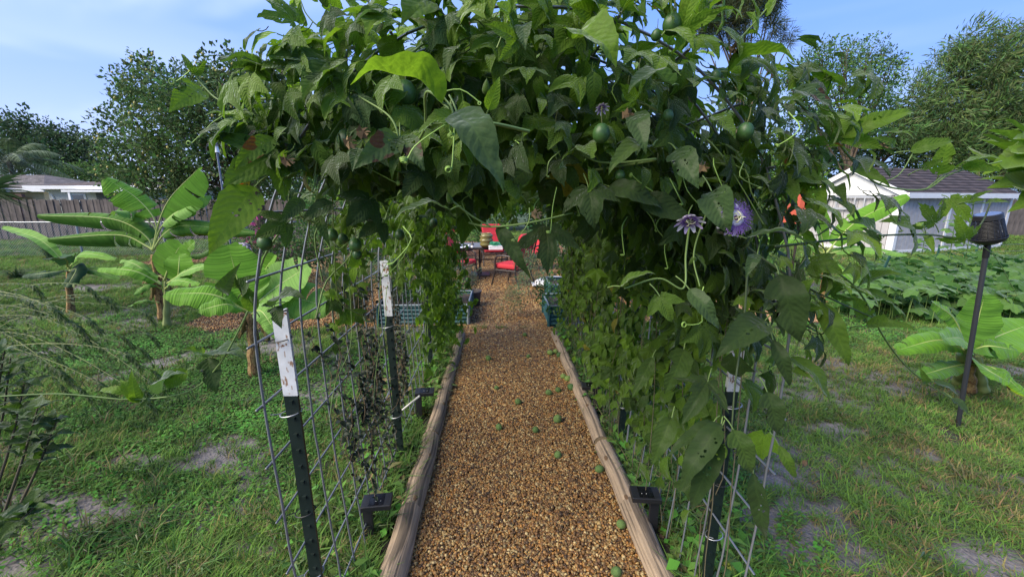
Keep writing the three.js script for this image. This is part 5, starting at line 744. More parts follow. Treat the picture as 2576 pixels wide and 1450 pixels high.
// ------------------------------------------------------------------ wooden fence, chain link fence
{
  const d = 18.9, x0 = -32, n = 205, w = .142, wood = [0, 1, 2, 3].map((k) => mat({ map: tex(64, 256, (u, v) => { const g = fbm(u * 9 + k * 7, v * 3, 4 + k, 4), kk = .5 + .42 * g + k * .03; return [.46 * kk, .42 * kk, .40 * kk]; }), roughness: .92 }));
  const t = thing('wooden_fence', 'weathered grey board fence before the houses, shadowed by its own bowed boards', 'fence', V(x0, 0, -d)), r = rng(60), g = [1.78, 1.80, 1.77].map((h) => new MB().hex([[-.07, 0, .011], [.07, 0, .011], [.07, 0, -.011], [-.07, 0, -.011], [-.069, h, .011], [.069, h, .011], [.069, h, -.011], [-.069, h, -.011]].map((p) => V(...p))).done());
  for (let k = 0; k < n; k++) { const o = part('plank', g[k % 3], wood[Math.floor(r() * 4)], t, V(k * w, -.02 + r() * .03, (r() - .5) * .02 + (k % 2 ? .024 : 0))); o.rotation.set((r() - .5) * .015, (r() - .5) * .12, (r() - .5) * .014); }
  for (const y of [.35, .95, 1.55]) new MB().bar(V(0, y, -.045), V(n * w, y, -.045), .05, .09).build('rail', wood[0], t);
  for (let k = 0; k < n * w; k += 2.4) new MB().bar(V(k, -.3, -.11), V(k, 1.75, -.11), .09, .09).build('fence_post', wood[1], t);
  const t2 = thing('wooden_fence', 'short run of grey board fence behind the far end of the shed', 'fence', V(20.5, 0, -19.5)); for (let k = 0; k < 44; k++) { const o = part('plank', g[k % 3], wood[2 + (k % 2)], t2, V(k * w, 0, 0)); o.rotation.y = (r() - .5) * .1; } new MB().bar(V(0, 1.4, -.06), V(6.2, 1.4, -.06), .05, .09).build('rail', wood[0], t2);
  // chain link with its rail
  const cd = 13.2, cx0 = -22, cx1 = -5, t3 = thing('chain_link_fence', 'low chain link fence with a steel top rail across the lawn before the wooden fence', 'fence', V(cx0, 0, -cd)), steel = mat({ color: rgb(.34, .36, .38), metalness: .6, roughness: .45 }), h = 1.08, L = cx1 - cx0;
  new MB().tube([V(0, h, 0), V(L, h, 0)], .021, .021, 1, 8).build('rail', steel, t3); for (let x = 1.05; x <= L; x += 2.6) new MB().tube([V(x, -.3, 0), V(x, h + .03, 0)], .03, .03, 1, 8).build('fence_post', steel, t3);
  const m = new MB(); for (let x = 0; x < L; x += .075) for (const s of [1, -1]) { const a = V(s > 0 ? x : x + h * .95, .03, s * .004), b = V(s > 0 ? x + h * .95 : x, h, s * .004); m.tube([a, b], .0022, .0022, 1, 3, false); } m.build('chain_mesh', steel, t3).userData.kind = 'stuff';
}
// ------------------------------------------------------------------ houses
const stucco = (c) => mat({ map: tex(128, 128, (u, v) => { const n = fbm(u * 30, v * 30, 5, 3) * .10 + .90; return grey(n); }, true, .5), color: rgb(...c), roughness: .95 });
const shingle = (c, s) => mat({ map: tex(256, 256, (u, v) => { const row = Math.floor(v * 24), x = u * 14 + (row % 2) * .5, id = h2(Math.floor(x) % 14, row, s), e = (v * 24) % 1 < .14 || x % 1 < .05 ? .62 : 1; const n = fbm(u * 12, v * 12, s, 3); return grey((.62 + .34 * id) * e * (.8 + .4 * n)); }, true, .25), color: rgb(...c), roughness: .95 });
const whitePaint = mat({ map: tex(128, 128, (u, v) => grey(.93 + .07 * fbm(u * 6, v * 20, 4, 3))), color: rgb(.80, .80, .80), roughness: .6 }), glass = new THREE.MeshPhysicalMaterial({ color: rgb(.05, .06, .07), roughness: .08, clearcoat: 1 });
const boxPart = (name, t, x0, x1, y0, y1, z0, z1, m) => { const b = new MB(); b.box(x1 - x0, y1 - y0, z1 - z0, V((x0 + x1) / 2, y0, (z0 + z1) / 2)); return b.build(name, m, t); };
const prism = (name, t, pts, m) => { const b = new MB(); b.hex(pts.map((p) => V(...p))); return b.build(name, m, t); };
{
  const d = 26, O = gnd(122, 574), px = (x) => at(x, 500, d).x, py = (y) => at(190, y, d).y, X0 = px(124), X1 = px(400), t = thing('house', 'white stucco house with brown shingle roof and one small window above the wooden fence', 'house', V(X0, 0, -d)); if (!O) throw 0;
  const W = X1 - X0, eave = py(470);
  boxPart('wall', t, 0, W, -.1, eave, -7, 0, stucco([.66, .64, .57])); prism('roof', t, [[-.7, eave + .02, .6], [W + .7, eave + .02, .6], [W + .7, eave + .02, -7.6], [-.7, eave + .02, -7.6], [2.9, py(440), -3.4], [W - 2.4, py(440), -3.4], [W - 2.4, py(440), -3.6], [2.9, py(440), -3.6]], shingle([.135, .10, .085], 3));
  boxPart('fascia', t, -.72, W + .72, eave - .14, eave + .06, .60, .66, whitePaint); boxPart('soffit', t, -.7, W + .7, eave - .03, eave + .015, .01, .6, whitePaint);
  const wx0 = px(178) - X0, wx1 = px(218) - X0; const f = boxPart('window', t, wx0, wx1, py(530), py(487), 0, .06, whitePaint); boxPart('pane', f, wx0 + .12, wx1 - .12, py(527), py(490), .03, .064, glass); boxPart('mullion', f, wx0 + .1, wx1 - .1, py(507), py(504), .03, .075, whitePaint);
  const ax0 = px(222) - X0; boxPart('awning', t, ax0, ax0 + 3.6, eave - .32, eave - .20, .02, 1.5, whitePaint); boxPart('screen_panel', t, ax0 + .5, ax0 + 3.4, 0, eave - .35, .005, .03, mat({ color: rgb(.16, .16, .165), roughness: .8 })); boxPart('porch_post', t, ax0 + .30, ax0 + .42, 0, eave - .32, 1.35, 1.47, whitePaint); new MB().tube([V(.1, eave - .05, .62), V(.25, eave - .4, .1), V(.25, 0, .08)], .045, .045, 10, 6).build('downspout', whitePaint, t);
}
{
  const d = 29, px = (x) => at(x, 500, d).x, py = (y) => at(40, y, d).y, X1 = px(112), X0 = X1 - 14, t = thing('house', 'pale yellow house with grey roof, satellite dish and white metal awning', 'house', V(X1, 0, -d)), W = X1 - X0, e = py(476);
  boxPart('wall', t, -W, 0, -.1, e, -7, 0, stucco([.66, .58, .36])); prism('roof', t, [[-W - .6, e, .6], [.7, e, .6], [.7, e, -7.6], [-W - .6, e, -7.6], [-W + 3, py(432), -3.4], [-3.2, py(432), -3.4], [-3.2, py(432), -3.6], [-W + 3, py(432), -3.6]], shingle([.17, .15, .145], 8)); boxPart('fascia', t, -W - .6, .72, e - .16, e + .04, .6, .66, whitePaint);
  const rf = prism('metal_roof', t, [[-9, e + .02, 3.4], [-1.7, e + .02, 3.4], [-1.7, e + .5, .5], [-9, e + .5, .5], [-9, e + .07, 3.4], [-1.7, e + .07, 3.4], [-3.2, e + .62, .5], [-9, e + .62, .5]], whitePaint); for (let k = 0; k < 18; k++) new MB().bar(V(-9 + k * .40, e + .09, 3.42), V(-9 + k * .36, e + .64, .48), .04, .03).build('seam', whitePaint, rf);
  boxPart('porch_wall', t, -8.8, -2, 0, e, 2.9, 3.1, stucco([.70, .62, .40])); boxPart('carport_beam', t, -2.2, -.15, e - .5, e - .3, 1.0, 1.2, mat({ color: rgb(.09, .05, .04), roughness: .8 })); boxPart('carport_post', t, -.75, -.55, 0, e - .3, 1.0, 1.2, mat({ color: rgb(.12, .05, .04), roughness: .8 })); boxPart('recess', t, -2.0, -.8, 0, e - .5, .006, .03, mat({ color: rgb(.42, .30, .15), roughness: .9 }));
  boxPart('skylight', t, -9.2, -6.6, py(438), py(434), -2.6, -1.8, mat({ color: rgb(.05, .025, .03), roughness: .4 }));
  const dish = new THREE.Group(); dish.name = 'satellite_dish'; dish.position.set(-2.6, py(458), -1.2); t.add(dish); part('reflector', new THREE.SphereGeometry(.55, 20, 8, 0, 6.284, 0, .75), mat({ color: rgb(.05, .055, .065), roughness: .5, side: THREE.DoubleSide }), dish).rotation.set(1.9, 0, .35); new MB().tube([V(0, -.5, -.1), V(.05, .1, .3)], .035).tube([V(0, -.1, .4), V(.45, .25, 1.0)], .025).build('arm', galv, dish);
}
// ------------------------------------------------------------------ grey shed
{
  const C1 = gnd(2242, 640), dC = -C1.z, C2 = gnd(2513, 622), u = C2.clone().sub(C1); const Ls = u.length(); u.normalize(); const v = V(u.z, 0, -u.x).multiplyScalar(1); if (v.x > 0) v.negate();
  const t = new THREE.Group(); t.name = numbered('shed'); t.position.copy(C1); t.rotation.y = Math.atan2(-u.z, u.x); scene.add(t); tag(t, 'grey sided garden shed with white trim, dark shingle roof and white gable', 'shed');
  const D = 3.0, wallH = at(2273, 482, dC).y + .0, top = wallH + .82;          // own axes: x along the long wall, -z into the shed
  const grey1 = [0, 1, 2].map((k) => mat({ map: tex(64, 128, (a, b) => { const n = fbm(a * 6, b * 10, 3 + k, 3) * .12 + .86; return grey(n); }), color: rgb(.47 + k * .012, .45 + k * .012, .455 + k * .012), roughness: .75 }));
  boxPart('wall', t, .03, Ls - .03, 0, wallH, -D + .03, -.03, grey1[0]);
  let k = 0; for (let x = .02; x < Ls - .05; x += .205) boxPart('siding_board', t, x, Math.min(x + .187, Ls - .02), .12, wallH - .08, -.03, .0, grey1[k++ % 3]); for (let z = .02; z < D - .05; z += .205) boxPart('siding_board', t, -.0, .03, .12, wallH - .02, -Math.min(z + .187, D - .02), -z, grey1[k++ % 3]);
  boxPart('skirt_board', t, -.02, Ls + .02, 0, .13, -.02, .025, whitePaint); boxPart('skirt_board', t, -.026, .02, 0, .13, -D - .02, -.022, whitePaint); for (const x of [0, Ls]) boxPart('corner_trim', t, x - .07, x + .07, .13, wallH, -.05, .03, whitePaint); boxPart('corner_trim', t, -.03, .05, .13, wallH, -.19, -.052, whitePaint); boxPart('corner_trim', t, -.03, .05, .13, wallH, -D, -D + .12, whitePaint);
  for (const x of [Ls * .42, Ls * .56, Ls * .72]) boxPart('trim', t, x - .06, x + .06, .13, wallH - .18, 0, .032, whitePaint); boxPart('frieze_board', t, .08, Ls - .08, wallH - .18, wallH, 0, .034, whitePaint);
  const door = boxPart('door', t, Ls * .56 + .08, Ls * .72 - .08, .14, wallH - .2, .0, .02, grey1[1]); boxPart('door_rail', door, Ls * .56 + .1, Ls * .72 - .1, .85, .97, .02, .034, whitePaint); boxPart('handle', door, Ls * .56 + .14, Ls * .56 + .17, .98, 1.12, .034, .06, galv);
  // gable, roof slopes, shingle rows
  const gb = new MB(); gb.tri(V(-.03, wallH, 0), V(-.03, top, -D / 2), V(-.03, wallH, -D)); gb.tri(V(.02, wallH, -D), V(.02, top, -D / 2), V(.02, wallH, 0)); gb.quad(V(-.03, wallH, 0), V(-.03, wallH, -D), V(.02, wallH, -D), V(.02, wallH, 0)); gb.quad(V(-.03, top, -D / 2), V(-.03, wallH, 0), V(.02, wallH, 0), V(.02, top, -D / 2)); gb.build('gable', whitePaint, t); boxPart('gable_board', t, -.05, -.02, wallH - .10, wallH + .05, -D - .05, .05, whitePaint);
  const sh = shingle([.075, .055, .055], 12), rise = top - wallH, ov = .22, rowN = 9;
  const roof = new THREE.Group(); roof.name = 'roof'; t.add(roof); const rr = rng(31), shades = [sh, shingle([.10, .075, .072], 13), shingle([.058, .044, .046], 14)];
  for (const s of [1, -1]) for (let q = 0; q < rowN; q++) { const f0 = q / rowN, f1 = (q + 1) / rowN, zz = (f) => s > 0 ? lerp(ov, -D / 2, f) : lerp(-D - ov, -D / 2, f), yy = (f) => lerp(wallH - ov * rise / (D / 2) + .05, top + .06, f); for (let x = -.16; x < Ls + .16; x += .9) { const x1 = Math.min(x + .895, Ls + .16), e = .014; prism('shingle', roof, [[x, yy(f0) - .02, zz(f0)], [x1, yy(f0) - .02, zz(f0)], [x1, yy(f1) - .02, zz(f1)], [x, yy(f1) - .02, zz(f1)], [x, yy(f0) + e + .006, zz(f0) + s * .012], [x1, yy(f0) + e + .006, zz(f0) + s * .012], [x1, yy(f1) + e - .006, zz(f1)], [x, yy(f1) + e - .006, zz(f1)]].map((p, i, a) => p), shades[Math.floor(rr() * 3)]); } }
  boxPart('fascia', t, -.16, Ls + .16, wallH - .20, wallH - .03, ov - .02, ov + .03, whitePaint); for (const s of [1, -1]) { const b = new MB(); b.bar(V(-.17, wallH - .13, s > 0 ? ov : -D - ov), V(-.17, top - .03, -D / 2), .03, .15); b.build('barge_board', whitePaint, t); } boxPart('soffit', t, -.15, Ls + .15, wallH - .05, wallH - .03, .035, ov - .02, whitePaint);
  // ladder hung on the gable wall
  const lad = new THREE.Group(); lad.name = numbered('ladder'); lad.position.copy(t.localToWorld(V(-.10, wallH - .55, -.35))); lad.rotation.y = t.rotation.y; scene.add(lad); tag(lad, 'aluminium ladder hung sideways along the gable wall of the shed', 'ladder'); const alu = mat({ color: rgb(.52, .53, .55), metalness: .5, roughness: .45 });
  for (const y of [0, .40]) new MB().bar(V(0, y, .1), V(0, y, -2.9), .03, .075).build('rail', alu, lad); for (let q = 0; q < 10; q++) new MB().tube([V(0, .02, -.05 - q * .3), V(0, .38, -.05 - q * .3)], .022, .022, 1, 8).build('rung', alu, lad);
  for (const z of [.0, -2.4]) new MB().bar(V(.08, .30, z), V(-.03, .30, z), .03, .03).build('bracket', galv, lad);
}

// ------------------------------------------------------------------ trees and shrubs
function clump(seed, n, len, wid, R, droop = 0, flat = 1) {      // a spray of small folded leaves, one unit ball
  const r = rng(seed), b = new MB();
  for (let k = 0; k < n; k++) {
    const p = V(r() * 2 - 1, (r() * 2 - 1) * flat, r() * 2 - 1); if (p.length() > 1) { k--; continue; } p.multiplyScalar(R);
    const dir = p.clone().normalize().multiplyScalar(.6).add(V(r() - .5, r() - .5 - droop, r() - .5).multiplyScalar(1.2)).normalize(), nn = V(r() - .5, .9, r() - .5).addScaledVector(dir, 0), m = frame(p, dir, nn), L = len * (.7 + r() * .6), W = wid * (.7 + r() * .6); b.col = [1, 1, 1].map(() => .72 + r() * .5);
    const q = [V(0, 0, 0), V(W, L * .5, W * .35), V(0, L * .55, 0), V(-W, L * .5, W * .35), V(0, L, -L * .12)].map((x) => x.applyMatrix4(m)), i = q.map((x) => b.v(x.x, x.y, x.z)); b.i.push(i[0], i[1], i[2], i[0], i[2], i[3], i[1], i[4], i[2], i[2], i[4], i[3]);
  }
  return b.done(true);
}
const treeLeaf = new THREE.MeshPhysicalMaterial({ color: rgb(1, 1, 1), vertexColors: true, side: THREE.DoubleSide, roughness: .95, transmission: .32, thickness: 0, specularIntensity: .3, clearcoat: .04, clearcoatRoughness: .5 });
const barkMat = mat({ map: tex(128, 256, (u, v) => { const n = fbm(u * 24, v * 7, 4, 4); return [.44 * n + .14, .38 * n + .12, .31 * n + .10]; }, true, 2, .7), roughness: .95 });
const CL = { leaf: clump(1, 34, .34, .095, .8), small: clump(2, 44, .22, .075, .9), needle: clump(3, 46, .85, .022, .35, .25), feather: clump(4, 90, .42, .034, .95, .7, .6), broad: clump(5, 22, .5, .17, .8) };
function tree(name, label, category, base, h, blobs, o = {}) {    // blobs: [dx, dy, dz, radius] from the base
  const { geo = CL.leaf, size = .3, per = 60, tone = [.045, .09, .03], vary = .5, trunk = .16, group, seed = 7, fill = .35, limbs = true, trunkTo = null } = o, t = thing(name, label, category, base, group), r = rng(seed), list = [];
  for (const [x, y, z, R, ry = .85] of blobs) {
    const c = V(x, y, z), n = Math.max(4, Math.round(per * R * R / size / size * .09));
    for (let k = 0; k < n; k++) { const q = V(r() * 2 - 1, r() * 2 - 1, r() * 2 - 1); if (q.length() > 1) { k--; continue; } const l = q.length(); q.multiplyScalar(1 / l * R * Math.pow(l, fill) * (1 + .18 * (fbm(q.x * 3 + x, q.y * 3 + z, seed, 2) - .5))); q.y *= ry; const p = c.clone().add(q); if (p.y < .08) continue; const kk = 1 - vary / 2 + r() * vary, warm = (r() - .5) * .2; list.push([M4(p, QE(r() * 6, r() * 6, r() * 6), size * (.65 + r() * .7)), [tone[0] * kk * (1 + warm), tone[1] * kk, tone[2] * kk]]); }
  }
  const b = new MB(), top = trunkTo ? V(...trunkTo) : V(0, h * .55, 0); b.tube([V(0, -.2, 0), top.clone().multiplyScalar(.5).add(V((r() - .5) * .2, 0, (r() - .5) * .2)), top], trunk, trunk * .55, 12, 9);
  if (limbs) for (const [x, y, z, R] of blobs) { const s = top.clone().multiplyScalar(.55 + r() * .4); b.tube([s, s.clone().lerp(V(x, y, z), .35).add(V((r() - .5) * R * .5, R * .3, (r() - .5) * R * .4)), s.clone().lerp(V(x, y, z), .7).add(V((r() - .5) * R * .5, R * .1, (r() - .5) * R * .4)), V(x, y + R * .2, z)], trunk * .26, trunk * .08, 9, 6); if (R > size * 2.5) for (let k = 0; k < 3; k++) { const e = V(x + (r() - .5) * R * 1.5, y + (r() - .2) * R, z + (r() - .5) * R * 1.5); b.tube([V(x, y, z).lerp(s, .3), V(x, y, z).lerp(e, .4), e], trunk * .16, trunk * .04, 6, 4); } }
  b.build('trunk', o.bark ?? barkMat, t);
  const cr = scatter('crown', geo, treeLeaf, list, t, 'stuff'); cr.userData.kind = 'stuff'; return t;
}
const P = (x, y, d) => at(x, y, d), foot = (x, d) => { const p = at(x, 600, d); p.y = 0; return p; };
const rel = (base, list, d) => list.map(([x, y, R, dz = 0, ry]) => { const p = at(x, y, d + dz).sub(base); return [p.x, p.y, p.z, R / F * d, ry]; });   // blobs given by where they show and how wide
{ // fruiting tree on the lawn
  const d = 12.5, b = foot(655, d), bl = rel(b, [[350, 400, 75], [330, 330, 70, .5], [400, 290, 80], [380, 215, 52], [360, 165, 24], [318, 215, 40, .4], [470, 230, 85], [450, 340, 95, -.6], [540, 280, 100, -.5], [560, 190, 60], [620, 260, 90], [590, 370, 95, -.6], [510, 420, 85], [420, 430, 75], [660, 350, 95], [700, 260, 80], [650, 190, 60, .6], [720, 420, 90], [610, 450, 70, .6], [300, 440, 45, .4], [285, 345, 35], [340, 470, 50], [470, 480, 60]], d);
  const t = tree('guava_tree', 'spreading fruit tree dotted with yellow fruits, rising above the wooden fence', 'tree', b, 5, bl, { size: .28, per: 52, tone: [0.088, 0.156, 0.048], vary: .8, trunk: .20, seed: 3, geo: CL.leaf, fill: .5 });
  const r = rng(14), fm = mat({ color: rgb(.34, .30, .07), roughness: .6 }), g = new THREE.SphereGeometry(1, 8, 6); for (let k = 0; k < 150; k++) { const q = bl[Math.floor(r() * bl.length)], a = r() * 6.28, e = (r() - .4) * 1.6, p = V(q[0] + Math.cos(a) * Math.cos(e) * q[3] * .9, q[1] + Math.sin(e) * q[3] * .8, q[2] + Math.abs(Math.sin(a)) * q[3] * .95); part('fruit', g, fm, t, M4(p, QE(0, 0, 0), V(.030, .036, .030))); }
}
function palm(label, base, h, crownN, L, seed, tone, group) {
  const t = thing('palm_tree', label, 'palm tree', base, group), r = rng(seed); new MB().tube([V(0, -.2, 0), V(.1, h * .5, 0), V(0, h, 0)], .2, .13, 10, 9).build('trunk', barkMat, t);
  const fm = new THREE.MeshPhysicalMaterial({ color: rgb(...tone), side: THREE.DoubleSide, roughness: .95, transmission: .3, thickness: 0 });
  for (let k = 0; k < crownN; k++) {
    const a = k * 2.4 + r() * .5, e = 1.25 - 1.75 * (k / crownN) + (r() - .5) * .2, dir = V(Math.cos(a) * Math.cos(e), Math.sin(e), Math.sin(a) * Math.cos(e)), l = L * (.8 + r() * .35), b = new MB(), c = V(0, h, 0), pts = [];
    for (let q = 0; q <= 12; q++) { const s = q / 12; pts.push(c.clone().addScaledVector(dir, l * s).add(V(0, -l * .55 * s * s, 0))); } b.tube(pts, .03, .006, 14, 4);
    const S = dir.clone().cross(UP).normalize(); for (let q = 6; q < 60; q++) { const s = q / 60, i = Math.min(11, Math.floor(s * 12)), p = pts[i].clone().lerp(pts[i + 1], s * 12 - i), T = pts[i + 1].clone().sub(pts[i]).normalize(), w = l * .26 * Math.sin(Math.PI * (.15 + .8 * s)); for (const sd of [-1, 1]) { const e2 = p.clone().addScaledVector(S, sd * w * .7).addScaledVector(T, w * .5).add(V(0, -w * (.35 + r() * .5), 0)), mid = p.clone().lerp(e2, .5).add(V(0, w * .12, 0)), o = T.clone().multiplyScalar(.022); b.quad(p.clone().add(o), mid.clone().add(o), mid.clone().sub(o), p.clone().sub(o)); b.tri(mid.clone().add(o), e2, mid.clone().sub(o)); } }
    b.build('frond', fm, t);
  }
  return t;
}
palm('feathery palm with long arching fronds behind the pale yellow house', foot(70, 34), at(70, 405, 34).y, 20, 4.6, 4, [.085, .135, .05]);
{
  const T = (name, label, x, d, blobs, o) => { const b = foot(x, d); return tree(name, label, 'tree', b, at(x, Math.min(...blobs.map((q) => q[1])), d).y, rel(b, blobs, d), o); };
  T('shade_tree', 'dark green tree behind the palm and the pale yellow house', 170, 42, [[60, 350, 60], [120, 380, 60], [170, 390, 60], [150, 345, 35], [200, 350, 30], [215, 400, 50], [90, 330, 40], [20, 340, 50], [40, 400, 60], [-40, 380, 70], [240, 415, 30], [160, 430, 60]], { size: .85, per: 60, tone: [0.062, 0.110, 0.043], trunk: .4, seed: 31, fill: .5 });
  T('shade_tree', 'low bright green bushy tree over the brown roof, where the orange sunset shows', 235, 38, [[190, 440, 35], [230, 445, 28], [265, 440, 25], [160, 440, 30], [290, 450, 30], [320, 445, 30]], { size: .7, per: 60, tone: [0.098, 0.185, 0.043], trunk: .25, seed: 32 });
  T('oak_tree', 'airy round topped tree leaning over the shed roof behind the vine runners', 2105, 22, [[2010, 190, 40], [2060, 150, 42], [2120, 135, 45], [2180, 140, 42], [2230, 180, 36], [2170, 190, 52], [2110, 200, 55], [2050, 220, 50], [2220, 240, 38], [2160, 260, 55], [2090, 270, 55], [2030, 280, 45], [2250, 160, 22], [2000, 230, 35], [2200, 300, 40], [1975, 200, 25]], { size: .36, per: 46, tone: [0.098, 0.195, 0.056], vary: .6, trunk: .22, seed: 33, geo: CL.leaf, fill: .6, trunkTo: null });
  T('oak_tree', 'dark thick tree mass standing close behind the white shed gable', 2150, 27, [[2080, 350, 70], [2160, 340, 70], [2240, 330, 65], [2300, 290, 45], [2340, 310, 60], [2030, 400, 70], [2120, 420, 70], [2230, 400, 70], [2330, 390, 70], [1980, 360, 60], [1950, 430, 60], [2260, 290, 35]], { size: .6, per: 60, tone: [0.063, 0.121, 0.043], trunk: .35, seed: 34, fill: .5 });
  T('cypress_tree', 'tall feathery tree with drooping sprays at the upper edge beyond the shed', 2480, 25, [[2420, 130, 42], [2460, 110, 42], [2530, 120, 45], [2570, 95, 35], [2400, 180, 50], [2470, 180, 55], [2540, 190, 60], [2600, 170, 55], [2350, 235, 45], [2420, 250, 65], [2500, 260, 70], [2580, 260, 65], [2320, 300, 45], [2390, 320, 70], [2470, 335, 75], [2560, 340, 75], [2360, 380, 60], [2450, 400, 75], [2550, 420, 75], [2640, 330, 80], [2385, 150, 18], [2640, 420, 80], [2295, 350, 40]], { size: .75, per: 80, tone: [0.115, 0.185, 0.060], vary: .5, trunk: .38, seed: 35, geo: CL.feather, fill: .55 });
  T('pine_tree', 'dark pine with hanging needle tufts above the vine, at the top of the photograph', 1830, 24, [[1790, -30, 45], [1850, 10, 45], [1900, -20, 50], [1930, 20, 30], [1870, 60, 30], [1820, 50, 36], [1950, 60, 18], [1975, 85, 12], [1990, 105, 9], [1880, 95, 15], [1780, 40, 40], [1850, -60, 60], [1940, -40, 40], [1760, 90, 30], [1835, 100, 18], [1915, 120, 12]], { size: .55, per: 150, tone: [0.088, 0.110, 0.043], vary: .6, trunk: .24, seed: 36, geo: CL.needle, fill: .8 });
  // a belt of trees beyond the garden, seen through the arch and between the leaves
  const belt = [[760, 470, 26, 'bright shrubby tree beyond the bougainvillea, seen through the bare wire'], [900, 480, 24, 'green tree seen through the wire above the tall grass clump'], [1050, 470, 27, 'tree behind the patio, seen between the hanging leaves on the bare wire side'], [1200, 475, 24, 'tree straight behind the patio table'], [1350, 480, 26, 'tree behind the patio chairs, on the shed side'], [1500, 470, 25, 'tree showing through the start of the leaf curtain'], [1660, 460, 23, 'tree showing through the middle of the leaf curtain'], [1830, 440, 26, 'tree showing through the leaf curtain near the two purple flowers'], [1960, 470, 22, 'tree beside the shed, behind the red umbrella']];
  belt.forEach(([x, y, d, label], k) => T('garden_tree', label, x, d, [[x - 60, y, 60], [x, y - 20, 70], [x + 60, y, 60], [x - 30, y + 60, 65], [x + 40, y + 55, 65], [x, y - 70, 45]], { size: .62, per: 50, tone: [[.10, .19, .04], [.08, .155, .035], [.12, .22, .045]][k % 3], trunk: .22, seed: 50 + k, group: 'trees beyond the garden' }));
}
{ // lower shrubs round the patio
  const S = (label, x, y, d, R, tone, o = {}) => { const b = foot(x, d), c = at(x, y, d).sub(b), q = R / F * d; return tree('shrub', label, 'shrub', b, c.y, [[c.x, c.y, c.z, q], [c.x - q * .8, c.y * .8, c.z, q * .7], [c.x + q * .8, c.y * .75, c.z, q * .7], [c.x, c.y * .5, c.z + .2, q * .8]], { size: .22, per: 40, tone, trunk: .035, seed: Math.round(x), limbs: true, group: 'garden shrubs', ...o }); };
  S('bushy green shrub under the banana leaves beside the pink flowers', 700, 640, 8.6, 52, [.05, .10, .03]); S('light green shrub seen through the wire beyond the tall grass', 800, 600, 9.5, 55, [.065, .13, .035]); S('leafy shrub behind the tall grass clump', 960, 620, 8.8, 50, [.05, .11, .035]); S('leafy plant in the raised bed behind the bare wire', 1010, 740, 6.2, 45, [.06, .12, .04], { size: .16 }); S('green shrub beside the patio chairs on the bare wire side', 1090, 660, 8.2, 40, [.055, .12, .035]);
  S('low green shrub behind the patio table', 1230, 575, 13.5, 34, [.06, .13, .04]); S('green shrub beyond the patio, on the shed side', 1370, 590, 12.5, 45, [.055, .12, .04]); S('pale shrub with red flecks beside the leaf curtain', 1420, 640, 9.5, 40, [.07, .13, .05]); S('green shrub behind the middle of the leaf curtain', 1560, 620, 7.8, 60, [.07, .15, .035]); S('bright shrub behind the front of the leaf curtain', 1700, 640, 7.0, 60, [.075, .16, .035]); S('bushy shrub outside the wire before the shed', 1880, 640, 7.4, 60, [.06, .13, .035]);
  S('rounded green bush before the wooden fence, seen through the front wire', 830, 530, 11.5, 70, [.09, .18, .04]); S('taller leafy bush behind the tall grass clumps', 965, 520, 11, 68, [.075, .155, .04]); S('green bush behind the red chair at the rear corner of the table', 1085, 535, 12.2, 62, [.09, .17, .045]);
  const bg = foot(645, 9.2), bt = S('pink flowering shrub between the banana leaves and the wire', 645, 590, 9.2, 44, [.05, .09, .03], { size: .2, per: 34 }); const r = rng(8), pm = new THREE.MeshPhysicalMaterial({ color: rgb(.55, .05, .26), side: THREE.DoubleSide, roughness: .9, transmission: .3, thickness: 0 }); for (let k = 0; k < 60; k++) { const p = at(645 + (r() - .5) * 105, 585 + (r() - .5) * 95, 9.0 + r() * .3).sub(bg), b = new MB(); for (let q = 0; q < 6; q++) { const a = q * 1.05; b.tri(V(0, 0, 0), V(Math.cos(a) * .04, Math.sin(a) * .035, .015 * (q % 2)), V(Math.cos(a + .8) * .04, Math.sin(a + .8) * .035, .02)); } part('blossom', b.done(), pm, bt, M4(p, QE((r() - .5) * 2, (r() - .5) * 2, r() * 6), .8 + r() * .6)); }
}
function bladeClump(name, label, category, base, n, h, spread, w, tones, seed, opts = {}) { // long arching grass or sword leaves
  const t = thing(name, label, category, base, opts.group), r = rng(seed), b = new MB();
  for (let k = 0; k < n; k++) {
    const a = r() * 6.283, l = h * (.6 + r() * .5), out = spread * (.2 + r() * .9), dir = V(Math.cos(a), 0, Math.sin(a)), side = V(-dir.z, 0, dir.x), o = dir.clone().multiplyScalar(r() * (opts.root ?? .1)), c = tones[Math.floor(r() * tones.length)], kk = .7 + r() * .6; b.col = c.map((x) => x * kk); let prev = null;
    for (let q = 0; q <= 6; q++) { const s = q / 6, p = o.clone().addScaledVector(dir, out * s * s).setY(l * s * (1 - .45 * (out / h) * s * s)), W = w * (1 - Math.pow(s, 2.2) * .96), u1 = p.clone().addScaledVector(side, W), u2 = p.clone().addScaledVector(side, -W), i = [b.v(u1.x, u1.y, u1.z), b.v(u2.x, u2.y, u2.z)]; if (prev) b.i.push(prev[0], prev[1], i[1], prev[0], i[1], i[0]); prev = i; }
  }
  const m = b.build(opts.partName ?? 'blades', bladeMat, t, true); m.userData.kind = 'stuff'; return t;
}
const G1 = [[.07, .13, .045], [.10, .16, .06], [.05, .10, .035], [.2, .19, .09]];
bladeClump('tall_grass', 'tall clump of arching lemongrass blades behind the wire and the dark climber', 'grass clump', gnd(885, 800), 420, 1.15, .75, .008, G1, 3, { root: .22 }); bladeClump('tall_grass', 'second tall grass clump behind the first, nearer the raised bed', 'grass clump', gnd(1000, 760), 260, 1.0, .6, .008, G1, 4, { root: .2 });
bladeClump('yucca', 'small spiky rosette plant on the lawn before the chain link fence', 'yucca', gnd(125, 650), 70, .85, .75, .013, [[.06, .11, .05], [.09, .14, .06]], 5, { root: .08 }); bladeClump('fern', 'low dark fern like plant at the edge of the lawn', 'fern', gnd(40, 700), 80, .35, .45, .012, [[.05, .09, .03], [.035, .07, .025]], 6, { root: .1 });
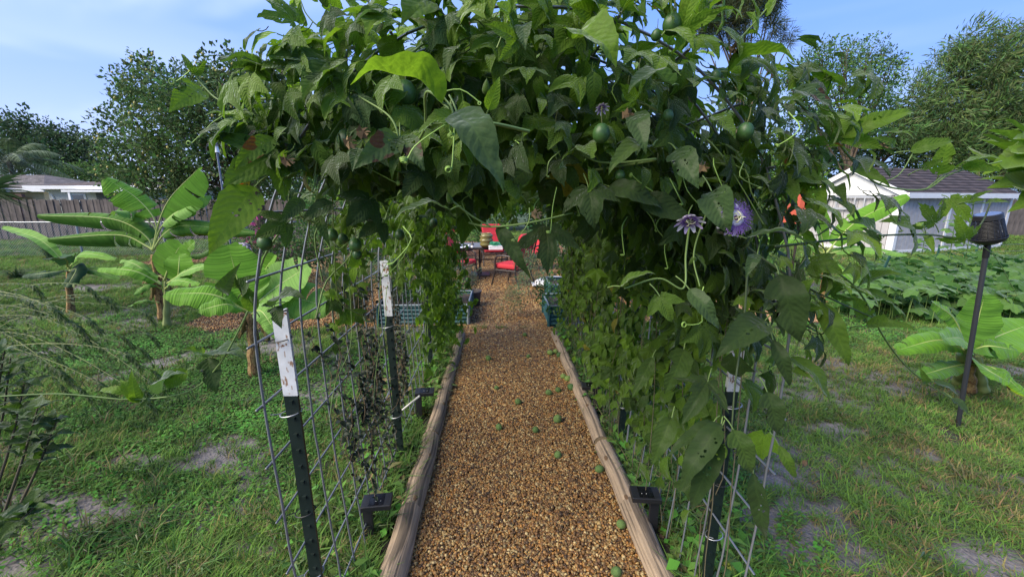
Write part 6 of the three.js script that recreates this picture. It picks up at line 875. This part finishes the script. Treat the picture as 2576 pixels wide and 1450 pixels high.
{ // palm leaf tips reaching in from outside the frame, before the pale house
  const c = at(-40, 478, 7.0), t = thing('fan_palm', 'spiky palm leaf reaching in at the edge of the photograph, above the wooden fence', 'palm', V(c.x, 0, c.z)), r = rng(2), b = new MB(); new MB().tube([V(-.4, 0, 0), V(-.1, c.y * .6, 0), V(0, c.y, 0)], .05, .02, 8, 7).build('stem', barkMat, t); b.col = [.07, .13, .04]; for (let k = 0; k < 46; k++) { const a = (r() - .5) * 2.2 - .1, l = .45 + r() * .35, dir = V(Math.cos(a), Math.sin(a) * .8 - .15, (r() - .5) * .8).normalize(), p = V(0, c.y, 0), s = V(0, .012, .008), mid = p.clone().addScaledVector(dir, l * .6), e = p.clone().addScaledVector(dir, l).add(V(0, -.07, 0)); b.quad(p.clone().add(s), mid.clone().add(s), mid.clone().sub(s), p.clone().sub(s)); b.tri(mid.clone().add(s), e, mid.clone().sub(s)); } b.build('fronds', bladeMat, t, true).userData.kind = 'stuff';
}
{ // near plants at the left edge
  const r = rng(17), base = gnd(-140, 1120), t = thing('arching_shrub', 'wispy shrub with long arching branches of narrow leaflets sweeping in over the lawn', 'shrub', base), L = LOC(t), st = new MB(), lf = new MB(), g = bladeLeaf({ w: .17, along: 4, across: 2, droop: .8, seed: 5 });
  for (let k = 0; k < 34; k++) {
    const x1 = 20 + r() * 360, y1 = 690 + r() * 290 + (x1 > 300 ? 40 : 0), d = -base.z * (.80 + r() * .55), p0 = base.clone().add(V((r() - .5) * .3, .2 + r() * .6, (r() - .5) * .3)), e = at(x1, y1, d), mid = p0.clone().lerp(e, .5).add(V(0, .22 + r() * .2, 0)), cv = new THREE.CatmullRomCurve3([p0, mid, e, e.clone().add(V(.08, -.10, 0))].map(L)); st.tube(cv.getPoints(6), .0032, .001, 16, 4);
    for (let q = 0; q < 70; q++) { const s = .25 + .75 * q / 70, P0 = cv.getPoint(s), T = cv.getTangent(s), sd = T.clone().cross(UP).normalize().multiplyScalar(q % 2 ? 1 : -1), kk = .6 + r() * .8, c = r() < .12 ? [.20, .28, .04] : [.10, .19, .035]; lf.geo(g, frame(P0, sd.clone().addScaledVector(T, .8).add(V((r() - .5) * .5, -.15 + (r() - .5) * .6, (r() - .5) * .4)), V((r() - .5), 1, .3 + r() * .5), .026 + r() * .022), c.map((x) => x * kk)); }
  }
  st.build('branches', mat({ color: rgb(.20, .22, .08), roughness: .7 }), t).userData.kind = 'stuff'; lf.build('leaflets', massMat1, t, true).userData.kind = 'stuff';
}
{
  const r = rng(19), base = gnd(-30, 1330), t = thing('leafy_shrub', 'dark broad leaved plant on bare woody stems at the lower corner of the lawn', 'shrub', base), L = LOC(t), d = -base.z; let n = 0;
  for (const [x0, y0, x1, y1, x2, y2] of [[-5, 1330, 60, 1140, 95, 1020], [30, 1310, 100, 1160, 140, 1060], [-40, 1250, 5, 1050, 25, 900], [-20, 1400, 20, 1340, 90, 1270], [-60, 1300, -10, 1000, 10, 880], [-30, 1290, 30, 1100, 60, 960]]) {
    const a = gnd(x0, y0), dd = -a.z, cv = new THREE.CatmullRomCurve3([a, at(x1, y1, dd), at(x2, y2, dd - .05)].map(L)); new MB().tube(cv.getPoints(6), .008, .003, 16, 6).build('stem', mat({ color: rgb(.07, .055, .035), roughness: .85 }), t);
    for (let k = 0; k < 22; k++) { const s = .42 + .58 * Math.pow(k / 22, .8), p = cv.getPoint(s).add(t.position), a2 = k * 2.4, dir = V(Math.cos(a2), .25 + (r() - .5) * .7, Math.sin(a2)), T = p.clone().addScaledVector(dir, .07 + r() * .07); leafPart(t, r() < .5 ? 'one' : 'slim', n++, pick({ deep: 4, dark: 4, wet: 1.4, mid: .8 }), '', p, T, V((r() - .5) * .6, 1, .3)); }
  }
  if (!d) throw 0;
}
{ // lobed light leaves reaching in at the other edge
  const base = gnd(2700, 1010), t = thing('leafy_plant', 'light green plant with wet lobed leaves reaching in at the edge above the shed roof', 'plant', base), L = LOC(t), d = 1.75; new MB().tube([base, at(2720, 700, d), at(2640, 470, d)].map(L), .012, .006, 14, 7).build('stem', darkStem, t);
  for (const [bx, by, tx, ty, k, v, tone] of [[2640, 470, 2480, 408, 'three', 4, 'fresh'], [2640, 440, 2520, 375, 'three', 6, 'lime'], [2640, 500, 2490, 470, 'three', 2, 'fresh'], [2640, 400, 2540, 342, 'three', 5, 'fresh'], [2650, 520, 2540, 530, 'three', 1, 'fresh'], [2600, 420, 2470, 440, 'one', 0, 'lime'], [2620, 460, 2530, 430, 'bitten', 2, 'fresh']]) { const B = at(bx, by, d), T = at(tx, ty, d - .1); leafPart(t, k, v, tone, '', B, T, V(0, .8, .7)); new MB().tube([at(2660, 500, d), B].map(L), .003, .002).build('leaf_stalk', stemMat, t); }
}
// ------------------------------------------------------------------ squash patch with its posts and wires
{
  const r = rng(41), leafG = [0, 1, 2].map((k) => lobedLeaf({ lobes: [{ a: 0, l: 1, w: 2.1 }, { a: 1.0, l: .92, w: 2 }, { a: -1.0, l: .92, w: 2 }, { a: 1.95, l: .75, w: 2 }, { a: -1.95, l: .75, w: 2 }], spokes: 26, rings: 3, droop: .7 + k * .3, curl: .25, fold: .10, seed: 70 + k, serr: .03 })), sm = ['#6f9a5a', '#5d8f4a', '#7fae63', '#4f7f45'].map((c) => leafMat(T3, B3, new THREE.Color(c).multiplyScalar(1.0), { clearcoat: .12, clearcoatRoughness: .45 }));
  const zones = [[5.4, 6.6, 'squash vine spreading along the near edge of the patch beside the lawn'], [6.6, 8.0, 'squash vine in the middle of the patch, between the green posts'], [8.0, 9.8, 'squash vine at the back of the patch, against the shed']];
  zones.forEach(([d0, d1, label], zi) => { const t = thing('squash_plant', label, 'squash plant', V(8, 0, -(d0 + d1) / 2), 'squash vines'), L = LOC(t), n = 190, sp = new MB(); for (let k = 0; k < n; k++) { const d = lerp(d0, d1, r()), x = lerp((.92 + .035 * Math.sin(d * 5)) * d, 1.42 * d, r()) + (zi === 2 ? .4 : 0), y = .10 + r() * .36 + .10 * fbm(x * 1.5, d * 1.5, 6, 2), b = V(x, y, -d), a = r() * 6.28, s = .16 + r() * .12; part('leaf', leafG[k % 3], sm[Math.floor(r() * 4)], t, frame(L(b), V(Math.cos(a), -.15 + (r() - .5) * .5, Math.sin(a)), V((r() - .5) * 1.1, 1, .45 + (r() - .5) * 1.0), s)); sp.tube([L(V(x + (r() - .5) * .08, 0, -d)), L(b)], .005, .004, 1, 4, false); } sp.build('leaf_stalks', stemMat, t).userData.kind = 'stuff'; });
  const gp = mat({ color: rgb(.02, .075, .055), roughness: .5 }); const gps = [];
  [[2352, 690, 2364, 615, 'thin green garden post in the squash patch, before the shed'], [2440, 690, 2462, 610, 'thin green garden post hidden partly by the torch head'], [2190, 740, 2240, 640, 'slanting thin green garden post beside the pale banana leaf']].forEach(([bx, by, tx, ty, label]) => { const b = gnd(bx, by), e = at(tx, ty, -b.z), t = thing('garden_post', label, 'garden post', b, 'green garden posts'), L = LOC(t), q = L(e); new MB().bar(V(0, -.2, 0), q, .028, .028).build('shaft', gp, t); const n = new MB(); for (let s = .2; s < 1; s += .12) n.box(.012, .012, .03, q.clone().multiplyScalar(s).add(V(0, 0, .016))); n.build('hooks', gp, t).userData.kind = 'stuff'; gps.push([b, e]); });
  const wt = thing('wire_strands', 'thin wire strands strung between the green posts of the squash patch', 'wire', gps[0][0]); for (const f of [.45, .7, .9]) { const a = gps[0][0].clone().lerp(gps[0][1], f), c = gps[1][0].clone().lerp(gps[1][1], f), e = c.clone().add(c.clone().sub(a).multiplyScalar(2)); new MB().tube([a, c, e].map(LOC(wt)), .003, .003, 6, 4).build('strand', galv, wt); }
  for (const [x, y0, y1, d, label] of [[2405, 700, 545, 8.0, 'tall leafy stalk rising before the shed door'], [2445, 700, 560, 8.2, 'tall leafy stalk next to the torch head, before the shed wall'], [2330, 690, 580, 8.6, 'leafy stalk before the white shed corner trim']]) { const b = foot(x, d), e = at(x, y1, d), t = thing('tall_plant', label, 'plant', b, 'tall stalks before the shed'), L = LOC(t); new MB().tube([V(0, 0, 0), L(e)], .012, .005, 1, 6).build('stem', stemMat, t); for (let k = 0; k < 16; k++) { const p = b.clone().lerp(e, .25 + .75 * k / 16), a = k * 2.4, T = p.clone().add(V(Math.cos(a) * .2, .02 + (r() - .5) * .1, Math.sin(a) * .2)); part('leaf', leafG[k % 3], sm[2], t, frame(L(p).add(V(Math.cos(a) * .06, 0, Math.sin(a) * .06)), T.sub(p), V(0, 1, .5), .12 + r() * .05)); } if (!y0) throw 0; }
}

// ------------------------------------------------------------------ the patio: table, chairs, beds, pots
const redCloth = mat({ map: tex(128, 128, (u, v) => { const n = fbm(u * 10, v * 10, 4, 3) * .18 + vn(u * 60, v * 60, 5) * .06 + .80; return grey(n); }, true, 2), color: rgb(.56, .028, .045), roughness: .85 }), bronze = mat({ color: rgb(.055, .045, .042), roughness: .4, metalness: .4 });
function chair(label, pos, turn) {
  const t = thing('patio_chair', label, 'chair', pos, 'red cushioned patio chairs', turn), W = .60;   // faces +z
  const seat = part('seat_cushion', new RoundedBoxGeometry(W - .06, .11, .56, 4, .045), redCloth, t, V(0, .42, .02)); const back = part('back_cushion', new RoundedBoxGeometry(W - .06, .64, .11, 4, .045), redCloth, t, V(0, .78, -.27)); back.rotation.x = -.24; if (!seat) throw 0;
  for (const s of [-1, 1]) { const x = s * W / 2; new MB().tube([V(x, 0, .36), V(x, .32, .27), V(x, .60, .24), V(x * 1.03, .645, .10), V(x, .63, -.20)], .019, .019, 18, 8).build('arm', bronze, t); new MB().tube([V(x, 0, -.34), V(x * .97, .36, -.22), V(x * .95, .72, -.32), V(x * .92, 1.08, -.42)], .018, .016, 14, 8).build('back_leg', bronze, t); new MB().tube([V(x, .34, .27), V(x, .35, -.24)], .016).build('side_rail', bronze, t); }
  for (const [y, z] of [[.34, .26], [.36, -.23], [.60, -.36], [1.06, -.41]]) new MB().tube([V(-W / 2, y, z), V(W / 2, y, z)], .014).build('cross_bar', bronze, t);
  for (let k = -2; k <= 2; k++) new MB().tube([V(k * .11, .38, -.27), V(k * .11, 1.05, -.44)], .008).build('back_bar', bronze, t);
  for (const y of [.62, .80, .96]) { const o = part('seam', new MB().tube([V(-.25, 0, 0), V(.25, 0, 0)], .006).done(), redCloth, t, V(0, y, -.215 - (y - .78) * .24)); o.name = 'seam'; }
  return t;
}
const tb = gnd(1212, 690); let tableTop = .72;
{
  chair('red cushioned chair turned to the table, nearest the arch, its back to the leaf curtain', gnd(1292, 716), -2.55 + .35); chair('red cushioned chair at the near table corner, behind leaves of the bare wire', gnd(1155, 706), 1.15);
  chair('red cushioned chair behind the patio table, its high back toward the fence', gnd(1240, 664), .15); chair('red cushioned chair at the rear of the table, behind the white paper', gnd(1135, 668), .55); chair('red cushioned chair farthest back beside the hanging lobed leaf', gnd(1345, 676), -1.0);
  const t = thing('patio_table', 'long grey patio table with a dark metal frame, laden with pots', 'table', tb, null, .06), top = mat({ map: tex(128, 128, (u, v) => grey(.8 + .2 * fbm(u * 14, v * 14, 4, 3))), color: rgb(.20, .195, .20), roughness: .35 }), W = 1.55, D = 1.0;
  part('tabletop', new RoundedBoxGeometry(W, .022, D, 2, .008), top, t, V(-.1, tableTop - .011, 0)); for (const z of [-D / 2, D / 2]) new MB().bar(V(-.1 - W / 2, tableTop - .04, z), V(-.1 + W / 2, tableTop - .04, z), .03, .05).build('apron', bronze, t); for (const x of [-W / 2, W / 2]) new MB().bar(V(-.1 + x, tableTop - .04, -D / 2 + .016), V(-.1 + x, tableTop - .04, D / 2 - .016), .03, .05).build('apron', bronze, t);
  for (const sx of [-1, 1]) for (const sz of [-1, 1]) new MB().tube([V(-.1 + sx * (W / 2 - .03), tableTop - .03, sz * (D / 2 - .03)), V(-.1 + sx * (W / 2 - .02), 0, sz * (D / 2 - .02))], .02, .017, 1, 8).build('leg', bronze, t); new MB().bar(V(-.1 - W / 2 + .04, .30, -D / 2 + .04), V(-.1 + W / 2 - .04, .30, -D / 2 + .04), .025, .03).build('stretcher', bronze, t);
  const us = thing('umbrella_stand', 'black umbrella stand with square foot under the patio table', 'umbrella stand', gnd(1207, 692)); part('foot', new RoundedBoxGeometry(.46, .05, .46, 2, .02), bronze, us, V(0, .025, 0)); new MB().tube([V(0, .05, 0), V(0, .68, 0)], .024).build('pole', bronze, us); part('collar', new THREE.CylinderGeometry(.036, .05, .16, 12), bronze, us, V(0, .12, 0)); part('clamp', new THREE.CylinderGeometry(.034, .034, .07, 12), bronze, us, V(0, .34, 0));
  const on = (x, y) => gnd(x, y, tableTop);
  const lathe = (pts, n = 24) => new THREE.LatheGeometry(pts.map(([a, b]) => new THREE.Vector2(a, b)), n);
  { const o = thing('glazed_pot', 'olive glazed ridged pot standing on the patio table', 'pot', on(1223, 621)), g = mat({ color: rgb(.17, .15, .05), roughness: .2 }); part('body', lathe([[0, 0], [.10, 0], [.14, .04], [.15, .07], [.125, .10], [.15, .14], [.155, .165], [.125, .20], [.15, .24], [.15, .27], [.11, .30], [.10, .30], [.10, .27], [0, .26]]), g, o); part('rim', new THREE.TorusGeometry(.105, .012, 6, 24), g, o, V(0, .305, 0)).rotation.x = Math.PI / 2; }
  { const o = thing('terracotta_pot', 'terracotta flower pot at the end of the patio table', 'pot', on(1280, 626)), g = mat({ color: rgb(.42, .17, .07), roughness: .85 }); part('body', lathe([[0, 0], [.085, 0], [.12, .19], [.10, .19], [.09, .02]]), g, o); part('rim', lathe([[.11, .17], [.137, .17], [.137, .225], [.115, .225], [.11, .17]]), g, o); part('saucer', lathe([[0, -.002], [.13, -.002], [.14, .02], [.12, .018], [0, .01]]), g, o); }
  { const o = thing('storage_box', 'low white box on the patio table beside the olive pot', 'box', on(1247, 627)); part('tray', new RoundedBoxGeometry(.30, .06, .22, 2, .012), mat({ color: rgb(.75, .75, .73), roughness: .6 }), o, V(0, .032, 0)); part('lid', new RoundedBoxGeometry(.31, .014, .23, 2, .006), mat({ color: rgb(.78, .78, .76), roughness: .6 }), o, V(0, .072, 0)); }
  { const b = on(1247, 627).add(V(0, .08, 0)), o = thing('garden_twine', 'tangle of bright green twine lying on the white box', 'twine', b), r = rng(5), pts = []; for (let k = 0; k < 70; k++) pts.push(V((r() - .5) * .26, .012 + r() * .07, (r() - .5) * .16)); new MB().tube(pts, .0065, .0065, 300, 5).build('strand', mat({ color: rgb(.02, .26, .12), roughness: .6 }), o); }
  { const o = thing('bottle', 'small dark bottle with white label on the patio table', 'bottle', on(1188, 624)); part('body', lathe([[0, 0], [.032, 0], [.034, .08], [.03, .10], [.012, .12], [.012, .14], [0, .14]]), mat({ color: rgb(.02, .018, .016), roughness: .2 }), o); part('label', new THREE.CylinderGeometry(.0352, .0352, .05, 16, 1, true), mat({ color: rgb(.75, .75, .73), roughness: .7, side: THREE.DoubleSide }), o, V(0, .045, 0)); part('cap', new THREE.CylinderGeometry(.014, .014, .03, 10), bronze, o, V(0, .15, 0)); }
  { const o = thing('paper_sheet', 'folded white paper lying on the far end of the patio table', 'paper', on(1165, 622)); const p = part('sheet', new MB().quad(V(-.16, .003, .1), V(.0, .003, .1), V(.0, .012, -.1), V(-.16, .003, -.1)).quad(V(.0, .003, .1), V(.13, .05, .09), V(.13, .06, -.1), V(.0, .012, -.1)).done(), mat({ color: rgb(.80, .80, .80), roughness: .8, side: THREE.DoubleSide }), o); p.castShadow = true; }
}
{ // raised beds of ribbed teal steel
  const teal = mat({ color: rgb(.012, .070, .080), roughness: .6, metalness: .05 }), soil = mat({ map: tex(128, 128, (u, v) => grey(.4 + .6 * fbm(u * 30, v * 30, 3, 3))), color: rgb(.075, .05, .032), roughness: .98 }), cap = mat({ color: rgb(.22, .26, .28), metalness: .3, roughness: .5 });
  const bed = (label, x0, x1, d0, d1, h) => {
    const t = thing('raised_bed', label, 'raised bed', V((x0 + x1) / 2, 0, -(d0 + d1) / 2), 'teal raised beds'), W = x1 - x0, D = d1 - d0, n = 5;
    const panel = (a, b) => { const m = new MB(), dir = b.clone().sub(a), nn = V(-dir.z, 0, dir.x).normalize().negate(), N = 4 * n; for (let k = 0; k < N; k++) { const y = [k / N, (k + 1) / N].map((q) => q * h), o = [k / N, (k + 1) / N].map((q) => .012 * Math.sin(q * n * 6.283)); m.quad(a.clone().addScaledVector(nn, o[0]).setY(y[0]), b.clone().addScaledVector(nn, o[0]).setY(y[0]), b.clone().addScaledVector(nn, o[1]).setY(y[1]), a.clone().addScaledVector(nn, o[1]).setY(y[1])); } return part('side_panel', m.done(), teal, t); };
    const c = [V(-W / 2, 0, D / 2), V(W / 2, 0, D / 2), V(W / 2, 0, -D / 2), V(-W / 2, 0, -D / 2)]; for (let k = 0; k < 4; k++) { panel(c[k], c[(k + 1) % 4]); const e = new MB().tube([c[k].clone().setY(h + .008), c[(k + 1) % 4].clone().setY(h + .008)], .013); e.build('edge_trim', cap, t); new MB().tube([c[k], c[k].clone().setY(h + .01)], .024, .024, 1, 8).build('corner_post', k === 1 ? cap : teal, t); }
    part('soil', new THREE.BoxGeometry(W - .05, .05, D - .05), soil, t, V(0, h - .06, 0)); return t;
  };
  bed('long teal steel raised bed seen through the bare wire', -1.72, -.44, 5.6, 6.5, .29); bed('teal steel raised bed with a pale corner, at the foot of the leaf curtain', .70, 1.6, 5.45, 6.2, .30); bed('teal planter box behind the teal bed on the shed side', .86, 1.6, 6.6, 7.3, .36);
  const herb = (label, x, y, d, w, h, geo, tone, size = .10, per = 30) => { const b = at(x, y, d), base = V(b.x, 0, b.z); return tree('herb', label, 'herb', base, h, [[0, b.y + h * .1, 0, w], [w * .4, b.y + h * .45, 0, w * .8], [-w * .35, b.y + h * .5, .05, w * .8]], { geo, size, per, tone, trunk: .008, seed: Math.round(x + y), fill: .8, group: 'herbs and low plants by the patio' }); };
  herb('airy dill growing on the gravel before the white bag', 1340, 700, 7.2, .26, .5, CL.feather, [.14, .20, .10], .14, 26); herb('airy dill sprawling in the middle of the gravel path beyond the timbers', 1292, 765, 6.0, .22, .22, CL.feather, [.17, .19, .09], .11, 16); herb('leafy herb spilling over the teal bed at the leaf curtain', 1400, 755, 5.6, .32, .3, CL.leaf, [.07, .15, .045], .13, 22); herb('grey green herb beside the dark pot', 1168, 705, 7.0, .22, .35, CL.feather, [.09, .12, .08], .12, 20); herb('leafy greens in the long teal bed behind the wire', 1020, 760, 6.0, .3, .3, CL.leaf, [.06, .13, .04], .15, 20); herb('low greens in the teal bed nearer the gravel', 1130, 750, 6.0, .22, .25, CL.leaf, [.07, .14, .045], .13, 20); herb('red flowered herb behind the dark pot, on the bare wire side', 1185, 715, 7.4, .15, .2, CL.small, [.10, .10, .05], .1, 20);
  { const b = gnd(1190, 768), o = thing('plant_pot', 'dark plastic plant pot at the end of the long teal bed', 'pot', b); part('body', new THREE.LatheGeometry([[0, 0], [.11, 0], [.14, .25], [.12, .25], [.1, .05]].map(([x, y]) => new THREE.Vector2(x, y)), 20), mat({ color: rgb(.03, .025, .028), roughness: .6 }), o); part('rim', new THREE.TorusGeometry(.138, .012, 6, 22), mat({ color: rgb(.04, .034, .036), roughness: .6 }), o, V(0, .25, 0)).rotation.x = Math.PI / 2; part('soil', new THREE.CylinderGeometry(.122, .122, .02, 18), soil, o, V(0, .21, 0)); }
  { const b = gnd(1392, 722), o = thing('soil_bag', 'slumped white soil bag lying on the gravel beyond the planter box', 'bag', b), g = new THREE.SphereGeometry(1, 26, 16), Q = g.attributes.position; for (let k = 0; k < Q.count; k++) { const x = Q.getX(k), y = Q.getY(k), z = Q.getZ(k), w = 1 + .14 * (fbm(x * 3 + 4, z * 3 + y * 2, 6, 3) - .5); Q.setXYZ(k, x * .40 * w, Math.max(-.02, (y * .5 + .42) * .24 * w), z * .26 * w); } g.computeVertexNormals(); part('body', g, mat({ color: rgb(.66, .66, .70), roughness: .5 }), o); part('folded_end', new RoundedBoxGeometry(.10, .03, .34, 2, .012), mat({ color: rgb(.60, .60, .64), roughness: .5 }), o, V(-.40, .07, 0)); }
}
{ // red umbrella beyond the leaf curtain
  const c = at(2010, 560, 7.6), t = thing('patio_umbrella', 'half closed orange red umbrella standing beyond the leaf curtain beside the shed', 'umbrella', V(c.x, 0, c.z)), b = new MB(), top = at(2005, 470, 7.6).y, low = at(2030, 560, 7.6).y, n = 8; new MB().tube([V(0, 0, 0), V(0, top + .06, 0)], .022).build('pole', bronze, t); part('base', new THREE.CylinderGeometry(.22, .25, .07, 20), bronze, t, V(0, .035, 0));
  for (let k = 0; k < n; k++) { const a = k / n * 6.283, e = (k + 1) / n * 6.283, m = (a + e) / 2, R = .42; b.tri(V(0, top, 0), V(Math.cos(e) * R, low, Math.sin(e) * R), V(Math.cos(m) * R * .8, low + .02, Math.sin(m) * R * .8)).tri(V(0, top, 0), V(Math.cos(m) * R * .8, low + .02, Math.sin(m) * R * .8), V(Math.cos(a) * R, low, Math.sin(a) * R)); } b.build('canopy', mat({ color: rgb(.34, .06, .028), roughness: .85, side: THREE.DoubleSide }), t);
}
{ // hook with a hanging light by the fruit tree
  const d = 8.5, b = foot(577, d), e = at(577, 384, d), t = thing('shepherd_hook', 'grey metal pole with a hanging lantern hook before the fruit tree', 'pole', b), h = e.y; new MB().tube([V(0, -.1, 0), V(0, h, 0)], .018).build('pole', mat({ color: rgb(.17, .19, .23), roughness: .4, metalness: .4 }), t);
  new MB().tube([V(0, h - .02, 0), V(-.05, h + .16, 0), V(-.16, h + .16, 0), V(-.20, h + .02, 0)], .008, .008, 14, 6).build('hook', bronze, t); const lan = part('lantern', new THREE.CylinderGeometry(.03, .05, .13, 8), new THREE.MeshPhysicalMaterial({ color: rgb(.75, .76, .76), roughness: .3 }), t, V(0, h + .07, 0)); part('cap', new THREE.ConeGeometry(.06, .05, 8), bronze, lan, V(0, .09, 0));
}

// ------------------------------------------------------------------ shadows, picture
scene.traverse((o) => { if (o.isMesh) { o.castShadow = true; o.receiveShadow = true; } });
renderer.render(scene, camera);
